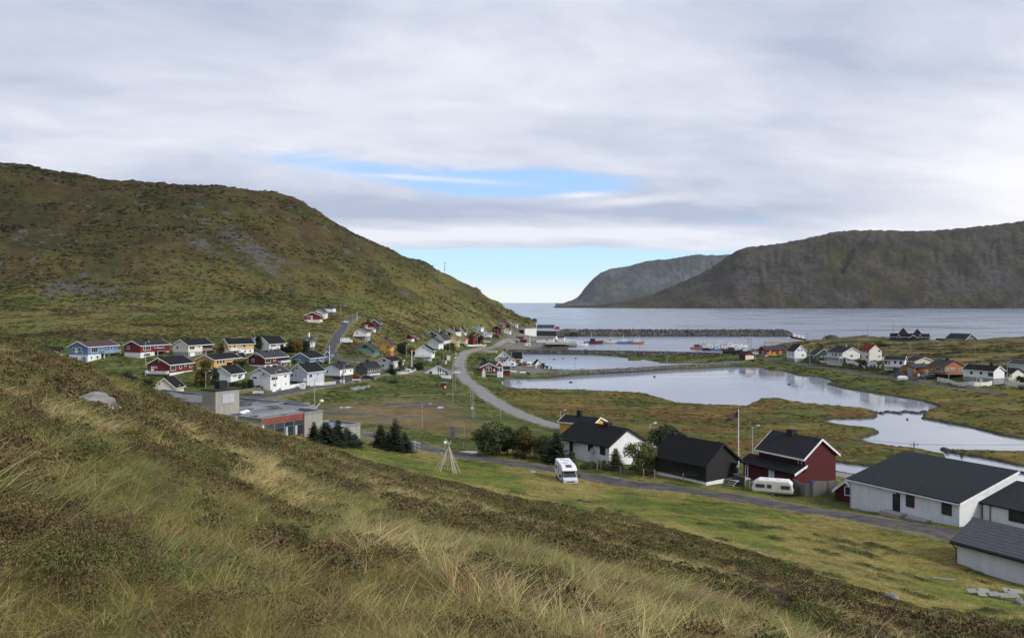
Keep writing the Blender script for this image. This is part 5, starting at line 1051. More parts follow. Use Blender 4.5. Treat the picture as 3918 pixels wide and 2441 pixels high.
# ---------------------------------------------------------------- breakwaters and causeway
def rubble_mat(name, dark, lite, sc):
    m, nt, N, L, B = nodes(name); gm = N.new('ShaderNodeNewGeometry')
    mp = N.new('ShaderNodeMapping'); mp.inputs['Scale'].default_value = (1, .6, 1.3); L.new(gm.outputs['Position'], mp.inputs[0])
    v = N.new('ShaderNodeTexVoronoi'); v.inputs['Scale'].default_value = sc; L.new(mp.outputs[0], v.inputs['Vector'])
    v2 = N.new('ShaderNodeTexVoronoi'); v2.feature = 'DISTANCE_TO_EDGE'; v2.inputs['Scale'].default_value = sc; L.new(mp.outputs[0], v2.inputs['Vector'])
    sx = N.new('ShaderNodeSeparateColor'); L.new(v.outputs['Color'], sx.inputs[0])
    x = N.new('ShaderNodeMix'); x.data_type = 'RGBA'; L.new(sx.outputs[0], x.inputs[0]); x.inputs[6].default_value = (*dark, 1); x.inputs[7].default_value = (*lite, 1)
    e = N.new('ShaderNodeMapRange'); L.new(v2.outputs['Distance'], e.inputs[0]); e.inputs[2].default_value = .12; e.inputs[3].default_value = .25
    y = N.new('ShaderNodeMix'); y.data_type = 'RGBA'; y.blend_type = 'MULTIPLY'; y.inputs[0].default_value = 1; L.new(x.outputs[2], y.inputs[6]); L.new(e.outputs[0], y.inputs[7])
    sz = N.new('ShaderNodeSeparateXYZ'); L.new(gm.outputs['Position'], sz.inputs[0])
    w = N.new('ShaderNodeMapRange'); L.new(sz.outputs[2], w.inputs[0]); w.inputs[1].default_value = .3; w.inputs[2].default_value = .9; w.inputs[3].default_value = .22
    q = N.new('ShaderNodeMix'); q.data_type = 'RGBA'; q.blend_type = 'MULTIPLY'; q.inputs[0].default_value = 1; L.new(y.outputs[2], q.inputs[6]); L.new(w.outputs[0], q.inputs[7])
    L.new(q.outputs[2], B.inputs['Base Color']); B.inputs['Roughness'].default_value = .9
    bp = N.new('ShaderNodeBump'); bp.inputs['Strength'].default_value = .9; bp.inputs['Distance'].default_value = .5; L.new(v2.outputs['Distance'], bp.inputs['Height']); L.new(bp.outputs[0], B.inputs['Normal']); return m
RUB = rubble_mat('rubble_stone', (.036, .034, .032), (.105, .10, .093), .42); RUBS = rubble_mat('block_stone', (.055, .054, .052), (.165, .16, .15), .9)
def mole(name, label, cpts, z, top, slope, mat, crest=0, rough=.5, tip=False, pathm=None):
    root = thing(name, label, name.replace('_', ' '), (cpts[0][0], cpts[0][1], 0)); o0 = np.array([cpts[0][0], cpts[0][1], 0])
    c = spline(cpts, .9); t = np.gradient(c, axis=0); t /= np.linalg.norm(t, axis=1)[:, None]; nr = np.stack([t[:, 1], -t[:, 0]], 1); n = len(c)
    zt = np.full(n, float(z)); 
    if tip: k = np.arange(n)[::-1]*.9; zt = z*np.clip((k/9.0)**.7, 0, 1)+(-.5)*(k < 1)
    side = (zt+1.5)*slope; offs, hts = [], []
    for f in np.linspace(0, 1, 8): offs.append(-(top/2+side*(1-f))); hts.append(-1.5+(zt+1.5)*f)
    offs.append(-top/2+.01*0+side*0+0.0); hts.append(zt+crest*.0)
    for f in np.linspace(0, 1, 5)[1:]: offs.append(-top/2+top*f+side*0); hts.append(zt+(crest if f == 1 else 0))
    for f in np.linspace(0, 1, 8)[1:]: offs.append(top/2+side*f); hts.append(zt-(zt+1.5)*f+crest*(1-f)*.6)
    s = np.cumsum(np.append(0, np.linalg.norm(np.diff(c, axis=0), axis=1))); V = []
    for j, (o_, h_) in enumerate(zip(offs, hts)):
        flatz = 8 <= j <= 11
        nx = (fbm(s/1.3, s*0+j*1.7, 201, 2)-.5)*2*rough*(.12 if flatz else 1); nz_ = (fbm(s/1.1, s*0+j*2.3, 205, 2)-.5)*2*rough*(.15 if flatz else 1)
        p = c+nr*(o_+nx)[:, None]; V.append(np.stack([p[:, 0], p[:, 1], h_+nz_], 1)-o0)
    V = np.stack(V, 1).reshape(-1, 3); np_mesh('rubble', V, grid_quads(n, len(offs)), mat, False, parent=root)
    if pathm:
        L_ = [np.stack([c[:, 0]+nr[:, 0]*o_, c[:, 1]+nr[:, 1]*o_, zt+.14], 1)-o0 for o_ in (-top*.36, top*.36)]
        np_mesh('path_surface', np.stack(L_, 1).reshape(-1, 3), grid_quads(n, 2), pathm, False, parent=root)
    return root, c, nr
def dline(pts): return [P3(a, b, d) for a, b, d in pts]
PATHM = road_mat('pale_path', (.20, .19, .165), (.30, .285, .25))
mole('breakwater', 'outer rubble breakwater lying across the harbour mouth in front of open sea', dline([(2140,1262,822),(2400,1262,818),(2700,1262,815),(2900,1262,815),(3030,1262,818)]), 5.2, 7, 1.2, RUB, 1.5, 1.0, True, PATHM)
mole('breakwater', 'inner rubble breakwater between the fishing boats and the small lagoon', dline([(1945,1340,536),(2100,1340,533),(2400,1345,520),(2700,1352,503),(2800,1353,492)]), 2.6, 4.5, 1.3, RUB, 0, .6, False, PATHM)
_, cw, cn = mole('causeway', 'narrow stone causeway with pale footpath crossing between lagoon and lake', dline([(2020,1423,366),(2110,1421,371),(2199,1418,378),(2397,1408,392),(2545,1398,408),(2700,1393,420),(2800,1388,430),(2900,1383,440)]), 1.8, 3.6, .8, RUBS, 0, .35, False, PATHM)
# causeway railing
rl = thing('railing', 'long thin wire railing along the back of the causeway', 'railing', (cw[0][0], cw[0][1], 1.8)); o0 = Vector((cw[0][0], cw[0][1], 1.8)); mb = MB(); sgn = 1 if cn[20][1] > 0 else -1
bk = [Vector((p[0]+n_[0]*1.6*sgn, p[1]+n_[1]*1.6*sgn, 1.85))-o0 for p, n_ in zip(cw, cn)]
for i in range(14, len(bk)-40, 4): MB().tube(bk[i], bk[i]+Vector((0, 0, 1.15)), .05, .05, 4).build('railing_post', plainm('grey'), rl)
for zz in (.6, 1.12):
    w_ = MB()
    for i in range(14, len(bk)-44, 4): w_.tube(bk[i]+Vector((0, 0, zz)), bk[i+4]+Vector((0, 0, zz)), .025, .025, 3)
    w_.build('rail', plainm('grey'), rl)
# ---------------------------------------------------------------- poles and lamps
POLEW = M('weathered_pole', (.30, .28, .25), .85, .25, 3); POLEG = M('galvanised_pole', (.38, .39, .40), .55, .15, 3)
LAMPW = M('lamp_shell', (.75, .76, .76), .5, .1, 2)
def pole(fr, xb, yb, yt, label, lamp=None, cat='pole', mat=None, r=.10, dmin=70, cross=False, group='poles around the village'):
    g = ground(fx(fr, xb), fy(fr, yb), dmin); hgt = min(max((fy(fr, yb)-fy(fr, yt))*g.y/F, 2), 26); r = max(r, g.y*.00030)
    nm = 'street_lamp' if lamp else ('utility_pole' if cat == 'pole' else cat)
    root = thing(nm, label, 'street lamp' if lamp else cat, g, 0, group); m = mat or (POLEG if lamp else POLEW)
    MB().tube((0, 0, -.6), (0, 0, hgt), r*1.15, r*.8, 7).build('post', m, root)
    if lamp:
        L_ = lamp*1.15
        ar = MB().tube((0, 0, hgt-.25), (L_*.75, -.1, hgt+.25), r*.5, r*.45, 5).build('lamp_arm', m, root)
        k = max(.9, g.y/420)
        MB().loft([[(L_*.75+L_*.62*f*k, -.1+s_*w*k, hgt+.22+zz*k) for s_, zz in ((-.16, 0), (.16, 0), (.16, .16), (-.16, .16))] for f, w in ((0, .6), (.3, 1.1), (1, .8))]).build('lamp_head', LAMPW, ar)
    if cross:
        MB().box(-.9, .9, -.06, .06, hgt-.5, hgt-.38).build('cross_arm', POLEW, root)
        for x in (-.75, 0, .75): MB().lathe([(.07, 0), (.09, .1), (.05, .22)], (x, 0, hgt-.38 if x else hgt), 7).build('insulator', plainm('grey'), root)
    return root
for a in [
 ('A',868,640,372,'bare pole in front of the blue door of the plum roofed house'), ('A',1848,577,242,'lamp post in front of the red house with white basement',1),
 ('B',555,945,700,'lamp post beside the tall orange and green tree above the school tower',1), ('B',1035,402,170,'lamp post in front of the pale orange house',1), ('B',1978,385,155,'bare pole left of the stilted cabin, before the dark bushes'),
 ('B',2213,378,190,'lamp post touching the right wall of the stilted cabin',1), ('C',780,1220,880,'thin white pole in front of the narrow blue annexe',None,'pole',plainm('white')), ('E',1077,562,262,'lamp post at the corner of the house with charcoal basement',1),
 ('E',622,882,492,'tall slim lamp post rising behind the school roof corner',1), ('B',1638,1000,680,'lamp post in front of the two storey shuttered house',1), ('E',2128,300,35,'white flag pole on the lawn behind the hedge',None,'flag_pole',plainm('white')),
 ('E',1665,152,78,'short pole beside the brick storey of the yellow house',1), ('C',990,325,55,'tall bare pole right of the white hip roofed house'), ('C',525,200,85,'bare pole behind the cream hillside house'), ('C',1216,520,292,'bare pole on the left verge of the steep side road'),
 ('C',1290,428,255,'pale pole at the top end of the steep side road',None,'pole',plainm('offwhite')), ('C',1127,637,400,'bare pole beside the bend above the white pick up',None), ('C',1007,862,605,'bare pole next to the bonnet of the white pick up'),
 ('G',361,882,628,'lamp post in front of the dark autumn bushes',1), ('G',462,1042,722,'white pole in front of the big white house deck',None,'pole',plainm('white')), ('G',1045,982,752,'lamp post beside the orange bush by the road',1),
 ('G',1222,1262,1000,'twin lamp post at the right corner of the gridded gable house',1), ('G',1252,435,300,'white pole on the hillside behind the pale yellow house',None,'pole',plainm('white')), ('G',983,425,310,'white pole before the dark red peeping gable',None,'pole',plainm('white')),
 ('G',1113,605,392,'white pole rising from the cream gabled house garden',None,'pole',plainm('white')), ('G',1165,775,580,'pole beside the green roadside bushes'), ('G',1678,642,472,'lamp post in front of the big dark tree by the red barn',1),
 ('G',672,575,398,'bare pole on the slope left of the dark green gable'), ('G',354,545,402,'bare pole left of the little red outhouse'), ('H',1345,602,372,'tall white flag pole in front of the fish factory',None,'flag_pole',plainm('white')),
 ('H',1006,372,248,'lamp post below the white box shaped house',1), ('H',786,512,392,'bare pole right of the brown boathouse'), ('H',516,895,770,'bare pole behind the red house with tree shapes'), ('H',652,300,235,'bare pole behind the tall dark red house'),
 ('J',405,950,798,'lamp post on the left part of the causeway',1), ('J',1828,878,742,'lamp post on the middle of the causeway',1), ('J',1407,650,552,'dark beacon post on the inner breakwater',None,'beacon',plainm('darkgrey')),
 ('K',1170,805,588,'lamp post beside the red garage by the causeway end',1), ('K',947,575,450,'lamp post among the moored boats',1), ('K',2016,852,615,'thick pale pole between the steep white house and the dark green house',-1),
 ('K',1725,582,468,'bare pole behind the ridge of the steep white house'), ('L',570,345,198,'bare pole standing before open sea, leftmost on the point'), ('L',830,350,230,'bare pole standing before open sea above the dark green house'), ('L',1045,352,270,'short reddish marker pole at the edge of the rocks',None,'pole',plainm('brick')),
 ('L',1499,335,100,'forked mast pole beside the rocky knoll',None,'pole',None,.1,70,True), ('L',1171,605,378,'white pole before the grey house with balcony',None,'pole',plainm('white')), ('L',1281,775,630,'pole on the verge below the white boarded fence'), ('L',1346,492,332,'bare pole left of the red tiled roof'),
 ('L',2158,562,342,'bare pole above the low white bungalow'), ('L',1893,225,65,'tall dark mast beside the black cabin'), ('M',1666,678,405,'bare pole on the grassy bank above the long black roof'), ('M',2168,1078,705,'tall lamp post in front of the cream gabled terrace',-1),
 ('O',1706,278,2,'tall pole on the pitch side below the red hut'), ('O',1905,428,108,'double pole with a meter box beside the ditch'), ('O',1888,285,100,'pole just behind the one with the meter box'), ('O',1385,532,290,'stout wooden pole standing on the gravel pitch',None,'pole',M('stout_pole',(.33,.24,.17),.85,.25,3),.17), ('O',2197,442,318,'short pole on the verge of the main road'),
 ('O',1730,150,0,'slim pole behind the tall one at the pitch side'),
 ('P',1197,222,128,'lamp post behind the yellow house ridge',1), ('P',2235,475,275,'lamp post in the marsh right of the white house',1), ('Q',108,365,225,'lamp post left of the dark round bush',1), ('Q',1300,655,250,'lamp post left of the two storey red house',1),
 ('P',1895,965,782,'thin rusty post at the near edge of the gravel road',None,'post',plainm('darkgrey'),.05),
]: pole(*a)
for o in [o for o in bpy.data.objects if o.get('label', '').startswith('double pole')]:
    MB().box(-.28, .28, -.35, -.12, 2.2, 2.8).build('meter_box', plainm('offwhite'), o); MB().tube((.5, .2, -.5), (.35, .1, 7), .12, .1, 6).build('post', POLEW, o)
pp = pole('R',1147,470,282,'dark power pole with insulators rising behind the workshop ridge',None,'pole',plainm('darkgrey'),.14,110,True)
# mast on the mountain shoulder
g = ground(1700, 1045, 500); g = Vector((g.x, g.y, Hs(g.x, g.y)))
ms = thing('radio_mast', 'thin lattice radio mast on the mountain shoulder', 'mast', g)
MB().tube((0, 0, -2), (0, 0, 11), .22, .15, 5).build('mast_post', POLEG, ms)
for z in (3.5, 6.5, 9.5): MB().box(-.1, 1.2, -.3, .3, z, z+.8).build('antenna', plainm('grey'), ms)
# overhead wires from the power pole
def wire(a, b, sag, label):
    mid = (a+b)/2; o0 = a; mb = MB(); pr = None
    for i in range(17):
        t = i/16; p = a.lerp(b, t)-Vector((0, 0, sag*4*t*(1-t)))-o0
        if pr is not None: mb.tube(pr, p, .02, .02, 4)
        pr = p
    o = mb.build('power_line', plainm('black')); o.location = o0; tag(o, label, 'wire', group='overhead power lines')
pt = pp.location+Vector((0, 0, (fy('R', 470)-fy('R', 282))*pp.location.y/F-.3))
for i, x in enumerate((-.75, .75)):
    wire(pt+Vector((x, 0, 0)), Vector((108+x*2, 118, 14.5)), .8, 'black wire running right from the power pole, '+('upper one' if i else 'lower one'))
    wire(pt+Vector((x, 0, 0)), Vector((22+x*2, 178, 12)), 1.2, 'black wire running left over the marsh, '+('nearer one' if i else 'farther one'))
# flag pole with flag by the red house
g = ground(fx('Q', 1140), fy('Q', 850), 110); hh = (fy('Q', 850)-fy('Q', 62))*g.y/F
fp = thing('flag_pole', 'tall white flag pole with a dark pennant beside the black house', 'flag pole', g)
MB().tube((0, 0, -1), (0, 0, hh), .10, .06, 8).build('post', plainm('white'), fp); MB().lathe([(.02, 0), (.10, .06), (.10, .14), (.02, .2)], (0, 0, hh), 8).build('finial', plainm('white'), fp)
fl = MB(); n = 12
for i in range(n):
    a, b = i/n, (i+1)/n
    def pt_(t, s): return (-.08-2.2*t, .15*math.sin(t*9)+s*0, hh-.6-1.25*t+(.36*(1-t)+.07)*s+.06*math.sin(t*11))
    fl.add([pt_(a, -1), pt_(b, -1), pt_(b, 1), pt_(a, 1)], [(0, 1, 2, 3)])
f_ = fl.build('pennant', M('dark_pennant', (.045, .04, .07), .8, .3, 2), fp)
st = MB()
for i in range(n):
    a, b = i/n, (i+1)/n
    q = lambda t, s: (-.08-2.2*t, .15*math.sin(t*9)-.02, hh-.6-1.25*t+(.36*(1-t)+.07)*s+.06*math.sin(t*11)); st.add([q(a, -.2), q(b, -.2), q(b, .2), q(a, .2)], [(0, 1, 2, 3)])
st.build('red_stripe', plainm('red'), f_)
# ---------------------------------------------------------------- trees
def leaf_cloud(nm, n, lobes, size, seed, card=None, droop=0.0):
    r = np.random.default_rng(seed); lob = np.array(lobes, float); w = lob[:, 3]**2; idx = r.choice(len(lob), n, p=w/w.sum())
    d = r.normal(size=(n, 3)); d /= np.linalg.norm(d, axis=1)[:, None]; rad = lob[idx, 3]*(.55+.45*r.random(n)**.6)
    c = lob[idx, :3]+d*rad[:, None]*np.array([1, 1, .9]); nrm = d+.9*r.normal(size=(n, 3)); nrm /= np.linalg.norm(nrm, axis=1)[:, None]
    a = np.cross(nrm, r.normal(size=(n, 3))); a /= np.linalg.norm(a, axis=1)[:, None]; b = np.cross(nrm, a); s = size*(.6+.8*r.random(n))[:, None]
    V = np.stack([c-a*s, c-b*s*.55, c+a*s, c+b*s*.55], 1).reshape(-1, 3); Q = np.arange(len(V)).reshape(-1, 4)
    return V, Q
def leafmat(nm, c1, c2, sc=1.1):
    m, nt, N, L, B = nodes(nm); gm = N.new('ShaderNodeNewGeometry'); n = N.new('ShaderNodeTexNoise'); n.inputs['Scale'].default_value = sc; n.inputs['Detail'].default_value = 3; L.new(gm.outputs['Position'], n.inputs['Vector'])
    mr = N.new('ShaderNodeMapRange'); L.new(n.outputs['Fac'], mr.inputs[0]); mr.inputs[1].default_value = .38; mr.inputs[2].default_value = .62
    ad = N.new('ShaderNodeMath'); ad.operation = 'MULTIPLY_ADD'; ad.use_clamp = True; L.new(gm.outputs['Random Per Island'], ad.inputs[0]); ad.inputs[1].default_value = .5; s2 = N.new('ShaderNodeMath'); s2.operation = 'SUBTRACT'; L.new(mr.outputs[0], s2.inputs[0]); s2.inputs[1].default_value = .25; L.new(s2.outputs[0], ad.inputs[2])
    x = N.new('ShaderNodeMix'); x.data_type = 'RGBA'; L.new(ad.outputs[0], x.inputs[0]); x.inputs[6].default_value = (*c1, 1); x.inputs[7].default_value = (*c2, 1)
    L.new(x.outputs[2], B.inputs['Base Color']); B.inputs['Roughness'].default_value = .7; B.inputs['Specular IOR Level'].default_value = .2; return m
LEAF = {'green': leafmat('leaves_green', (.020, .036, .014), (.062, .085, .024)), 'dark': leafmat('leaves_dark', (.014, .022, .012), (.038, .055, .022)), 'autumn': leafmat('leaves_autumn', (.075, .05, .018), (.20, .12, .03)),
        'yellow': leafmat('leaves_yellow', (.16, .11, .03), (.42, .26, .06)), 'pale': leafmat('leaves_pale', (.055, .072, .025), (.15, .16, .055)), 'orange': leafmat('leaves_orange', (.12, .05, .015), (.27, .12, .03)),
        'mixed': leafmat('leaves_mixed', (.028, .042, .016), (.125, .10, .028), .5), 'spruce': leafmat('needles_spruce', (.012, .020, .012), (.034, .048, .024)), 'young': leafmat('needles_young', (.03, .045, .018), (.085, .10, .04))}
BARK = M('bark', (.07, .055, .045), .9, .3, 6)
_mesh = {}
def crown_mesh(kind, v):
    k = (kind, v)
    if k in _mesh: return _mesh[k]
    r = random.Random(v*13+len(kind))
    if kind == 'round':      # unit height 1, base at 0
        lobes = [(r.uniform(-.3, .3), r.uniform(-.28, .28), r.uniform(.17, .80), r.uniform(.13, .25)) for _ in range(19)]
        V, Q = leaf_cloud('c', 5200, lobes, .027, v)
    elif kind == 'upright':
        lobes = [(r.uniform(-.16, .16)*(1.3-z), r.uniform(-.16, .16)*(1.3-z), z, r.uniform(.09, .17)) for z in [.22+.74*i/16 for i in range(17)]]
        V, Q = leaf_cloud('c', 4200, lobes, .024, v)
    elif kind == 'bush':
        lobes = [(r.uniform(-.75, .75), r.uniform(-.5, .5), r.uniform(.22, .72), r.uniform(.18, .34)) for _ in range(13)]
        V, Q = leaf_cloud('c', 3600, lobes, .046, v)
    else:                    # spruce: whorls of drooping branches made of needle sprays
        rr = np.random.default_rng(v); P_, A_, S_ = [], [], []
        nl = 24
        for i in range(nl):
            z = .06+.90*(i/(nl-1))**.95; ln = (.36*(1-z)**.8+.03)*r.uniform(.8, 1.15); nb = int(11+7*(1-z))
            for b in range(nb):
                t = 2*math.pi*(b+r.random()*.7)/nb; l2 = ln*r.uniform(.5, 1.35); m_ = max(3, int(l2/.022))
                for j in range(m_):
                    f = (j+1)/m_; p = (math.cos(t)*l2*f, math.sin(t)*l2*f, z-.16*l2*f+.10*l2*f*f)
                    for sd in (-1, 1): P_.append(p); A_.append((math.cos(t+sd*.75), math.sin(t+sd*.75), -.25)); S_.append(.062*(1.15-.5*f)*(1.1-z*.45))
        P_, A_, S_ = np.array(P_), np.array(A_), np.array(S_)[:, None]; up = np.array([0, 0, 1.])+rr.normal(size=P_.shape)*.45; B_ = np.cross(A_, up); B_ /= np.linalg.norm(B_, axis=1)[:, None]
        V = np.stack([P_, P_+A_*S_*.5+B_*S_*.30, P_+A_*S_*1.15, P_+A_*S_*.5-B_*S_*.30], 1).reshape(-1, 3); Q = np.arange(len(V)).reshape(-1, 4)
        V = np.concatenate([V, np.array([(-.004, 0, .9), (.004, 0, .9), (.002, 0, 1.02), (-.002, 0, 1.02)])]); Q = np.concatenate([Q, [[len(V)-4, len(V)-3, len(V)-2, len(V)-1]]])
    me = bpy.data.meshes.new('crown_'+kind)
    o = np_mesh('tmp', V, Q, None, False); me = o.data; bpy.data.objects.remove(o); me.materials.append(LEAF['green']); _mesh[k] = me; return me
def trunk_mesh(kind, v):
    k = ('t'+kind, v)
    if k in _mesh: return _mesh[k]
    r = random.Random(v); mb = MB()
    if kind == 'spruce': mb.tube((0, 0, -.08), (0, 0, .95), .022, .003, 6)
    else:
        n = 1 if kind == 'upright' else 3
        for i in range(n):
            a = r.uniform(0, 6.28); q = Vector((.06*math.cos(a)*(n > 1), .06*math.sin(a)*(n > 1), .32)); mb.tube((q.x*.3, q.y*.3, -.08), q, .028, .018, 6)
            for j in range(4):
                b = r.uniform(0, 6.28); e = q+Vector((math.cos(b)*.22, math.sin(b)*.22, r.uniform(.18, .42))); mb.tube(q, e, .016, .005, 5)
                e2 = e+Vector((r.uniform(-.1, .1), r.uniform(-.1, .1), .12)); mb.tube(e, e2, .006, .003, 4)
    me = mb.mesh('trunk'); me.materials.append(BARK); _mesh[k] = me; return me
_tv = [0]
def tree(fr, xb, yb, x0, x1, yt, kind, leaf, label, name=None, dmin=60, group=None, wide=None):
    g = ground(fx(fr, xb), fy(fr, yb), dmin); d = g.y; hgt = (fy(fr, yb)-fy(fr, yt))*d/F; wid = (x1-x0)*FR[fr][2]*d/F
    _tv[0] += 1; v = _tv[0] % 5; nm = name or {'spruce': 'spruce_tree', 'bush': 'bush', 'round': 'leafy_tree', 'upright': 'leafy_tree'}[kind]
    root = thing(nm, label, 'bush' if nm == 'bush' else 'tree', g, rnd.uniform(0, 6.28), group)
    nat = {'spruce': .54, 'bush': 1.9, 'round': .74, 'upright': .46}[kind]; root.scale = (wid/nat, wid/nat, hgt) if kind != 'spruce' else (max(wid/nat, hgt*.75)*1.12, max(wid/nat, hgt*.75)*1.12, hgt)
    c = bpy.data.objects.new('foliage' if nm == 'bush' else 'crown', crown_mesh(kind, v)); COL.objects.link(c); c.parent = root
    c.material_slots[0].link = 'OBJECT'; c.material_slots[0].material = LEAF[leaf]
    t = bpy.data.objects.new('stem' if nm == 'bush' else 'trunk', trunk_mesh(kind, v)); COL.objects.link(t); t.parent = root
    return root
for a in [
 ('O',272,655,215,315,458,'spruce','spruce','small thin spruce at the left edge of the school conifer group'), ('O',395,700,290,490,462,'spruce','spruce','broad dark spruce in front of the blank school wall'), ('O',520,720,440,610,440,'spruce','spruce','tallest dark spruce beside the school annexe'),
 ('O',610,725,540,690,520,'spruce','spruce','middle height spruce right of the tallest school one'), ('O',690,735,620,765,585,'spruce','spruce','low wide spruce at the right end of the school group'), ('O',330,700,200,400,640,'bush','dark','low dark conifer scrub under the school spruces'), ('O',560,735,400,740,660,'bush','dark','dark undergrowth between the school spruces'),
 ('O',962,748,885,1045,490,'spruce','spruce','dark spruce leftmost of the four by the yard'), ('O',1112,780,1040,1185,418,'spruce','spruce','tall thin topped spruce beside the white gate'), ('O',1207,778,1140,1290,565,'spruce','spruce','short spruce right of the thin topped one'), ('O',1045,755,980,1110,580,'spruce','spruce','bushy spruce between the leftmost and the tall one'),
 ('P',425,650,215,640,262,'round','green','big round green willow beside the gravel road'), ('P',580,640,500,660,330,'upright','green','green shrub at the right flank of the willow'), ('P',775,655,645,925,285,'round','mixed','yellow brown tree right of the big willow'), ('P',1005,690,915,1105,390,'round','green','light green shrub left of the garden spruce'), ('P',1150,735,1060,1290,352,'spruce','spruce','wide dark spruce behind the motorhome'),
 ('P',1838,812,1775,1930,552,'spruce','young','young pale spruce at the white house corner'), ('P',1690,812,1620,1770,680,'bush','pale','rounded pale bush left of the young spruce'), ('P',2160,860,1985,2330,478,'round','pale','big pale green tree at the white house gable'), ('P',2060,840,1990,2150,770,'bush','dark','dark low bush below the pale green tree'), ('P',1338,745,1290,1400,600,'upright','pale','small pale shrub between motorhome and white deck'), ('P',1510,800,1400,1620,730,'bush','green','low green hedge bush below the white deck'),
 ('Q',400,640,170,640,235,'round','dark','large dark round bush rising behind the black house'), ('Q',60,800,-30,210,420,'round','pale','loose pale green tree at the left end of the black house'),
 ('B',545,925,400,645,550,'upright','mixed','tall green and orange tree left of the small white house'), ('B',470,930,380,560,690,'upright','autumn','orange flank tree behind the school tower lamp'), ('B',690,905,600,745,640,'upright','green','dark green tree touching the small white house'), ('B',1392,362,1310,1475,140,'upright','dark','dark feathery tree before the white back row house'), ('B',1858,395,1800,1915,150,'spruce','spruce','black narrow conifer behind the maroon house'),
 ('B',1960,395,1890,2050,190,'round','autumn','brown autumn tree right of the black conifer'), ('B',2080,390,1990,2150,195,'round','dark','dark round tree left of the stilted cabin'), ('B',1760,385,1700,1850,270,'bush','dark','dark garden bushes before the white back row house'), ('B',830,400,755,905,222,'round','autumn','orange brown tree at the pale orange house gable'), ('B',1090,640,1000,1180,480,'round','mixed','green and yellow tree before the yellow bungalow'),
 ('B',1060,960,915,1190,840,'bush','dark','dark hedge bushes below the small white house'), ('B',1245,960,1180,1310,820,'upright','dark','dark shrub left of the yellow bush'), ('B',1395,900,1320,1475,815,'bush','yellow','bright yellow bush at the two storey house'), ('B',1380,975,1310,1445,890,'bush','dark','dark bush under the bright yellow one'), ('B',1808,945,1765,1855,860,'bush','dark','round dark bush beside the porch arch'),
 ('A',1550,880,1470,1645,690,'round','dark','dark tree left of the small dark roofed house'), ('A',1845,970,1740,1970,790,'round','dark','dark tree right of the small dark roofed house'), ('E',1820,410,1765,1880,190,'spruce','spruce','dark spruce before the cream gabled house'), ('E',1945,405,1865,2010,190,'upright','pale','pale thinning tree right of the dark spruce'), ('E',1235,478,1140,1375,392,'bush','orange','wide orange bush beside the dark grey house'),
 ('E',2238,350,2165,2305,215,'round','dark','round dark tree beside the hedge and dark car'), ('E',310,245,280,350,180,'bush','dark','dark bush at the gable of the low blue house'), ('E',690,285,650,740,190,'bush','dark','dark bush behind the lilac house roof'), ('E',800,255,765,850,190,'bush','green','green bush before the narrow blue annexe'), ('E',1850,545,1780,1990,490,'bush','green','green roadside bush at the bend of the lower road'),
 ('G',290,800,230,400,560,'round','dark','dark tree left of the lamp post under the mountain'), ('G',345,830,290,390,700,'upright','autumn','brown shrub under the dark mountain foot tree'), ('G',470,800,400,535,655,'round','orange','orange autumn tree behind the white pole'), ('G',1718,620,1640,1785,448,'round','dark','big dark tree covering the tan house'), ('G',1150,450,1075,1210,375,'bush','dark','dark bush under the cream white hillside house'), ('G',1180,720,1095,1290,580,'round','mixed','green brown roadside tree by the pale yellow house'),
 ('G',1055,900,1000,1110,790,'bush','orange','orange bush beside the glazed room'), ('G',1610,430,1590,1690,390,'bush','green','green bush below the pale green house'), ('H',890,985,835,945,915,'bush','dark','dark green bush before the white gabled house'), ('H',930,310,890,995,230,'bush','dark','dark scrub below the grey roofed cabin'), ('G',1760,920,1680,1850,855,'bush','green','green mound bush left of the white gabled house'),
 ('L',985,678,915,1045,605,'bush','green','green bush before the grey balcony house'), ('L',1185,665,1120,1275,600,'bush','dark','dark bush under the white pole of the grey house'), ('L',1400,690,1290,1520,620,'bush','mixed','wide mixed hedge below the tall cream house'), ('M',2380,985,2310,2440,860,'bush','dark','bare dark bush at the cream gable on the right'), ('L',790,650,750,830,600,'bush','dark','dark bush against the dark green house wall'),
 ('L',1740,420,1640,1850,380,'bush','dark','dark juniper patch behind the red tiled roof'),
]: tree(*a)
# ---------------------------------------------------------------- vehicles
TYRE = M('tyre_rubber', (.02, .02, .02), .9, .2, 4); RIM = M('wheel_rim', (.35, .35, .36), .4, .2, 4, metal=.6)
CARP = {k: M('car_paint_'+k, v, .35, .06, 1, spec=.5) for k, v in {'white': (.74, .75, .76), 'dark': (.025, .03, .04), 'red': (.25, .03, .03), 'silver': (.42, .44, .46), 'blue': (.06, .10, .2), 'green': (.03, .06, .05), 'yellow': (.65, .35, .03)}.items()}
def wheel(root, x, y, r, w=.2):
    o = MB().tube((x, y-w/2, r), (x, y+w/2, r), r, r, 12).build('wheel', TYRE, root); MB().tube((x, y-w/2-.01, r), (x, y+w/2+.01, r), r*.58, r*.58, 10).build('rim', RIM, o)
def sidebody(prof, w, tum=.0):
    """body from a side outline; upper points pulled in by tum"""
    zs = [p[1] for p in prof]; z0, z1 = min(zs), max(zs); n = len(prof); vs = []
    for sg in (-1, 1): vs += [(x, sg*(w/2-tum*max(0, (z-.9)/(z1-.9+1e-6)) if z > .9 else w/2), z) for x, z in prof]
    return MB().add(vs, [tuple(range(n)), tuple(range(n, 2*n))]+[(i, (i+1) % n, n+(i+1) % n, n+i) for i in range(n)])
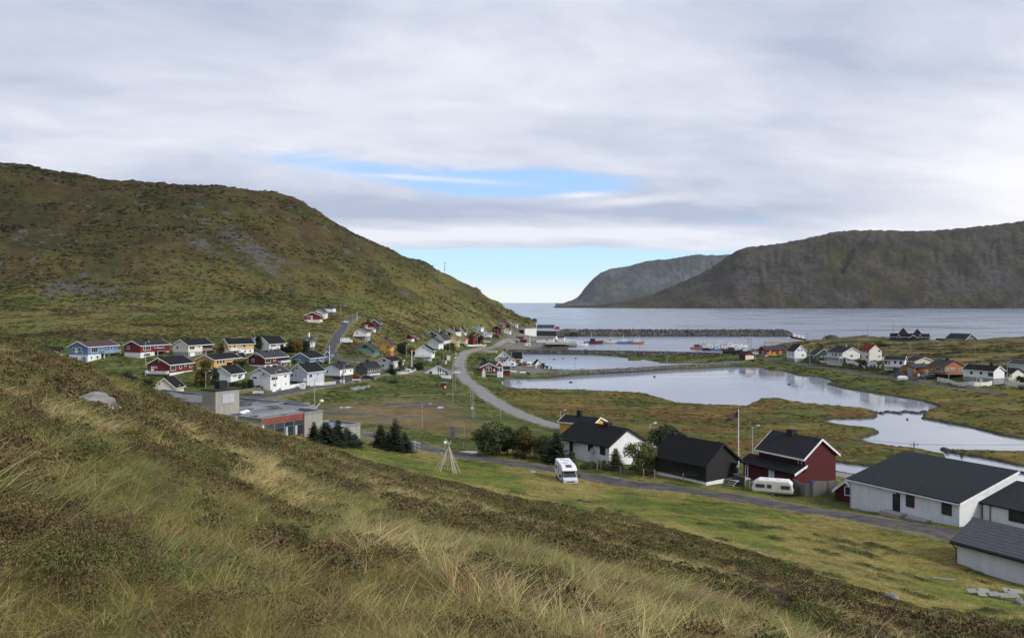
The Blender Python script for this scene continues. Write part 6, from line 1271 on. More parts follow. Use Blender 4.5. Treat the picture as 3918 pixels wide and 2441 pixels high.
def car(fr, x, y, rz, col, label, kind='car', dmin=70, group='cars parked in the village'):
    g = ground(fx(fr, x), fy(fr, y), dmin); root = thing('van' if kind == 'van' else 'parked_car', label, 'van' if kind == 'van' else 'car', g+Vector((0, 0, .12)), R(rz), group)
    if kind == 'van':
        P_ = [(-2.4, .35), (-2.4, 2.0), (1.2, 2.05), (1.75, 1.25), (2.4, 1.05), (2.45, .35)]; W = 1.9; gl = [(1.22, 1.95), (1.72, 1.28), (.5, 1.28), (.5, 1.95)]
    else:
        P_ = [(-2.15, .3), (-2.2, .85), (-1.75, 1.0), (-1.25, 1.42), (.35, 1.46), (1.05, .98), (2.0, .85), (2.15, .55), (2.1, .3)]; W = 1.76; gl = [(-1.6, 1.0), (-1.18, 1.37), (.32, 1.40), (.92, 1.0)]
    sidebody(P_, W, .16).build('body', CARP[col], root, bevel=.05)
    for sg in (-1, 1): MB().add([(a, sg*(W/2-.10*max(0, (z-.95)/.5)+.012-.03*(z > 1.1)), z) for a, z in gl], [tuple(range(len(gl)))]).build('side_window', GLASS, root)
    if kind == 'van': MB().add([(1.24, -.72, 2.0), (1.24, .72, 2.0), (1.77, .82, 1.27), (1.77, -.82, 1.27)], [(0, 1, 2, 3)]).build('windscreen', GLASS, root); MB().add([(-2.415, -.6, 1.25), (-2.415, .6, 1.25), (-2.415, .6, 1.8), (-2.415, -.6, 1.8)], [(0, 1, 2, 3)]).build('rear_window', GLASS, root)
    else: MB().add([(.40, -.66, 1.45), (.40, .66, 1.45), (1.03, .76, 1.01), (1.03, -.76, 1.01)], [(0, 1, 2, 3)]).build('windscreen', GLASS, root); MB().add([(-1.30, -.66, 1.42), (-1.30, .66, 1.42), (-1.76, .74, 1.02), (-1.76, -.74, 1.02)], [(0, 1, 2, 3)]).build('rear_window', GLASS, root)
    for sx in (-1.35, 1.4):
        for sy in (-W/2+.08, W/2-.08): wheel(root, sx, sy, .32)
    for sy in (-.6, .6): MB().box(2.1, 2.18, sy-.18, sy+.18, .6, .74).build('headlight', plainm('offwhite'), root); MB().box(-2.24, -2.17, sy-.15, sy+.15, .62, .78).build('tail_light', plainm('red'), root)
    return root
for a in [
 ('C',1072,475,62,'silver','silver car standing dark end first on the steep side road'), ('C',1095,845,0,'white','white estate van beside the grey garage block','van'), ('E',1458,495,-8,'dark','dark estate car parked before the dark grey house'), ('E',2095,350,-5,'dark','dark pickup behind the low white barrier'),
 ('G',1868,592,5,'white','white car beside the white house on charcoal basement'), ('H',1040,1040,80,'white','white van parked facing the white gabled house','van'), ('H',1168,1012,95,'dark','dark blue car before the brown garage door'), ('H',1262,1010,80,'red','red car half hidden by the white motor caravan'),
 ('H',1032,600,0,'white','white car beside the red kiosk'), ('M',2425,1090,40,'dark','dark car cut by the right edge of the view'), ('K',1180,718,0,'white','white car behind the red garage'), ('E',2030,372,-5,'white','white car with cover beside the dark pickup')]: car(*a)
def trailer(fr, x, y, rz, label, cover=False, dmin=70, big=1.0):
    g = ground(fx(fr, x), fy(fr, y), dmin); root = thing('trailer', label, 'trailer', g+Vector((0, 0, .12)), R(rz), 'trailers parked outdoors')
    MB().box(-1.5*big, 1.3*big, -.75, .75, .5, .95).build('body', M('trailer_side', (.5, .52, .54), .5, .15, 2), root)
    if cover: MB().loft([[(xx*big, yy*w_, zz) for xx, yy in ((-1, -1), (1, -1), (1, 1), (-1, 1)) for xx in (xx*l_,)] for zz, l_, w_ in ((.951, 1.5, .78), (1.5, 1.45, .76), (1.95, 1.15, .6), (2.05, .8, .45))]).build('cover', M('white_cover', (.72, .74, .77), .6, .08, 1), root, bevel=.08)
    else: MB().box(-1.46*big, 1.26*big, -.71, .71, .952, .97).build('tarpaulin', plainm('lilac'), root)
    MB().tube((1.3*big, 0, .55), (2.5*big, 0, .5), .05).build('drawbar', plainm('darkgrey'), root)
    for sy in (-.82, .82): wheel(root, 0, sy, .33)
trailer('E', 1272, 538, 4, 'silver trailer standing on the kerb before the orange bush'); trailer('B', 1372, 1062, 8, 'small white trailer beside the wooden fence above the school'); trailer('L', 2035, 968, -10, 'white covered trailer parked by the lakeside road', True, 200, 1.25)
def caravan(fr, x, y, rz, label, L_=5.6, dmin=70, rear=False):
    g = ground(fx(fr, x), fy(fr, y), dmin); root = thing('caravan', label, 'caravan', g+Vector((0, 0, .1)), R(rz)); W = 2.2; a = L_/2
    P_ = [(-a, .55), (-a-.12, 1.2), (-a+.1, 2.2), (-a+.5, 2.55), (a-.7, 2.58), (a-.1, 2.1), (a+.1, 1.3), (a, .55)]
    sidebody(P_, W, .06).build('body', M('caravan_shell', (.72, .70, .62), .45, .07, .8), root, bevel=.14)
    MB().loft([[(p*s_, q*s2, z) for p, q in ((-a+.45, -W/2+.1), (a-.75, -W/2+.1), (a-.75, W/2-.1), (-a+.45, W/2-.1))] for z, s_, s2 in ((2.56, 1, 1), (2.64, .97, .93))]).build('roof', M('caravan_roof', (.74, .75, .76), .5, .06, .8), root)
    MB().box(-a-.02, a+.02, -W/2-.008, W/2+.008, .75, .82).build('stripe', plainm('darkgrey'), root)
    for sg in (-1, 1):
        for x0, x1 in ((-a+.35, -a+1.5), (.1, .7), (a-1.6, a-.4)):
            w = MB().box(x0, x1, sg*(W/2+.012), sg*(W/2-.02), 1.35, 1.95).build('window', plainm('charcoal'), root)
    MB().box(a+.02, a+.14, -.8, .8, 1.35, 1.95).build('front_window', GLASS, root); MB().box(-a-.16, -a-.02, -.8, .8, 1.35, 2.0).build('rear_window', GLASS, root)
    for x in (-1.0, .5): MB().box(x, x+.55, -.3, .3, 2.645, 2.72).build('roof_hatch', plainm('offwhite'), root)
    for sy in (-1.02, 1.02): wheel(root, 0, sy, .34)
    MB().tube((a, 0, .5), (a+1.2, 0, .45), .06).build('drawbar', plainm('darkgrey'), root); return root
caravan('Q', 1540, 1046, 158, 'cream caravan with white roof parked before the two storey red house', 5.2, 100).scale = (1, 1, .80)
caravan('H', 1335, 1050, 85, 'white square backed motor caravan beside the small white shed', 5.2, 250)
caravan('H', 1303, 672, 5, 'white covered boat trailer alone on the gravel parking place', 4.6, 380)
# motorhome coming along the road
g = ground(2172, 1842, 100); mh = thing('motorhome', 'white motorhome with sloping cab roof driving on the gravel road', 'motorhome', g+Vector((-.2, .3, .12)), R(-84)); W = 2.2
sidebody([(-3.3, .4), (-3.3, 2.7), (-3.0, 2.86), (1.5, 2.86), (2.6, 2.52), (2.95, 2.15), (2.62, 2.02), (1.9, 1.95), (1.9, .4)], W, .08).build('body', M('motorhome_shell', (.74, .75, .77), .4, .05, .6), mh, bevel=.12)
sidebody([(1.9, .35), (1.9, 2.0), (2.52, 2.0), (3.10, 1.22), (3.62, 1.02), (3.72, .7), (3.68, .35)], 2.0, .14).build('cab', M('cab_paint', (.56, .62, .69), .4, .06, .6), mh, bevel=.06)
MB().add([(2.56, -.80, 1.98), (2.56, .80, 1.98), (3.14, .90, 1.24), (3.14, -.90, 1.24)], [(0, 1, 2, 3)]).build('windscreen', GLASS, mh)
for sg in (-1, 1):
    MB().add([(2.0, sg*1.005, 1.25), (2.95, sg*1.0, 1.25), (2.5, sg*.90, 1.9), (2.0, sg*.90, 1.9)], [(0, 1, 2, 3)]).build('side_window', GLASS, mh)
    m_ = MB().box(2.75, 2.95, sg*1.22, sg*1.42, 1.15, 1.6).build('mirror', plainm('black'), mh); MB().tube((2.8, sg*.98, 1.25), (2.8, sg*1.25, 1.3), .04).build('mirror_arm', plainm('black'), m_)
    MB().box(-2.4, -1.5, sg*1.06, sg*1.09, 1.5, 2.05).build('side_window', GLASS, mh); MB().box(-.4, .2, sg*1.06, sg*1.085, .7, 2.3).build('panel', plainm('grey'), mh)
    MB().box(3.55, 3.74, sg*.62-.2, sg*.62+.2, .78, .95).build('headlight', plainm('offwhite'), mh)
    for sx in (-2.0, 2.75): wheel(mh, sx, sg*.95, .36, .24)
MB().box(3.66, 3.76, -.5, .5, .62, .76).build('grille', plainm('black'), mh)
def roofslope(x): return 2.86 if x < 1.5 else 2.86-(x-1.5)*.31
mh.scale = (1, 1, .87)
MB().add([(1.65, -.45, roofslope(1.65)+.03), (1.65, .45, roofslope(1.65)+.03), (2.45, .38, roofslope(2.45)+.03), (2.45, -.38, roofslope(2.45)+.03)], [(0, 1, 2, 3)]).build('skylight', GLASS, mh)
for x, y, w in ((.3, -.2, .55), (-1.3, .3, .5), (-2.2, -.2, .5)): MB().box(x, x+w, y-.28, y+.28, 2.865, 2.95).build('roof_hatch', plainm('lilac'), mh)
# tractor with loader by the lagoon
g = ground(fx('H', 1610), fy('H', 1072), 250); tr = thing('tractor', 'dark tractor with orange digging bucket beside the small white shed', 'tractor', g, R(-12))
MB().box(-1.2, .2, -.6, .6, .9, 1.3).prism([(.2, .8), (.2, 1.55), (1.9, 1.45), (2.0, .8)], 'y', -.42, .42).build('body', CARP['green'], tr); MB().box(-1.0, .3, -.65, .65, 1.301, 2.6).build('cab_glass', GLASS, tr); MB().box(-1.1, .4, -.72, .72, 2.601, 2.75).build('roof', CARP['dark'], tr)
for sx, r in ((-.8, .8), (1.4, .52)):
    for sy in (-.85, .85): wheel(tr, sx, sy, r, .4)
MB().tube((-1.2, 0, 1.0), (-2.6, 0, 2.2), .14).tube((-2.6, 0, 2.2), (-3.6, 0, .9), .12).build('loader_arm', CARP['red'], tr); MB().prism([(-3.9, .1), (-3.2, .1), (-3.1, .9), (-3.7, .7)], 'y', -.9, .9).build('bucket', CARP['yellow'], tr)
MB().tube((1.9, 0, 1.0), (3.4, 0, 1.5), .12).build('front_arm', CARP['dark'], tr); MB().prism([(3.3, .1), (4.0, .3), (3.8, 1.0), (3.3, .9)], 'y', -.9, .9).build('front_bucket', CARP['dark'], tr)
g = ground(fx('K', 1448), fy('K', 750), 300); ex = thing('digger', 'yellow digger arm attachment parked before the long red barn', 'digger', g)
MB().box(-1.6, 1.6, -.8, .8, .5, 1.5).build('body', CARP['yellow'], ex); MB().tube((-1.6, 0, 1), (-3, 0, 2.2), .25).tube((-3, 0, 2.2), (-3.6, 0, .6), .2).build('arm', CARP['yellow'], ex); MB().box(-.2, 1.1, -.7, .7, 1.501, 2.6).build('cab', CARP['yellow'], ex)
for sy in (-.8, .8): MB().prism([(-1.8, .1), (1.8, .1), (2.0, .4), (1.8, .7), (-1.8, .7), (-2.0, .4)], 'y', sy-.2, sy+.2).build('track', TYRE, ex)
# ---------------------------------------------------------------- boats
def boat(x, y, d, rz, L_, hull, cabin, label, cab=.0, mast=True, z=0.0):
    p = Vector(P3(x, y, d)); root = thing('fishing_boat', label, 'boat', (p.x, p.y, z), R(rz), 'boats moored in the harbour'); W = L_*.30; hb = L_*.13
    rings = []
    for f in np.linspace(0, 1, 9):
        w = W/2*(math.sin(min(1, (1-f)*1.9+.03)*math.pi/2))*(.82+.18*min(1, f*4)); sh = hb*(1+.55*f*f); x_ = -L_/2+L_*f
        rings.append([(x_+.06*L_*f, -w, sh), (x_, -w*.8, .1), (x_-.02*L_*f, 0, -.4), (x_, w*.8, .1), (x_+.06*L_*f, w, sh)])
    MB().loft(rings).build('hull', plainm(hull) if hull in PAINT else CARP[hull], root)
    MB().loft([[(x0, -W*.5*w_, z_), (x1, -W*.42*w_, z_), (x1, W*.42*w_, z_), (x0, W*.5*w_, z_)] for (x0, x1, z_, w_) in ((-L_*.22+cab, L_*.10+cab, hb*.9, .72), (-L_*.20+cab, L_*.06+cab, hb+L_*.15, .66), (-L_*.20+cab, L_*.05+cab, hb+L_*.17, .7))]).build('wheelhouse', plainm(cabin), root)
    MB().box(L_*.02+cab-.02, L_*.085+cab+.02, -W*.27, W*.27, hb+L_*.08, hb+L_*.13).build('window', GLASS, root)
    for sy in (-1, 1): MB().box(-L_*.16+cab, L_*.0+cab, sy*W*.335, sy*W*.36, hb+L_*.08, hb+L_*.125).build('window', GLASS, root)
    MB().loft([[(a, b, hb*1.06+.1*c) for a, b in ((L_*.16, -W*.3), (L_*.36, -W*.16), (L_*.36, W*.16), (L_*.16, W*.3))] for c in (0, 3)]).build('foredeck', plainm('offwhite'), root)
    if mast:
        mh_ = L_*rnd.uniform(.42, .62); r_ = max(.05, d*.00016); m_ = MB().tube((-L_*.12+cab, 0, hb+L_*.16), (-L_*.12+cab, 0, hb+mh_), r_*1.2, r_, 5).build('mast', plainm('offwhite'), root); MB().tube((-L_*.12+cab, 0, hb+mh_*.7), (-L_*.42, 0, hb+mh_*.45), r_, r_, 4).build('boom', plainm('grey'), m_)
        MB().tube((L_*.3, 0, hb), (L_*.3, 0, hb+mh_*.55), r_, r_*.8, 4).build('fore_mast', plainm('grey'), root)
for a in [
 (2272,1312,662,0,14,'red','black','red hulled fishing boat with dark wheelhouse, leftmost on the pontoon'), (2330,1311,668,175,13,'white','offwhite','white fishing boat second from the left on the pontoon'), (2392,1313,664,0,12,'blue','white','blue hulled boat in the middle of the pontoon row'), (2440,1313,668,180,10,'white','white','low white boat right of the blue hulled one'),
 (2438,1316,660,0,11,'brick','white','small red and white boat at the right end of the pontoon'), (2226,1323,628,5,9,'white','cream','pale cabin cruiser moored beside the quay ramp'), (2242,1312,660,20,7,'blue','blue','little dark blue boat behind the pale cruiser'),
 (2672,1336,585,0,11,'brick','red','orange red boat at the left end of the marina'), (2690,1333,598,175,12,'red','offwhite','red boat with pale wheelhouse behind the orange one'), (2702,1338,578,0,11,'blue','white','dark blue boat before the red one'), (2722,1341,570,5,12,'darkred','white','maroon boat at the near edge of the marina'),
 (2738,1336,588,180,10,'white','white','white boat in the middle of the marina crowd'), (2748,1342,566,0,11,'blue','offwhite','navy boat at the near edge beside the maroon one'), (2764,1333,600,175,11,'white','cream','cream topped boat behind the navy one'), (2772,1342,566,0,10,'red','white','red and white boat nearest to the right shore'),
 (2786,1334,596,180,12,'white','white','tall masted white boat among the marina crowd'), (2800,1330,612,0,11,'white','offwhite','white boat in the back row of the marina'), (2812,1337,586,175,9,'white','white','short white boat beside the lattice tower'), (2835,1331,606,0,10,'white','white','white boat right of the short one'), (2758,1328,620,0,10,'brick','white','farthest orange boat in the marina'),
]: boat(*a)
g = ground(fx('K', 822), fy('K', 715), 400); boat(fx('K', 822), 0, g.y, 5, 11, 'black', 'black', 'black hulled boat hauled out beside the red garage', 0, True, g.z+.8)
for o in [o for o in bpy.data.objects if o.get('label', '').startswith('black hulled')]:
    for x in (-2, 2): MB().box(x-.15, x+.15, -1.3, 1.3, -1.2, -.05).build('cradle', POLEW, o)
g = ground(fx('M', 940), fy('M', 925), 240); boat(fx('M', 940), 0, g.y, 12, 7.5, 'darkgrey', 'grey', 'open grey workboat with white engine standing on the yard', .5, False, g.z+.5)
for o in [o for o in bpy.data.objects if o.get('label', '').startswith('open grey')]: MB().box(-4.4, -3.9, -.3, .3, .3, 1.5).build('outboard', plainm('cream'), o); MB().box(-2, -1.7, -1, 1, -.9, -.1).build('cradle', POLEW, o)
# pontoons, quays
def deck(label, pts, z, t, mat, legs=True, name='jetty', cat='jetty'):
    o0 = Vector((pts[0][0], pts[0][1], 0)); root = thing(name, label, cat, o0); MB().prism([(p[0]-o0.x, p[1]-o0.y) for p in pts], 'z', z-t, z).build('deck', mat, root)
    if legs:
        n = len(pts)
        for i in range(n):
            a, b = Vector(pts[i][:2]), Vector(pts[(i+1) % n][:2]); k = max(1, int((b-a).length/5))
            for j in range(k):
                p = a.lerp(b, j/k); MB().tube((p.x-o0.x, p.y-o0.y, -1.5), (p.x-o0.x, p.y-o0.y, z-t-.01), .2, .2, 5).build('pile', plainm('charcoal'), root)
def rect(x0, x1, d0, d1): return [P3(x0, HY, d0)[:2], P3(x1, HY, d0)[:2], P3(x1, HY, d1)[:2], P3(x0, HY, d1)[:2]]
WOODG = M('grey_timber', (.27, .25, .22), .85, .3, 2)
deck('long floating pontoon with the row of fishing boats', rect(2245, 2462, 664.5, 666.5), .5, .5, WOODG, False, 'pontoon', 'pontoon')
deck('timber quay below the white hut', rect(2085, 2205, 612, 650), 2.3, .5, WOODG)
deck('floating pontoon inside the marina crowd', rect(2665, 2850, 591.5, 593.5), .5, .5, WOODG, False, 'pontoon', 'pontoon')
deck('dark pier with pale railing left of the headland rocks', rect(2925, 3040, 600, 640), 4.0, .7, WOODG, True, 'pier', 'pier')
deck('small pale hut platform on the outer breakwater', rect(2176, 2212, 800, 812), 5.4, .4, WOODG, True, 'platform', 'platform')
house('moleHut','J','mole_hut','grey hut on stilts at the landward end of the outer breakwater','R',322,395,404,360,335,302,'grey','slate',1.3,None,trim=None,dd=803,cat='hut',deep=.1,wins=[(350,308,368,328)],flat_=True)
for lab, x0, x1, d, z, hull in (('white ship stern with three domed cabins beyond the point', 3030, 3082, 640, 1.0, 'darkred'),):
    g = Vector(P3((x0+x1)/2, HY, d)); sh = thing('ship', lab, 'ship', (g.x, g.y, 4)); L_ = (x1-x0)/F*d
    MB().loft([[(-L_/2, -2, 1.2), (L_/2, -2, -.6), (L_/2, 2, -.6), (-L_/2, 2, 1.2)], [(-L_/2-1, -2.4, 3.0), (L_/2, -2.4, .6), (L_/2, 2.4, .6), (-L_/2-1, 2.4, 3.0)]]).build('hull', plainm(hull), sh)
    for i in range(3): MB().box(-L_/2+L_*(.08+i*.3), -L_/2+L_*(.26+i*.3), -1.5, 1.5, 2.6-i*.75, 4.6-i*.75).build('cabin', plainm('white'), sh)
# lattice tower by the marina
g = Vector(P3(2868, HY, 520)); lt = thing('lattice_tower', 'pale lattice crane tower beside the marina', 'tower', (g.x, g.y, .5)); 
for sx in (-1, 1):
    for sy in (-1, 1): MB().tube((sx*1.2, sy*1.2, -1), (sx*.8, sy*.8, 10.5), .14, .12, 5).build('leg', POLEG, lt)
for i in range(6): MB().box(-1.25+.05*i, 1.25-.05*i, -1.15, -.95, 1+i*1.7, 1.18+i*1.7).tube((-1.1, -1, 1+i*1.7), (1.1, -1, 2.6+i*1.7), .08).build('brace', POLEG, lt)
MB().box(-2.4, 2.4, -.9, .9, 10.5, 10.9).build('head_beam', POLEG, lt)
# white truss gangway to the pontoon
a, b = Vector((*P3(2165, HY, 640)[:2], 2.6)), Vector((*P3(2232, HY, 655)[:2], .7)); gw = thing('gangway', 'white truss gangway sloping down from the timber quay', 'gangway', a); n = 7
MB().tube((0, 0, 0), b-a, .2, .2, 4).tube((0, 0, 1.6), b-a+Vector((0, 0, 1.6)), .14, .14, 4).build('beam', plainm('white'), gw)
tb = MB()
for i in range(n): p, q = (b-a)*(i/n), (b-a)*((i+1)/n); tb.tube(p, (p+q)/2+Vector((0, 0, 1.6)), .09, .09, 4).tube((p+q)/2+Vector((0, 0, 1.6)), q, .09, .09, 4)
tb.build('truss', plainm('white'), gw)
# ---------------------------------------------------------------- fences
def fence(fr, pts, hgt, label, mat, kind='board', post=2.2, name='fence', dmin=70, off=0.0):
    P_ = gpts(fr, pts, dmin); c = spline(P_, 1.1); z = H(c[:, 0], c[:, 1]); o0 = Vector((c[0][0], c[0][1], z[0])); root = thing(name, label, 'fence', o0)
    if len(z) > 5: z = np.convolve(np.pad(z, 2, 'edge'), np.ones(5)/5, 'valid')
    V = [Vector((p[0], p[1], zz))-o0 for p, zz in zip(c, z)]; b = MB()
    def strip(z0, z1, w):
        for p, q in zip(V[:-1], V[1:]):
            n_ = Vector((q.y-p.y, p.x-q.x, 0)).normalized()*w
            b.add([p+n_+Vector((0, 0, z0)), q+n_+Vector((0, 0, z0)), q-n_+Vector((0, 0, z0)), p-n_+Vector((0, 0, z0)), p+n_+Vector((0, 0, z1)), q+n_+Vector((0, 0, z1)), q-n_+Vector((0, 0, z1)), p-n_+Vector((0, 0, z1))],
                  [(0, 3, 2, 1), (4, 5, 6, 7), (0, 1, 5, 4), (1, 2, 6, 5), (2, 3, 7, 6), (3, 0, 4, 7)])
    if kind == 'board': strip(.0, hgt, .04)
    elif kind == 'rails':
        for f in (.25, .6, .92): strip(hgt*f-.08, hgt*f+.08, .03)
    elif kind == 'wire':
        for f in (.5, .9): strip(hgt*f-.012, hgt*f+.012, .01)
    b.build('rails' if kind != 'board' else 'boarding', mat, root)
    s = 0; last = -9
    for i, p in enumerate(V):
        if i: s += (p-V[i-1]).length
        if s-last >= post: last = s; MB().box(p.x-.07, p.x+.07, p.y-.13, p.y+.03, p.z-.5, p.z+hgt+.06).build('fence_post', mat if kind != 'wire' else POLEW, root)
    return root
WF = plainm('white')
fence('B', [(1722,985),(1850,955),(2030,925),(2160,895)], 1.0, 'white boarded fence along the lower road before the porch arch', WF)
fence('E', [(555,605),(700,592),(945,572)], 1.0, 'low white post and rail fence before the lilac house', WF, 'rails')
fence('B', [(1585,1010),(1640,1008)], 1.3, 'short white gate panel beside the two storey house lamp post', WF)
fence('E', [(1895,415),(2195,368)], 1.0, 'white plank barrier along the parked pickup', WF, 'rails')
fence('B', [(1060,1045),(1200,1020),(1420,1000)], 1.1, 'weathered wooden rail fence above the school roof', WOODG, 'rails')
fence('L', [(745,680),(880,700),(1000,712),(1105,690),(1200,705),(1300,722),(1400,718),(1560,728),(1730,745)], 1.5, 'long white boarded fence along the bank of the lakeside road', WF, dmin=250)
fence('L', [(1515,695),(1620,672),(1745,640)], 1.4, 'white railing climbing to the curved bungalow end', WF, 'rails', dmin=250)
fence('M', [(1085,965),(1300,1000),(1600,1030),(1830,1045),(1985,1000)], 1.5, 'white boarded fence curving before the grey basement', plainm('cream'), dmin=200)
fence('M', [(2135,1030),(2330,1050)], 1.6, 'white boarded gate piece right of the tall lamp post', plainm('cream'), dmin=200)
fence('M', [(2335,1030),(2500,1045)], 1.2, 'white boarded fence cut by the right edge of the view', plainm('cream'), dmin=200)
fence('L', [(1775,318),(1900,322),(2060,322)], 1.6, 'white picket fence left of the black cabin on the ridge', WF, 'rails', dmin=420)
fence('F' if 'F' in FR else 'G', [(1505,655),(1700,650),(1845,625)], 1.0, 'low white garden wall before the red barn', plainm('offwhite'), dmin=250)
fence('M', [(1780,700),(2000,698),(2180,700)], 1.2, 'wire fence above the long black roof', POLEW, 'wire', 3.2, dmin=250)
fence('P', [(70,570),(340,600),(590,640),(840,680),(1030,715),(1450,785),(1700,825),(1950,865),(2160,890),(2290,905)], 1.15, 'wire fence with weathered posts along the far road edge', POLEW, 'wire', 4.4, dmin=100)
fence('Q', [(165,850),(300,868),(420,880),(800,918)], 1.2, 'wire fence with pale posts before the black house foundation', POLEW, 'wire', 4.4, dmin=90)
fence('Q', [(1215,975),(1380,1000),(1520,1030),(1640,1045),(1800,1058)], 1.3, 'wire fence with leaning posts in front of the caravan', POLEW, 'wire', 2.6, dmin=90)
fence('Q', [(1775,1010),(1905,1065),(2100,1045),(2258,1020)], 1.8, 'grey panel fence around the yard of the two storey red house', M('grey_panels', (.15, .145, .14), .85, .2, 1, boards='x', bw=.25), dmin=95, post=2.0)
fence('Q', [(1095,930),(1215,960)], 1.5, 'dark plank fence under the black house landing', plainm('charcoal'), dmin=100)
fence('O', [(1120,770),(1260,770),(1365,795)], 1.7, 'white slatted gate beside the short spruce', WF, 'rails', 1.5, dmin=100)
fence('G', [(1850,1010),(1900,1000)], 1.2, 'low wooden windbreak left of the decorated red house', WOODG, dmin=250)
# ---------------------------------------------------------------- bare tent poles
g = ground(fx('O', 1655), fy('O', 985), 80); tp = thing('tent_frame', 'bare lavvu tent frame of pale poles on the green meadow', 'tent frame', g); k = g.y/F*FR['O'][2]
apx = Vector((10*k, 0, (985-715)*k))
for x, y, over in ((1515,978,1.10), (1548,975,1.22), (1582,1008,1.18), (1640,935,1.15), (1728,1015,1.12), (1748,1008,1.05), (1760,998,1.20), (1796,985,1.30), (1690,930,1.1)):
    b = Vector(((x-1655)*k, -(y-960)*k*3.0, 0)); b.z = Hs(g.x+b.x, g.y+b.y)-g.z
    MB().tube(b-Vector((0, 0, .2)), b+(apx-b)*over, .065, .035, 6).build('pole', M('peeled_pole', (.42, .40, .34), .8, .2, 4), tp)
MB().tube((-1.2, -.3, (985-868)*k), (1.3, -.3, (985-866)*k), .03, .03, 5).build('cross_bar', M('peeled_pole'), tp)
g2 = ground(fx('O', 1625), fy('O', 900), 120); bl = thing('satellite_disc', 'round white disc on a post behind the tent frame', 'disc', g2); zz = CZ-g2.y*(fy('O', 682)-HY)/F-g2.z
MB().tube((0, 0, -.3), (0, 0, zz), .05, .05, 6).build('post', POLEG, bl); MB().lathe([(.03, -.24), (.18, -.18), (.25, 0), (.18, .18), (.03, .24)], (0, 0, zz), 12).build('disc', WF, bl)
# goal frame with grey board, small goal on the slope
def goal(fr, x0, x1, yt, yb, label, board=False, dmin=70):
    a, b = ground(fx(fr, x0), fy(fr, yb), dmin), ground(fx(fr, x1), fy(fr, yb), dmin); b = Vector((b.x, a.y+.5, Hs(b.x, a.y+.5))); hh = (yb-yt)*FR[fr][2]*a.y/F; root = thing('goal_frame', label, 'goal', a); q = b-a; r = .06 if a.y < 250 else .12
    MB().tube((0, 0, -.3), (0, 0, hh), r).build('post', POLEW, root); MB().tube((q.x, q.y, q.z-.3), (q.x, q.y, hh), r).build('post', POLEW, root); MB().tube((0, 0, hh), (q.x, q.y, hh), r).build('crossbar', POLEW, root)
    MB().tube((0, 1.6, -.3), (0, 0, hh), r*.7).build('back_stay', POLEW, root); MB().tube((q.x, q.y+1.6, -.3), (q.x, q.y, hh), r*.7).build('back_stay', POLEW, root)
    if board: MB().box(-.55, .45, -.25, -.12, -.2, hh-.05).build('board', M('grey_board', (.13, .13, .14), .85, .4, 1.2), root)
goal('O', 1705, 1825, 512, 642, 'goal frame with grey board at the near edge of the pitch', True, 120); goal('B', 1250, 1300, 75, 130, 'small goal frame on the slope above the village', False, 280)
# ---------------------------------------------------------------- rocks
def rock(loc, sx, sy, sz, seed, mat, label=None, name='boulder', group=None, rz=0.0, flat_=.6):
    bm = bmesh.new(); bmesh.ops.create_icosphere(bm, subdivisions=4, radius=1)
    co = np.array([v.co for v in bm.verts]); n1 = fbm(co[:, 0]*1.3+seed, co[:, 1]*1.3+co[:, 2]*1.7, seed, 4)-.5; n2 = fbm(co[:, 0]*4+seed, co[:, 1]*4+co[:, 2]*3, seed+2, 3)-.5; k = 1+.75*n1+.22*n2
    for v, f in zip(bm.verts, k): v.co = Vector((v.co.x*f*sx, v.co.y*f*sy, v.co.z*f*sz*(flat_ if v.co.z < 0 else 1)))
    me = bpy.data.meshes.new(name); bm.to_mesh(me); bm.free(); me.materials.append(mat); me.polygons.foreach_set('use_smooth', [True]*len(me.polygons)); o = bpy.data.objects.new(name, me); COL.objects.link(o); o.location = loc; o.rotation_euler = (0, 0, rz)
    if label: tag(o, label, 'boulder' if name == 'boulder' else 'rock', group)
    return o
STONE = M('pale_lichen_rock', (.25, .24, .228), .9, .45, 1.6, bump=.05, stain=.2); DSTONE = M('dark_wet_stone', (.05, .048, .045), .7, .4, 1.5, bump=.05)
g = ground(335, 1560, 10); k = g.y/F
rock(g+Vector((-5*k, .3, .02)), 88*k, .8, .38, 3, STONE, 'flat pale grey boulder lying in the heather of the near slope', rz=.12); g = ground(420, 1562, 10); rock(g+Vector((0, .1, -.02)), 32*k, .35, .15, 8, STONE, 'small pale slab right of the flat boulder', rz=-.5)
g = ground(3420, 2312, 20); k = g.y/F; rock(g+Vector((0, .3, .1)), 27*k, .55, .42, 12, STONE, 'rounded grey boulder at the meadow edge near the trail')
for i, (fr, x, y, w, lab) in enumerate([('J',340,1145,30,'lone dark rock in the left part of the lake'),('J',1632,1058,22,'lone dark rock in the middle of the lake'),('L',282,1018,26,'lone dark rock near the right lake shore'),('J',82,788,22,'dark rock at the left edge of the lagoon'),('J',1290,800,60,'long dark skerry in the lagoon'),('J',218,778,20,'second small dark rock in the lagoon'),('J',410,776,24,'third dark rock below the inner breakwater'),('R',1070,18,14,'dark rock in the lower pond')]):
    p = Vector(PZ(fx(fr, x), fy(fr, y))); k = p.y/F*FR[fr][2]; rock(p, w*k, w*k*1.3, .45, 20+i, DSTONE, lab, 'rock', 'rocks rising from the water')
for i, (x, y, w) in enumerate([(1495,365,40),(1545,385,36),(1530,402,28),(1700,447,14),(1600,385,18),(1660,388,16)]):
    p = Vector(PZ(fx('R', x), fy('R', y))); k = p.y/F*.33; rock(p, w*k, w*k*1.2, .6, 40+i, DSTONE, ['big dark stone, left one of the heap in the river','big dark stone, right one of the heap in the river','dark stone in front of the river heap','lone dark stone right of the river heap','flat dark stone behind the river heap','flat stone at the grassy river tip'][i], 'rock', 'stones in the river mouth')
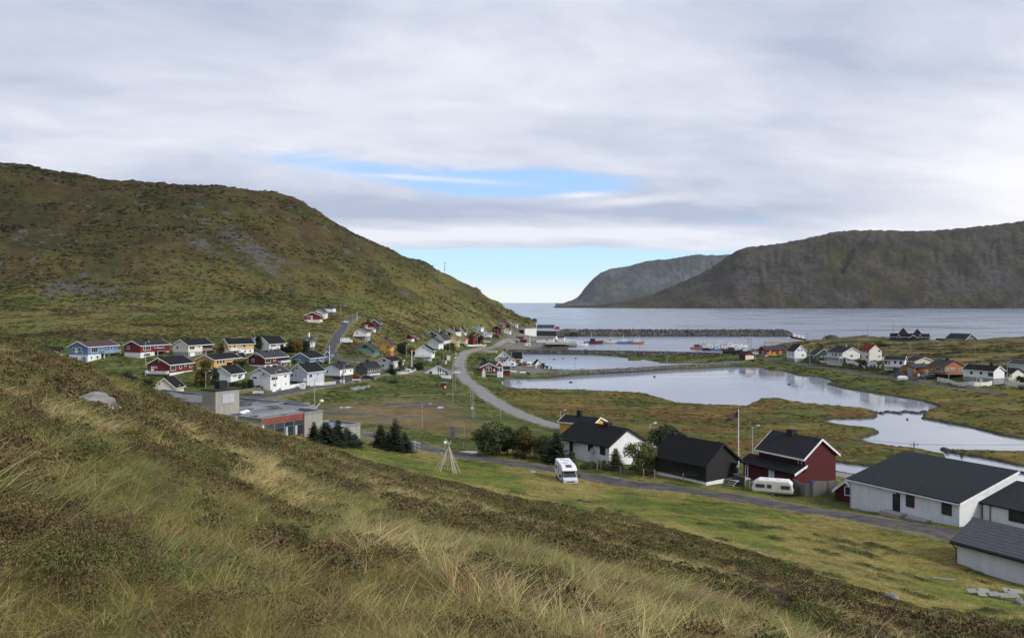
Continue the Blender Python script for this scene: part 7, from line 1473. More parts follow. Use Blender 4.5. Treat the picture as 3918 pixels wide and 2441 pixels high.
for i, x in enumerate(np.linspace(3350, 3535, 9)):
    p = Vector(PZ(x, 1579+3*math.sin(i*2.1))); rock(p, .9+.5*math.sin(i*3.3)**2, 1.0, .55, 60+i, DSTONE, 'dark stepping stone in the row between lake and lower pond', 'rock', 'stone row between lake and pond')
for i, (x, y, w, z) in enumerate([(3262,1290,42,6.5),(3345,1288,48,9),(3300,1296,60,5),(3385,1290,34,7.5),(3180,1306,45,3.2),(3215,1302,40,4.5)]):
    d = 545; p = Vector(P3(x, HY, d)); p.z = Hs(p.x, p.y)-.6; k = d/F; rock(p, w*k, 7, max(1.5, (p.z*0+(CZ-d*(1283-HY)/F)-p.z)*(.9 if w > 40 else .7)), 80+i, M('outcrop_rock', (.075, .068, .05), .9, .5, .35, bump=.3), ['dark rocky knoll with mossy top beside the forked mast','highest rocky knoll left of the black cabin','low dark outcrop under the knolls','small outcrop right of the highest knoll','leftmost dark outcrop on the point','second dark outcrop from the left on the point'][i], 'rock', 'rocky knolls on the point')
for i in range(14):
    g = ground(fx('E', 1200+20*i+rnd.uniform(-8, 8)), fy('E', 655-3.5*i+rnd.uniform(-14, 12)), 150); rock(g, rnd.uniform(.6, 1.3), 1, rnd.uniform(.4, .8), 100+i, STONE, 'rough grey brown stone in the rubble heap below the lower road', 'rock', 'rubble heap below the lower road')
# ---------------------------------------------------------------- boards in the grass
g0 = ground(3750, 2290, 40); sl = M('weathered_board', (.27, .27, .245), .85, .2, 2)
for i, (x, y, w, l, rz, up) in enumerate([(1530,1215,150,60,-12,.05),(1690,1230,150,70,-14,.14),(1655,1258,110,40,-12,.06),(1835,1270,140,75,-10,.10),(2050,1305,260,70,-14,.16),(2030,1255,120,40,-10,.28),(2160,1275,170,80,-12,.32),(2090,1302,90,36,-12,.30)]):
    g = ground(fx('S', x), fy('S', y), 35); k = g.y/F*FR['S'][2]; o = MB().box(-w*k/2, w*k/2, -.36, .36, 0, .07).build('board', sl); o.location = g+Vector((0, 0, up+.15)); o.rotation_euler = (R(5+3*(i % 3)), R((-4, 6, 2, -6)[i % 4]), R(rz))
    tag(o, ['leftmost pale board in the grass','pale board second from the left, overlapping its neighbour','narrow board sliding under the second one','pale board at the right end of the left heap','long lowest board of the right heap','small board lying at the back of the right heap','topmost wide board of the right heap','short front board on the right heap'][i], 'board', 'boards lying in the grass')
g = ground(fx('S', 2200), fy('S', 1370), 35); rock(g+Vector((0, 0, .05)), .35, .4, .4, 130, STONE, 'grey stone propping the right board heap')
g = ground(fx('S', 1110), fy('S', 1035), 40); o = MB().box(-.9, .9, -.1, .1, 0, .12).build('board', sl); o.location = g+Vector((0, 0, .15)); o.rotation_euler = (0, R(4), R(-10)); tag(o, 'single pale plank in the green grass above the heaps', 'board')
# ---------------------------------------------------------------- small things
def bin_(fr, x, y, label, mat, w=.6, hgt=1.1, dmin=80):
    g = ground(fx(fr, x), fy(fr, y), dmin); root = thing('wheelie_bin', label, 'bin', g); MB().loft([[(a*w*s_, b*w*s_, z) for a, b in ((-.5, -.5), (.5, -.5), (.5, .5), (-.5, .5))] for z, s_ in ((0, .8), (hgt, 1))]).build('body', mat, root); MB().box(-w*.54, w*.54, -w*.56, w*.54, hgt+.003, hgt+.09).build('lid', mat, root)
bin_('P', 760, 690, 'black bin beside the road below the yellow brown tree', plainm('black'), 1.0, .9); bin_('E', 1048, 552, 'dark bin between two white boxes at the lower road', plainm('charcoal')); bin_('E', 1030, 555, 'white box left of the dark bin at the lower road', WF, .6, 1.1); bin_('E', 1072, 560, 'white box right of the dark bin at the lower road', WF, .6, 1.1)
bin_('E', 435, 640, 'white letterbox stand before the white boarded fence', WF, 1.6, 1.6); bin_('G', 1145, 915, 'white bus shelter box by the main road', WF, 1.7, 2.3, 250); bin_('G', 1100, 988, 'small white box below the white shelter by the main road', WF, .9, 1.6, 250); bin_('Q', 2035, 985, 'blue barrel in the yard of the two storey red house', M('blue_plastic', (.03, .06, .22), .6, .1, 1), 1.2, 1.1, 95); bin_('Q', 2105, 985, 'grey brown box beside the blue barrel', plainm('darkgrey'), 1.3, 1.0, 95)
# small red shed with white window between red house and workshop
h = house('redkennel','R','red_shed','small dark red shed with white gable and cross braced window','L',235,470,500,985,850,735,'darkred','pale',.8,None,trim='white',dmin=90,cat='shed',ov=.3,wins=[(340,785,425,895)])
# swing frame and slide
g = ground(fx('E', 2235), fy('E', 225), 200); sw = thing('playground_frame', 'grey swing frame with orange slide under the big white deck', 'playground', g)
for x in (-2.2, 2.2): MB().tube((x-.5, 0, -.2), (x, 0, 3), .09).build('leg', POLEG, sw); MB().tube((x+.5, 0, -.2), (x, 0, 3), .09).build('leg', POLEG, sw)
MB().tube((-2.4, 0, 3), (2.4, 0, 3), .09).build('top_bar', POLEG, sw); MB().box(1.0, 4.0, -1.4, -.7, 0, .1).build('slide', CARP['yellow'], sw).rotation_euler = (0, R(25), 0)
# deck posts under the big white house
# ---------------------------------------------------------------- people
def person(loc, hgt, label, skin, top, legs, hair, rz, lean=.0, bald=False):
    k = hgt/1.75; root = thing('person', label, 'person', loc, rz)
    J = {'pel': (0, 0, .95), 'chest': (lean*.5, 0, 1.30), 'neck': (lean*.9, 0, 1.50), 'hd': (lean*1.1, 0, 1.60), 'hd2': (lean*1.15, 0, 1.72), 'shL': (lean*.7, .19, 1.43), 'elL': (lean*.9+.04, .27, 1.15), 'haL': (lean+.14, .24, .92), 'shR': (lean*.7, -.19, 1.43), 'elR': (lean*.9+.06, -.27, 1.16), 'haR': (lean+.22, -.22, .96),
         'hpL': (0, .10, .90), 'knL': (.05, .12, .50), 'anL': (.0, .12, .08), 'toL': (.16, .13, .04), 'hpR': (0, -.10, .90), 'knR': (-.02, -.12, .50), 'anR': (-.10, -.13, .08), 'toR': (.06, -.14, .04)}
    Rr = {'pel': .15, 'chest': .16, 'neck': .06, 'hd': .085, 'hd2': .08, 'shL': .07, 'shR': .07, 'elL': .05, 'elR': .05, 'haL': .045, 'haR': .045, 'hpL': .10, 'hpR': .10, 'knL': .07, 'knR': .07, 'anL': .05, 'anR': .05, 'toL': .045, 'toR': .045}
    E = [('pel', 'chest'), ('chest', 'neck'), ('neck', 'hd'), ('hd', 'hd2'), ('chest', 'shL'), ('shL', 'elL'), ('elL', 'haL'), ('chest', 'shR'), ('shR', 'elR'), ('elR', 'haR'), ('pel', 'hpL'), ('hpL', 'knL'), ('knL', 'anL'), ('anL', 'toL'), ('pel', 'hpR'), ('hpR', 'knR'), ('knR', 'anR'), ('anR', 'toR')]
    ks = list(J); me = bpy.data.meshes.new('person_body'); me.from_pydata([Vector(J[q])*k for q in ks], [(ks.index(a), ks.index(b)) for a, b in E], []); o = bpy.data.objects.new('body', me); COL.objects.link(o)
    md = o.modifiers.new('skin', 'SKIN'); md.use_smooth_shade = True
    for q, sv in zip(ks, me.skin_vertices[0].data): sv.radius = (Rr[q]*k, Rr[q]*k*(1.25 if q in ('pel', 'chest') else 1)); sv.use_root = q == 'pel'
    o.modifiers.new('sub', 'SUBSURF').levels = 1; o.modifiers['sub'].render_levels = 1; o.parent = root
    m, nt, N, L, B = nodes('person_'+label[:12]); tc = N.new('ShaderNodeTexCoord'); sx = N.new('ShaderNodeSeparateXYZ'); L.new(tc.outputs['Object'], sx.inputs[0])
    r = N.new('ShaderNodeValToRGB'); r.color_ramp.interpolation = 'CONSTANT'; dv = N.new('ShaderNodeMath'); dv.operation = 'DIVIDE'; L.new(sx.outputs[2], dv.inputs[0]); dv.inputs[1].default_value = 1.9*k; L.new(dv.outputs[0], r.inputs[0])
    cr = r.color_ramp; cr.elements[0].position = 0; cr.elements[0].color = (.02, .02, .02, 1); cr.elements[1].position = .06; cr.elements[1].color = (*legs, 1); e = cr.elements.new(.50); e.color = (*top, 1); e = cr.elements.new(.79); e.color = (*skin, 1)
    L.new(r.outputs[0], B.inputs['Base Color']); B.inputs['Roughness'].default_value = .8; me.materials.append(m)
    hd = Vector(J['hd2'])*k
    MB().lathe([(.02, .10), (.075, .07), (.095, .0), (.09, -.03)], hd+Vector((-.015, 0, 0)), 10).build('hair', M('hair_'+label[:6], hair, .8, .2, 6), root, True)
    MB().lathe([(.012, -.01), (.018, 0), (.01, .012)], hd+Vector((.085*k, 0, -.05)), 6).build('nose', M('skin_'+label[:6], skin, .6, .1, 4), root, True)
    return root
h, d0, d1 = BLACK_DOOR; M4 = Matrix.Translation(h.root.location) @ Matrix.Rotation(h.root.rotation_euler.z, 4, 'Z')
p = M4 @ Vector(((d0+d1)/2+.5, -h.t/2-1.1, .48)); person(p, 1.85, 'grey haired person in dark clothes standing on the black house landing', (.55, .38, .30), (.05, .05, .055), (.04, .04, .045), (.45, .43, .40), R(-140), .03)
p2 = M4 @ Vector(((d0+d1)/2+.1, -h.t/2-1.2, .48)); wb = thing('wheelbarrow', 'dark wheeled cart beside the person on the landing', 'cart', p2, R(-150)); wheel(wb, .45, 0, .28, .1); MB().prism([(-.4, .45), (.4, .5), (.55, .8), (-.5, .8)], 'y', -.28, .28).build('tray', plainm('charcoal'), wb); MB().tube((-.5, .2, .75), (-1.0, .25, .9), .025).build('handle', plainm('charcoal'), wb); MB().tube((-.5, -.2, .75), (-1.0, -.25, .9), .025).build('handle', plainm('charcoal'), wb)
p3 = M4 @ Vector((d1+1.1, -h.t/2-1.4, .48)); o = rock(p3, .35, .25, .12, 77, plainm('cream')); o.name = 'sack'; tag(o, 'pale crumpled sack on the black house landing', 'sack')
g = ground(fx('G', 1338), fy('G', 850), 250); person(g+Vector((0, 0, .2)), 1.8, 'tiny dark figure walking on the main road far off', (.5, .35, .28), (.03, .03, .04), (.03, .03, .04), (.04, .03, .02), R(-90), .05)
for i, (fr, x, y, lab) in enumerate([('G',1285,832,'white marker disc left of the walking figure'),('G',1278,908,'white marker disc on the verge below the walking figure')]):
    g = ground(fx(fr, x), fy(fr, y), 250); s = thing('road_marker', lab, 'marker', g); MB().tube((0, 0, -.2), (0, 0, 1.0), .06).build('post', POLEG, s); MB().tube((0, -.06, 1.2), (0, .0, 1.2), .4, .4, 10).build('disc', WF, s)
for i, (x, y, lab) in enumerate([(1565,1170,'white road barrier right of the road bend'),(1305,1165,'white plank barrier left of the road bend')]):
    g = ground(fx('G', x), fy('G', y), 220); s = thing('road_barrier', lab, 'barrier', g, R(20 if i else -50)); MB().box(-1.4, 1.4, -.06, .06, .5, .85).build('plank', WF, s)
    for xx in (-1.1, 1.1): MB().box(xx-.06, xx+.06, .061, .16, -.4, .84).build('post', WF, s)
g = ground(fx('H', 490), fy('H', 1250), 200); s = thing('notice_board', 'pale notice board below the decorated red house', 'board', g); MB().box(-.7, .7, -.05, .05, .6, 3.0).build('panel', plainm('cream'), s)
for xx in (-.5, .5): MB().box(xx-.06, xx+.06, .051, .14, -.4, 2.8).build('post', WF, s)
# white tree shapes on the red house
h = HOUSES['redtrees']
for px in (490, 685):
    u, z0 = h.face_pt('L', fx('H', px), fy('H', 1128)); _, z1 = h.face_pt('L', fx('H', px), fy('H', 1062)); hh_ = z1-z0; pr = [(-.15, 0), (.15, 0), (.15, .18), (.85, .18), (.45, .48), (.68, .48), (.3, .75), (.45, .75), (0, 1.0), (-.45, .75), (-.3, .75), (-.68, .48), (-.45, .48), (-.85, .18), (-.15, .18)]
    MB().prism([(u-h.t/2+a*hh_*.38, z0+b*hh_) for a, b in pr], 'x', -h.s/2-.06, -h.s/2-.004).build('tree_shape', WF, h.root)
# loose litter of the yard: white bench pieces by the causeway
for i, (x, y, lab) in enumerate([(1040,1150,'white garden bench right of the red annexe'),(1215,1165,'white picnic bench on the grass before the causeway')]):
    g = ground(fx('H', x), fy('H', y), 220); s = thing('bench', lab, 'bench', g, R(-8)); MB().box(-1.3, 1.3, -.3, .3, .45, .55).build('seat', WF, s); MB().box(-1.3, 1.3, .301, .38, .5, 1.0).build('backrest', WF, s)
    for xx in (-1.1, 1.1): MB().box(xx-.06, xx+.06, -.28, .28, -.3, .445).build('leg', WF, s)
# ---------------------------------------------------------------- grass, heather, scrub and stones scattered over the ground
def tuft_mat(nm, vary=.36, rough=.8):
    m, nt, N, L, B = nodes(nm); at = N.new('ShaderNodeAttribute'); at.attribute_type = 'INSTANCER'; at.attribute_name = 'tint'
    gm = N.new('ShaderNodeNewGeometry'); mr = N.new('ShaderNodeMapRange'); L.new(gm.outputs['Random Per Island'], mr.inputs[0]); mr.inputs[3].default_value = 1-vary; mr.inputs[4].default_value = 1+vary
    x = N.new('ShaderNodeMix'); x.data_type = 'RGBA'; x.blend_type = 'MULTIPLY'; x.inputs[0].default_value = 1; L.new(at.outputs['Color'], x.inputs[6]); L.new(mr.outputs[0], x.inputs[7])
    L.new(x.outputs[2], B.inputs['Base Color']); B.inputs['Roughness'].default_value = rough; B.inputs['Specular IOR Level'].default_value = .12; return m
GRASS_M = tuft_mat('grass_blades'); HEATH_M = tuft_mat('heather_leaves', .22); STONE_M = tuft_mat('loose_stone', rough=.95)
def proto(name, V, Q, mat, smooth=False):
    o = np_mesh(name, V, Q, mat, smooth); COL.objects.unlink(o); return o
def grass_proto(seed, n, h, w, lean, spread, curl=.5):
    r = np.random.default_rng(seed); V = []; S = 4
    for _ in range(n):
        a = r.uniform(0, 6.28); rad = spread*math.sqrt(r.random()); p = np.array([rad*math.cos(a), rad*math.sin(a), -.03]); hh = h*r.uniform(.5, 1.15); b = r.normal(0, 1.25)
        ld = np.array([math.cos(b), math.sin(b), 0])*lean*r.uniform(.4, 1.3)+np.array([math.cos(a), math.sin(a), 0])*.25; t = r.uniform(0, 3.14); sd = np.array([math.cos(t), math.sin(t), 0]); ww = w*r.uniform(.7, 1.3)
        pts = []
        for k in range(S+1):
            f = k/S; c = p+np.array([0, 0, 1])*hh*f*(1-curl*.35*f)+ld*hh*(f**1.8); q = ww*(1-f*.86)/2; pts += [c-sd*q, c+sd*q]
        V.append(pts)
    V = np.array(V).reshape(-1, 3); k = 2*(S+1); Q = []
    for i in range(n):
        for s in range(S): j = i*k+2*s; Q.append((j, j+1, j+3, j+2))
    return V, np.array(Q)
def clump_proto(seed, n, R_, h, size, up=.6):
    r = np.random.default_rng(seed); a = r.uniform(0, 6.28, n); rad = R_*np.sqrt(r.random(n)); lob = .75+.25*np.sin(a*3+seed); rad = rad*lob
    z = h*(1-(rad/R_)**2)*(.45+.55*r.random(n)); c = np.stack([rad*np.cos(a), rad*np.sin(a), z], 1); nr = np.stack([np.cos(a)*rad/R_, np.sin(a)*rad/R_, np.full(n, up)], 1)+r.normal(size=(n, 3))*.6; nr /= np.linalg.norm(nr, axis=1)[:, None]
    t = np.cross(nr, r.normal(size=(n, 3))); t /= np.linalg.norm(t, axis=1)[:, None]; b = np.cross(nr, t); s = size*(.6+.8*r.random(n))[:, None]
    return np.stack([c-t*s, c-b*s*.5, c+t*s, c+b*s*.5], 1).reshape(-1, 3), np.arange(4*n).reshape(-1, 4)
def stone_proto(seed):
    bm = bmesh.new(); bmesh.ops.create_icosphere(bm, subdivisions=2, radius=1); co = np.array([v.co for v in bm.verts]); k = .8+.7*(fbm(co[:, 0]*1.4+seed, co[:, 1]*1.4+co[:, 2]*1.9, seed, 3)-.5); me = bpy.data.meshes.new('stone')
    for v, f in zip(bm.verts, k): v.co = Vector((v.co.x*f, v.co.y*f*.8, v.co.z*f*.55))
    bm.to_mesh(me); bm.free(); me.materials.append(STONE_M); return bpy.data.objects.new('stone', me)
def scatter(name, label, cat, protos, P_, rot, scl, idx, tint):
    col = bpy.data.collections.new(name+'_kinds')
    for i, o in enumerate(protos): o.name = '%s_kind_%02d' % (name, i); col.objects.link(o)
    me = bpy.data.meshes.new(name); n = len(P_); me.vertices.add(n); me.vertices.foreach_set('co', P_.astype(np.float32).ravel())
    for an, ty, arr in (('turn', 'FLOAT_VECTOR', rot), ('size', 'FLOAT_VECTOR', scl), ('which', 'INT', idx), ('tint', 'FLOAT_COLOR', np.concatenate([tint, np.ones((n, 1))], 1))):
        a = me.attributes.new(an, ty, 'POINT'); a.data.foreach_set({'FLOAT_VECTOR': 'vector', 'INT': 'value', 'FLOAT_COLOR': 'color'}[ty], np.ascontiguousarray(arr, dtype=np.int32 if ty == 'INT' else np.float32).ravel())
    o = bpy.data.objects.new(name, me); COL.objects.link(o); md = o.modifiers.new('scatter', 'NODES'); nt = bpy.data.node_groups.new(name+'_nodes', 'GeometryNodeTree'); md.node_group = nt
    nt.interface.new_socket('Geometry', in_out='INPUT', socket_type='NodeSocketGeometry'); nt.interface.new_socket('Geometry', in_out='OUTPUT', socket_type='NodeSocketGeometry')
    N, L = nt.nodes, nt.links; gi, go = N.new('NodeGroupInput'), N.new('NodeGroupOutput'); ip = N.new('GeometryNodeInstanceOnPoints'); ci = N.new('GeometryNodeCollectionInfo'); ci.inputs['Collection'].default_value = col; ci.inputs['Separate Children'].default_value = True; ci.inputs['Reset Children'].default_value = True
    def na(nm, ty):
        q = N.new('GeometryNodeInputNamedAttribute'); q.data_type = ty; q.inputs['Name'].default_value = nm; return next(s for s in q.outputs if s.enabled and s.name == 'Attribute')
    L.new(gi.outputs[0], ip.inputs['Points']); L.new(ci.outputs[0], ip.inputs['Instance']); ip.inputs['Pick Instance'].default_value = True; L.new(na('which', 'INT'), ip.inputs['Instance Index'])
    er = N.new('FunctionNodeEulerToRotation'); L.new(na('turn', 'FLOAT_VECTOR'), er.inputs[0]); L.new(er.outputs[0], ip.inputs['Rotation']); L.new(na('size', 'FLOAT_VECTOR'), ip.inputs['Scale']); L.new(ip.outputs[0], go.inputs[0])
    tag(o, label, cat, kind='stuff'); return o
def polar(n, r0, r1, t0=-37, t1=37):
    r = np.sqrt(RNG.uniform(r0*r0, r1*r1, n)); t = np.radians(RNG.uniform(t0, t1, n)); return r*np.sin(t), r*np.cos(t)
def jit(c, n, a=.25): return np.clip(np.array(c)[None]*(1+a*RNG.normal(size=(n, 1)))*(1+.08*RNG.normal(size=(n, 3))), .004, .9)
def blend(c0, c1, w): return c0*(1-w[:, None])+c1*w[:, None]
WALLS = [(h_.pc, h_) for k_, h_ in HOUSES.items() if k_ in ('workshop', 'neargarage', 'nearwhite', 'nearblack', 'nearred', 'nearyellow', 'redkennel')]
ROADC = spline(near_c, 1.5)
CLEAR = [o for o in bpy.data.objects if o.parent is None and o.type == 'MESH' and o.get('category') in ('boulder', 'board') and o.location.y < 90]
def off_built(x, y):
    ok = np.ones(len(x), bool)
    for o in CLEAR:
        l = o.location; rr_ = max(o.dimensions.x, o.dimensions.y)*.5+.35; ok &= np.hypot(x-l.x, (y-l.y+rr_*.5)/1.6) > rr_
    for _, h_ in WALLS:
        l = h_.root.location; a = -h_.root.rotation_euler.z; dx, dy = x-l.x, y-l.y; u = dx*math.cos(a)-dy*math.sin(a); v = dx*math.sin(a)+dy*math.cos(a); m = .25 if h_ is not HOUSES['workshop'] else .4; ok &= ~((np.abs(u) < h_.s/2+m) & (np.abs(v) < h_.t/2+m))
    h_ = HOUSES['workshop']; l = h_.root.location; a = -h_.root.rotation_euler.z; dx, dy = x-l.x, y-l.y; u = dx*math.cos(a)-dy*math.sin(a); v = dx*math.sin(a)+dy*math.cos(a); ok &= ~((u > -h_.s/2+3.4) & (u < h_.s/2) & (v < -h_.t/2) & (v > -h_.t/2-17))
    m = (y > 70) & (y < 175)
    if m.any():
        d = np.full(m.sum(), 1e9)
        for c in ROADC[::2]: d = np.minimum(d, np.hypot(x[m]-c[0], y[m]-c[1]))
        ok[np.where(m)[0][d < 3.2]] = False
    m = (y > 105) & (x < -24) & (y < 170); ok[m] &= ~(((x[m]+34)*.567+(y[m]-112)*.823 > -1) & ((x[m]+34)*-.823+(y[m]-112)*.567 > -2) & (x[m] < -20) & (y[m] < 165))
    return ok
def make_grass():
    pr = [grass_proto(1, 34, .34, .0045, .55, .13), grass_proto(2, 30, .46, .0042, .75, .12), grass_proto(3, 26, .28, .005, .4, .14), grass_proto(4, 24, .42, .011, .7, .20), grass_proto(5, 26, .32, .013, .5, .24), grass_proto(6, 22, .50, .011, .95, .20), grass_proto(7, 5, .75, .0045, .35, .05, .2)]
    protos = [proto('grass', V, Q, GRASS_M) for V, Q in pr]
    X, Y, K, S_ = [], [], [], []
    for n, r0, r1, ks, s0, s1 in ((4200, 1.5, 7, (0, 1, 2), .7, 1.15), (14000, 7, 18, (0, 1, 2, 3), .8, 1.3), (15000, 18, 42, (3, 4, 5), .75, 1.25), (21000, 42, 80, (3, 4, 5), .9, 1.5), (36000, 80, 150, (3, 4, 5), .9, 1.7), (520, 1.8, 14, (6,), .7, 1.25)):
        x, y = polar(n, r0, r1); X.append(x); Y.append(y); K.append(np.array(ks)[RNG.integers(0, len(ks), n)]); S_.append(RNG.uniform(s0, s1, n))
    x, y, k, s = map(np.concatenate, (X, Y, K, S_)); r = np.hypot(x, y); ed = near_edge(x, y); slope = r < ed*(1+.05*(fbm(x/4, y/4, 99, 3)-.5)); hw = heather_w(x, y); tr = trail_w(x, y)
    keep = off_built(x, y) & (RNG.random(len(x)) > tr*1.2) & np.where(slope, RNG.random(len(x)) > hw*.62, True) & (water_dist(x, y) > 2)
    keep &= (r < 110) | (x > -30)
    x, y, k, s, r, slope, hw = (a[keep] for a in (x, y, k, s, r, slope, hw)); n = len(x); z = H(x, y)
    sw = straw_w(x, y); f2 = fbm(x/5, y/4, 73, 4); pat = fbm(x/1.6, y/1.6, 111, 3)
    sl = blend(jit((.200, .185, .060), n), jit((.38, .31, .14), n), np.clip(sw*.85+RNG.random(n)*.35-.12, 0, 1)); sl = blend(sl, jit((.135, .165, .052), n), sstep(.52, .66, pat)*.65); sl = blend(sl, jit((.27, .165, .09), n), (RNG.random(n) < .10)*1.0)
    md = blend(jit((.205, .212, .055), n), jit((.125, .165, .042), n), sstep(.45, .60, f2)); md = blend(md, jit((.38, .31, .12), n), .8*sstep(.50, .64, fbm(x/7, y/12, 77, 4))); md = blend(md, jit((.075, .085, .03), n), .8*sstep(.60, .70, fbm(x/3, y/2.2, 79, 3)))
    tint = np.where(slope[:, None], sl, md); far = sstep(60, 110, r)*(~slope)
    sc = s*np.where(slope, 1, .62+.25*far); sc = sc*np.where(slope & (r > 18), 1.0, 1)*(.75+.5*sw*slope+.25*(1-slope))
    tip = RNG.normal(0, .10, (n, 2)); rot = np.stack([tip[:, 0], .14+tip[:, 1], RNG.normal(-.5, .95, n)], 1)
    hz = np.where(slope, .58-.16*sstep(.05, .45, x/np.maximum(y, .5))*sstep(30, 5, r), .50); S3 = np.stack([sc*np.where(r > 60, 1.5, 1), sc*np.where(r > 60, 1.5, 1), sc*hz], 1)
    scatter('grass', 'wind bent straw and green grass over the near slope and meadow', 'grass', protos, np.stack([x, y, z-.02], 1), rot, S3, k, tint)
    # tall grass by the garage wall
    # heather and crowberry
    pr = [clump_proto(i, 620, .30, .20, .010) for i in (1, 2)]+[clump_proto(i, 360, .42, .24, .022) for i in (3, 4)]+[clump_proto(i, 190, .55, .26, .042) for i in (5, 6)]
    protos = [proto('heather', V, Q, HEATH_M) for V, Q in pr]; X, Y, K, S_ = [], [], [], []
    for m_, r0, r1, ks, s0, s1 in ((2600, 1.8, 10, (0, 1), .7, 1.2), (9000, 10, 25, (0, 1, 2, 3), .7, 1.2), (17000, 25, 60, (2, 3, 4, 5), .7, 1.3), (16000, 60, 92, (4, 5), .8, 1.5)):
        x, y = polar(m_, r0, r1); X.append(x); Y.append(y); K.append(np.array(ks)[RNG.integers(0, len(ks), m_)]); S_.append(RNG.uniform(s0, s1, m_))
    x, y, k, s = map(np.concatenate, (X, Y, K, S_)); r = np.hypot(x, y); ed = near_edge(x, y); hw = heather_w(x, y); keep = (r < ed*1.03) & (RNG.random(len(x)) < hw*.78+.04) & (RNG.random(len(x)) > trail_w(x, y)*1.6)
    mx = (r > ed) & (fbm(x/3, y/2.2, 79, 3) > .69) & (RNG.random(len(x)) < .35) & off_built(x, y); keep |= mx
    x, y, k, s, r, mx = (a[keep] for a in (x, y, k, s, r, mx)); n = len(x); z = H(x, y); g = sstep(.46, .58, fbm(x/2.5, y/2.5, 101, 3))
    tint = blend(jit((.115, .086, .042), n, .22), jit((.098, .100, .034), n, .22), np.clip(g*.8+.15, 0, 1)); tint = blend(tint, jit((.115, .070, .038), n), (RNG.random(n) < .05)*1.0); tint = np.where(mx[:, None], jit((.095, .105, .036), n), tint)
    rot = np.stack([RNG.normal(0, .15, n), RNG.normal(0, .15, n), RNG.uniform(0, 6.28, n)], 1); S3 = np.stack([s, s, s*RNG.uniform(.8, 1.4, n)*np.where(mx, .6, 1)], 1)
    scatter('heather', 'dark brown heather and crowberry mats on the near slope', 'heather', protos, np.stack([x, y, z-.03], 1), rot, S3, k, tint)
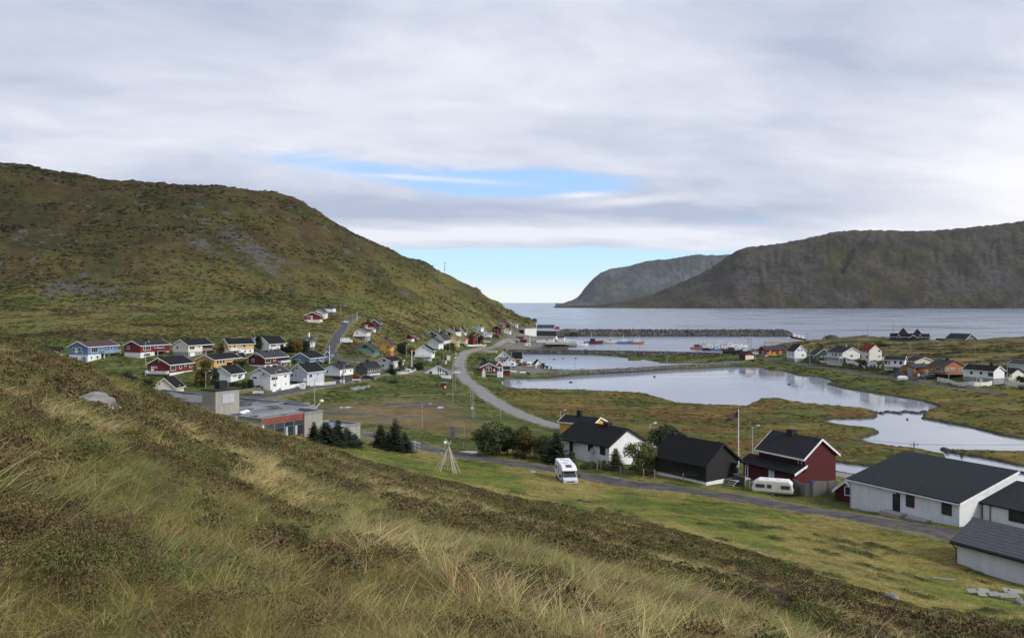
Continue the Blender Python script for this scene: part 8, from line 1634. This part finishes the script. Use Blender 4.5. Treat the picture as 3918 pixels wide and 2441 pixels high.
def make_scrub():
    pr = [clump_proto(i, 60, .5, .42, .11, .8) for i in (11, 12, 13)]; protos = [proto('scrub', V, Q, HEATH_M) for V, Q in pr]
    n = 50000; t = np.radians(RNG.uniform(-36, 3, n)); r = np.exp(RNG.uniform(math.log(300), math.log(900), n)); x, y = r*np.sin(t), r*np.cos(t); h = H(x, y)
    keep = (h > 12) & (water_dist(x, y) > 20) & (fbm(x/26, h/9+y/70, 121, 4)+.25*RNG.normal(size=n)*.5 > .56); x, y, h, r = x[keep], y[keep], h[keep], r[keep]; n = len(x); up = sstep(25, 50, h)
    dk = sstep(.42, .6, fbm(x/40, h/14+y/80, 123, 3))
    c, _ = land_colour(x, y, h); c = c*RNG.uniform(.8, 1.18, (n, 1))*(1+.04*RNG.normal(size=(n, 3))); c = blend(c, jit((.060, .056, .026), n), .35*(RNG.random(n) < .3+.3*dk)*up)
    s = r/420*RNG.uniform(.6, 1.9, n); rot = np.stack([RNG.normal(0, .1, n), RNG.normal(0, .1, n), RNG.uniform(0, 6.28, n)], 1)
    scatter('mountain_scrub', 'low scrub and tussocks covering the mountain side', 'scrub', protos, np.stack([x, y, h-.1], 1), rot, np.stack([s*1.3, s*1.3, s*.7], 1), RNG.integers(0, 3, n), c)
    n = 26000; t = np.radians(RNG.uniform(-36, 2, n)); r = np.exp(RNG.uniform(math.log(400), math.log(800), n)); x, y = r*np.sin(t), r*np.cos(t); h = H(x, y)
    rk = scree_w(x, y, h); keep = (h > 28) & ((RNG.random(n) < rk*.45) | (RNG.random(n) < .010)); x, y, h, r = x[keep], y[keep], h[keep], r[keep]; n = len(x)
    s = RNG.uniform(.35, 1.0, n)**1.8*1.6; rot = np.stack([RNG.normal(0, .3, n), RNG.normal(0, .3, n), RNG.uniform(0, 6.28, n)], 1)
    scatter('scree', 'grey scree stones strewn over the mountain side', 'stones', [stone_proto(i) for i in (1, 2, 3)], np.stack([x, y, h], 1), rot, np.stack([s, s, s], 1), RNG.integers(0, 3, n), jit((.072, .068, .068), n, .2))
    pr = [clump_proto(i, 50, .5, .40, .12, .8) for i in (15, 16)]; protos = [proto('tussock', V, Q, HEATH_M) for V, Q in pr]
    n = 60000; t = np.radians(RNG.uniform(-34, 37, n)); r = np.exp(RNG.uniform(math.log(120), math.log(520), n)); x, y = r*np.sin(t), r*np.cos(t); h = H(x, y); wd = water_dist(x, y)
    allr = np.vstack([spline(q_, 4) for q_ in (main_c, low_c, up_c, pt_c, near_c)]); hz = np.array([[h_.root.location.x, h_.root.location.y, max(h_.s, h_.t)*.62] for h_ in HOUSES.values()])
    dm = np.full(n, 1e9)
    for i in range(0, n, 4000):
        sl_ = slice(i, i+4000); dm[sl_] = np.sqrt(((x[sl_, None]-allr[None, :, 0])**2+(y[sl_, None]-allr[None, :, 1])**2).min(1))-4.2; dm[sl_] = np.minimum(dm[sl_], (np.hypot(x[sl_, None]-hz[None, :, 0], y[sl_, None]-hz[None, :, 1])-hz[None, :, 2]).min(1))
    keep = (wd > 1.5) & (dm > 0) & off_built(x, y) & (fbm(x/14, y/8, 131, 4)+.10*RNG.normal(size=n) > .50) & (poly_dist(x, y, PITCH) > 3) & (poly_dist(x, y, HARBOUR) > 3) & (poly_dist(x, y, YARD) > 2) & (r > near_edge(x, y)*1.25); x, y, h, r = x[keep], y[keep], h[keep], r[keep]
    c, _ = land_colour(x, y, h); n = len(x); c = c*RNG.uniform(.72, 1.28, (n, 1))*(1+.06*RNG.normal(size=(n, 3))); s = r/260*RNG.uniform(.5, 1.7, n)
    rot = np.stack([RNG.normal(0, .1, n), RNG.normal(0, .1, n), RNG.uniform(0, 6.28, n)], 1)
    scatter('tussocks', 'grass tussocks of the marsh, village banks and the point', 'grass', protos, np.stack([x, y, h-.08], 1), rot, np.stack([s*1.5, s*1.2, s*.55], 1), RNG.integers(0, 2, n), np.clip(c, .01, .8))
make_grass(); make_scrub()
# ---------------------------------------------------------------- sea air: distance fades the far headlands
def haze():
    mb = MB().box(-9000, 9000, -60, 14000, -1.2, 900); m = bpy.data.materials.new('sea_air'); m.use_nodes = True; nt = m.node_tree; nt.nodes.clear()
    v = nt.nodes.new('ShaderNodeVolumePrincipled'); v.inputs['Color'].default_value = (.80, .88, 1, 1); v.inputs['Density'].default_value = 1.2e-5; v.inputs['Anisotropy'].default_value = 0.1
    o = nt.nodes.new('ShaderNodeOutputMaterial'); nt.links.new(v.outputs[0], o.inputs['Volume'])
    h = mb.build('haze', m); tag(h, kind='stuff')
haze()
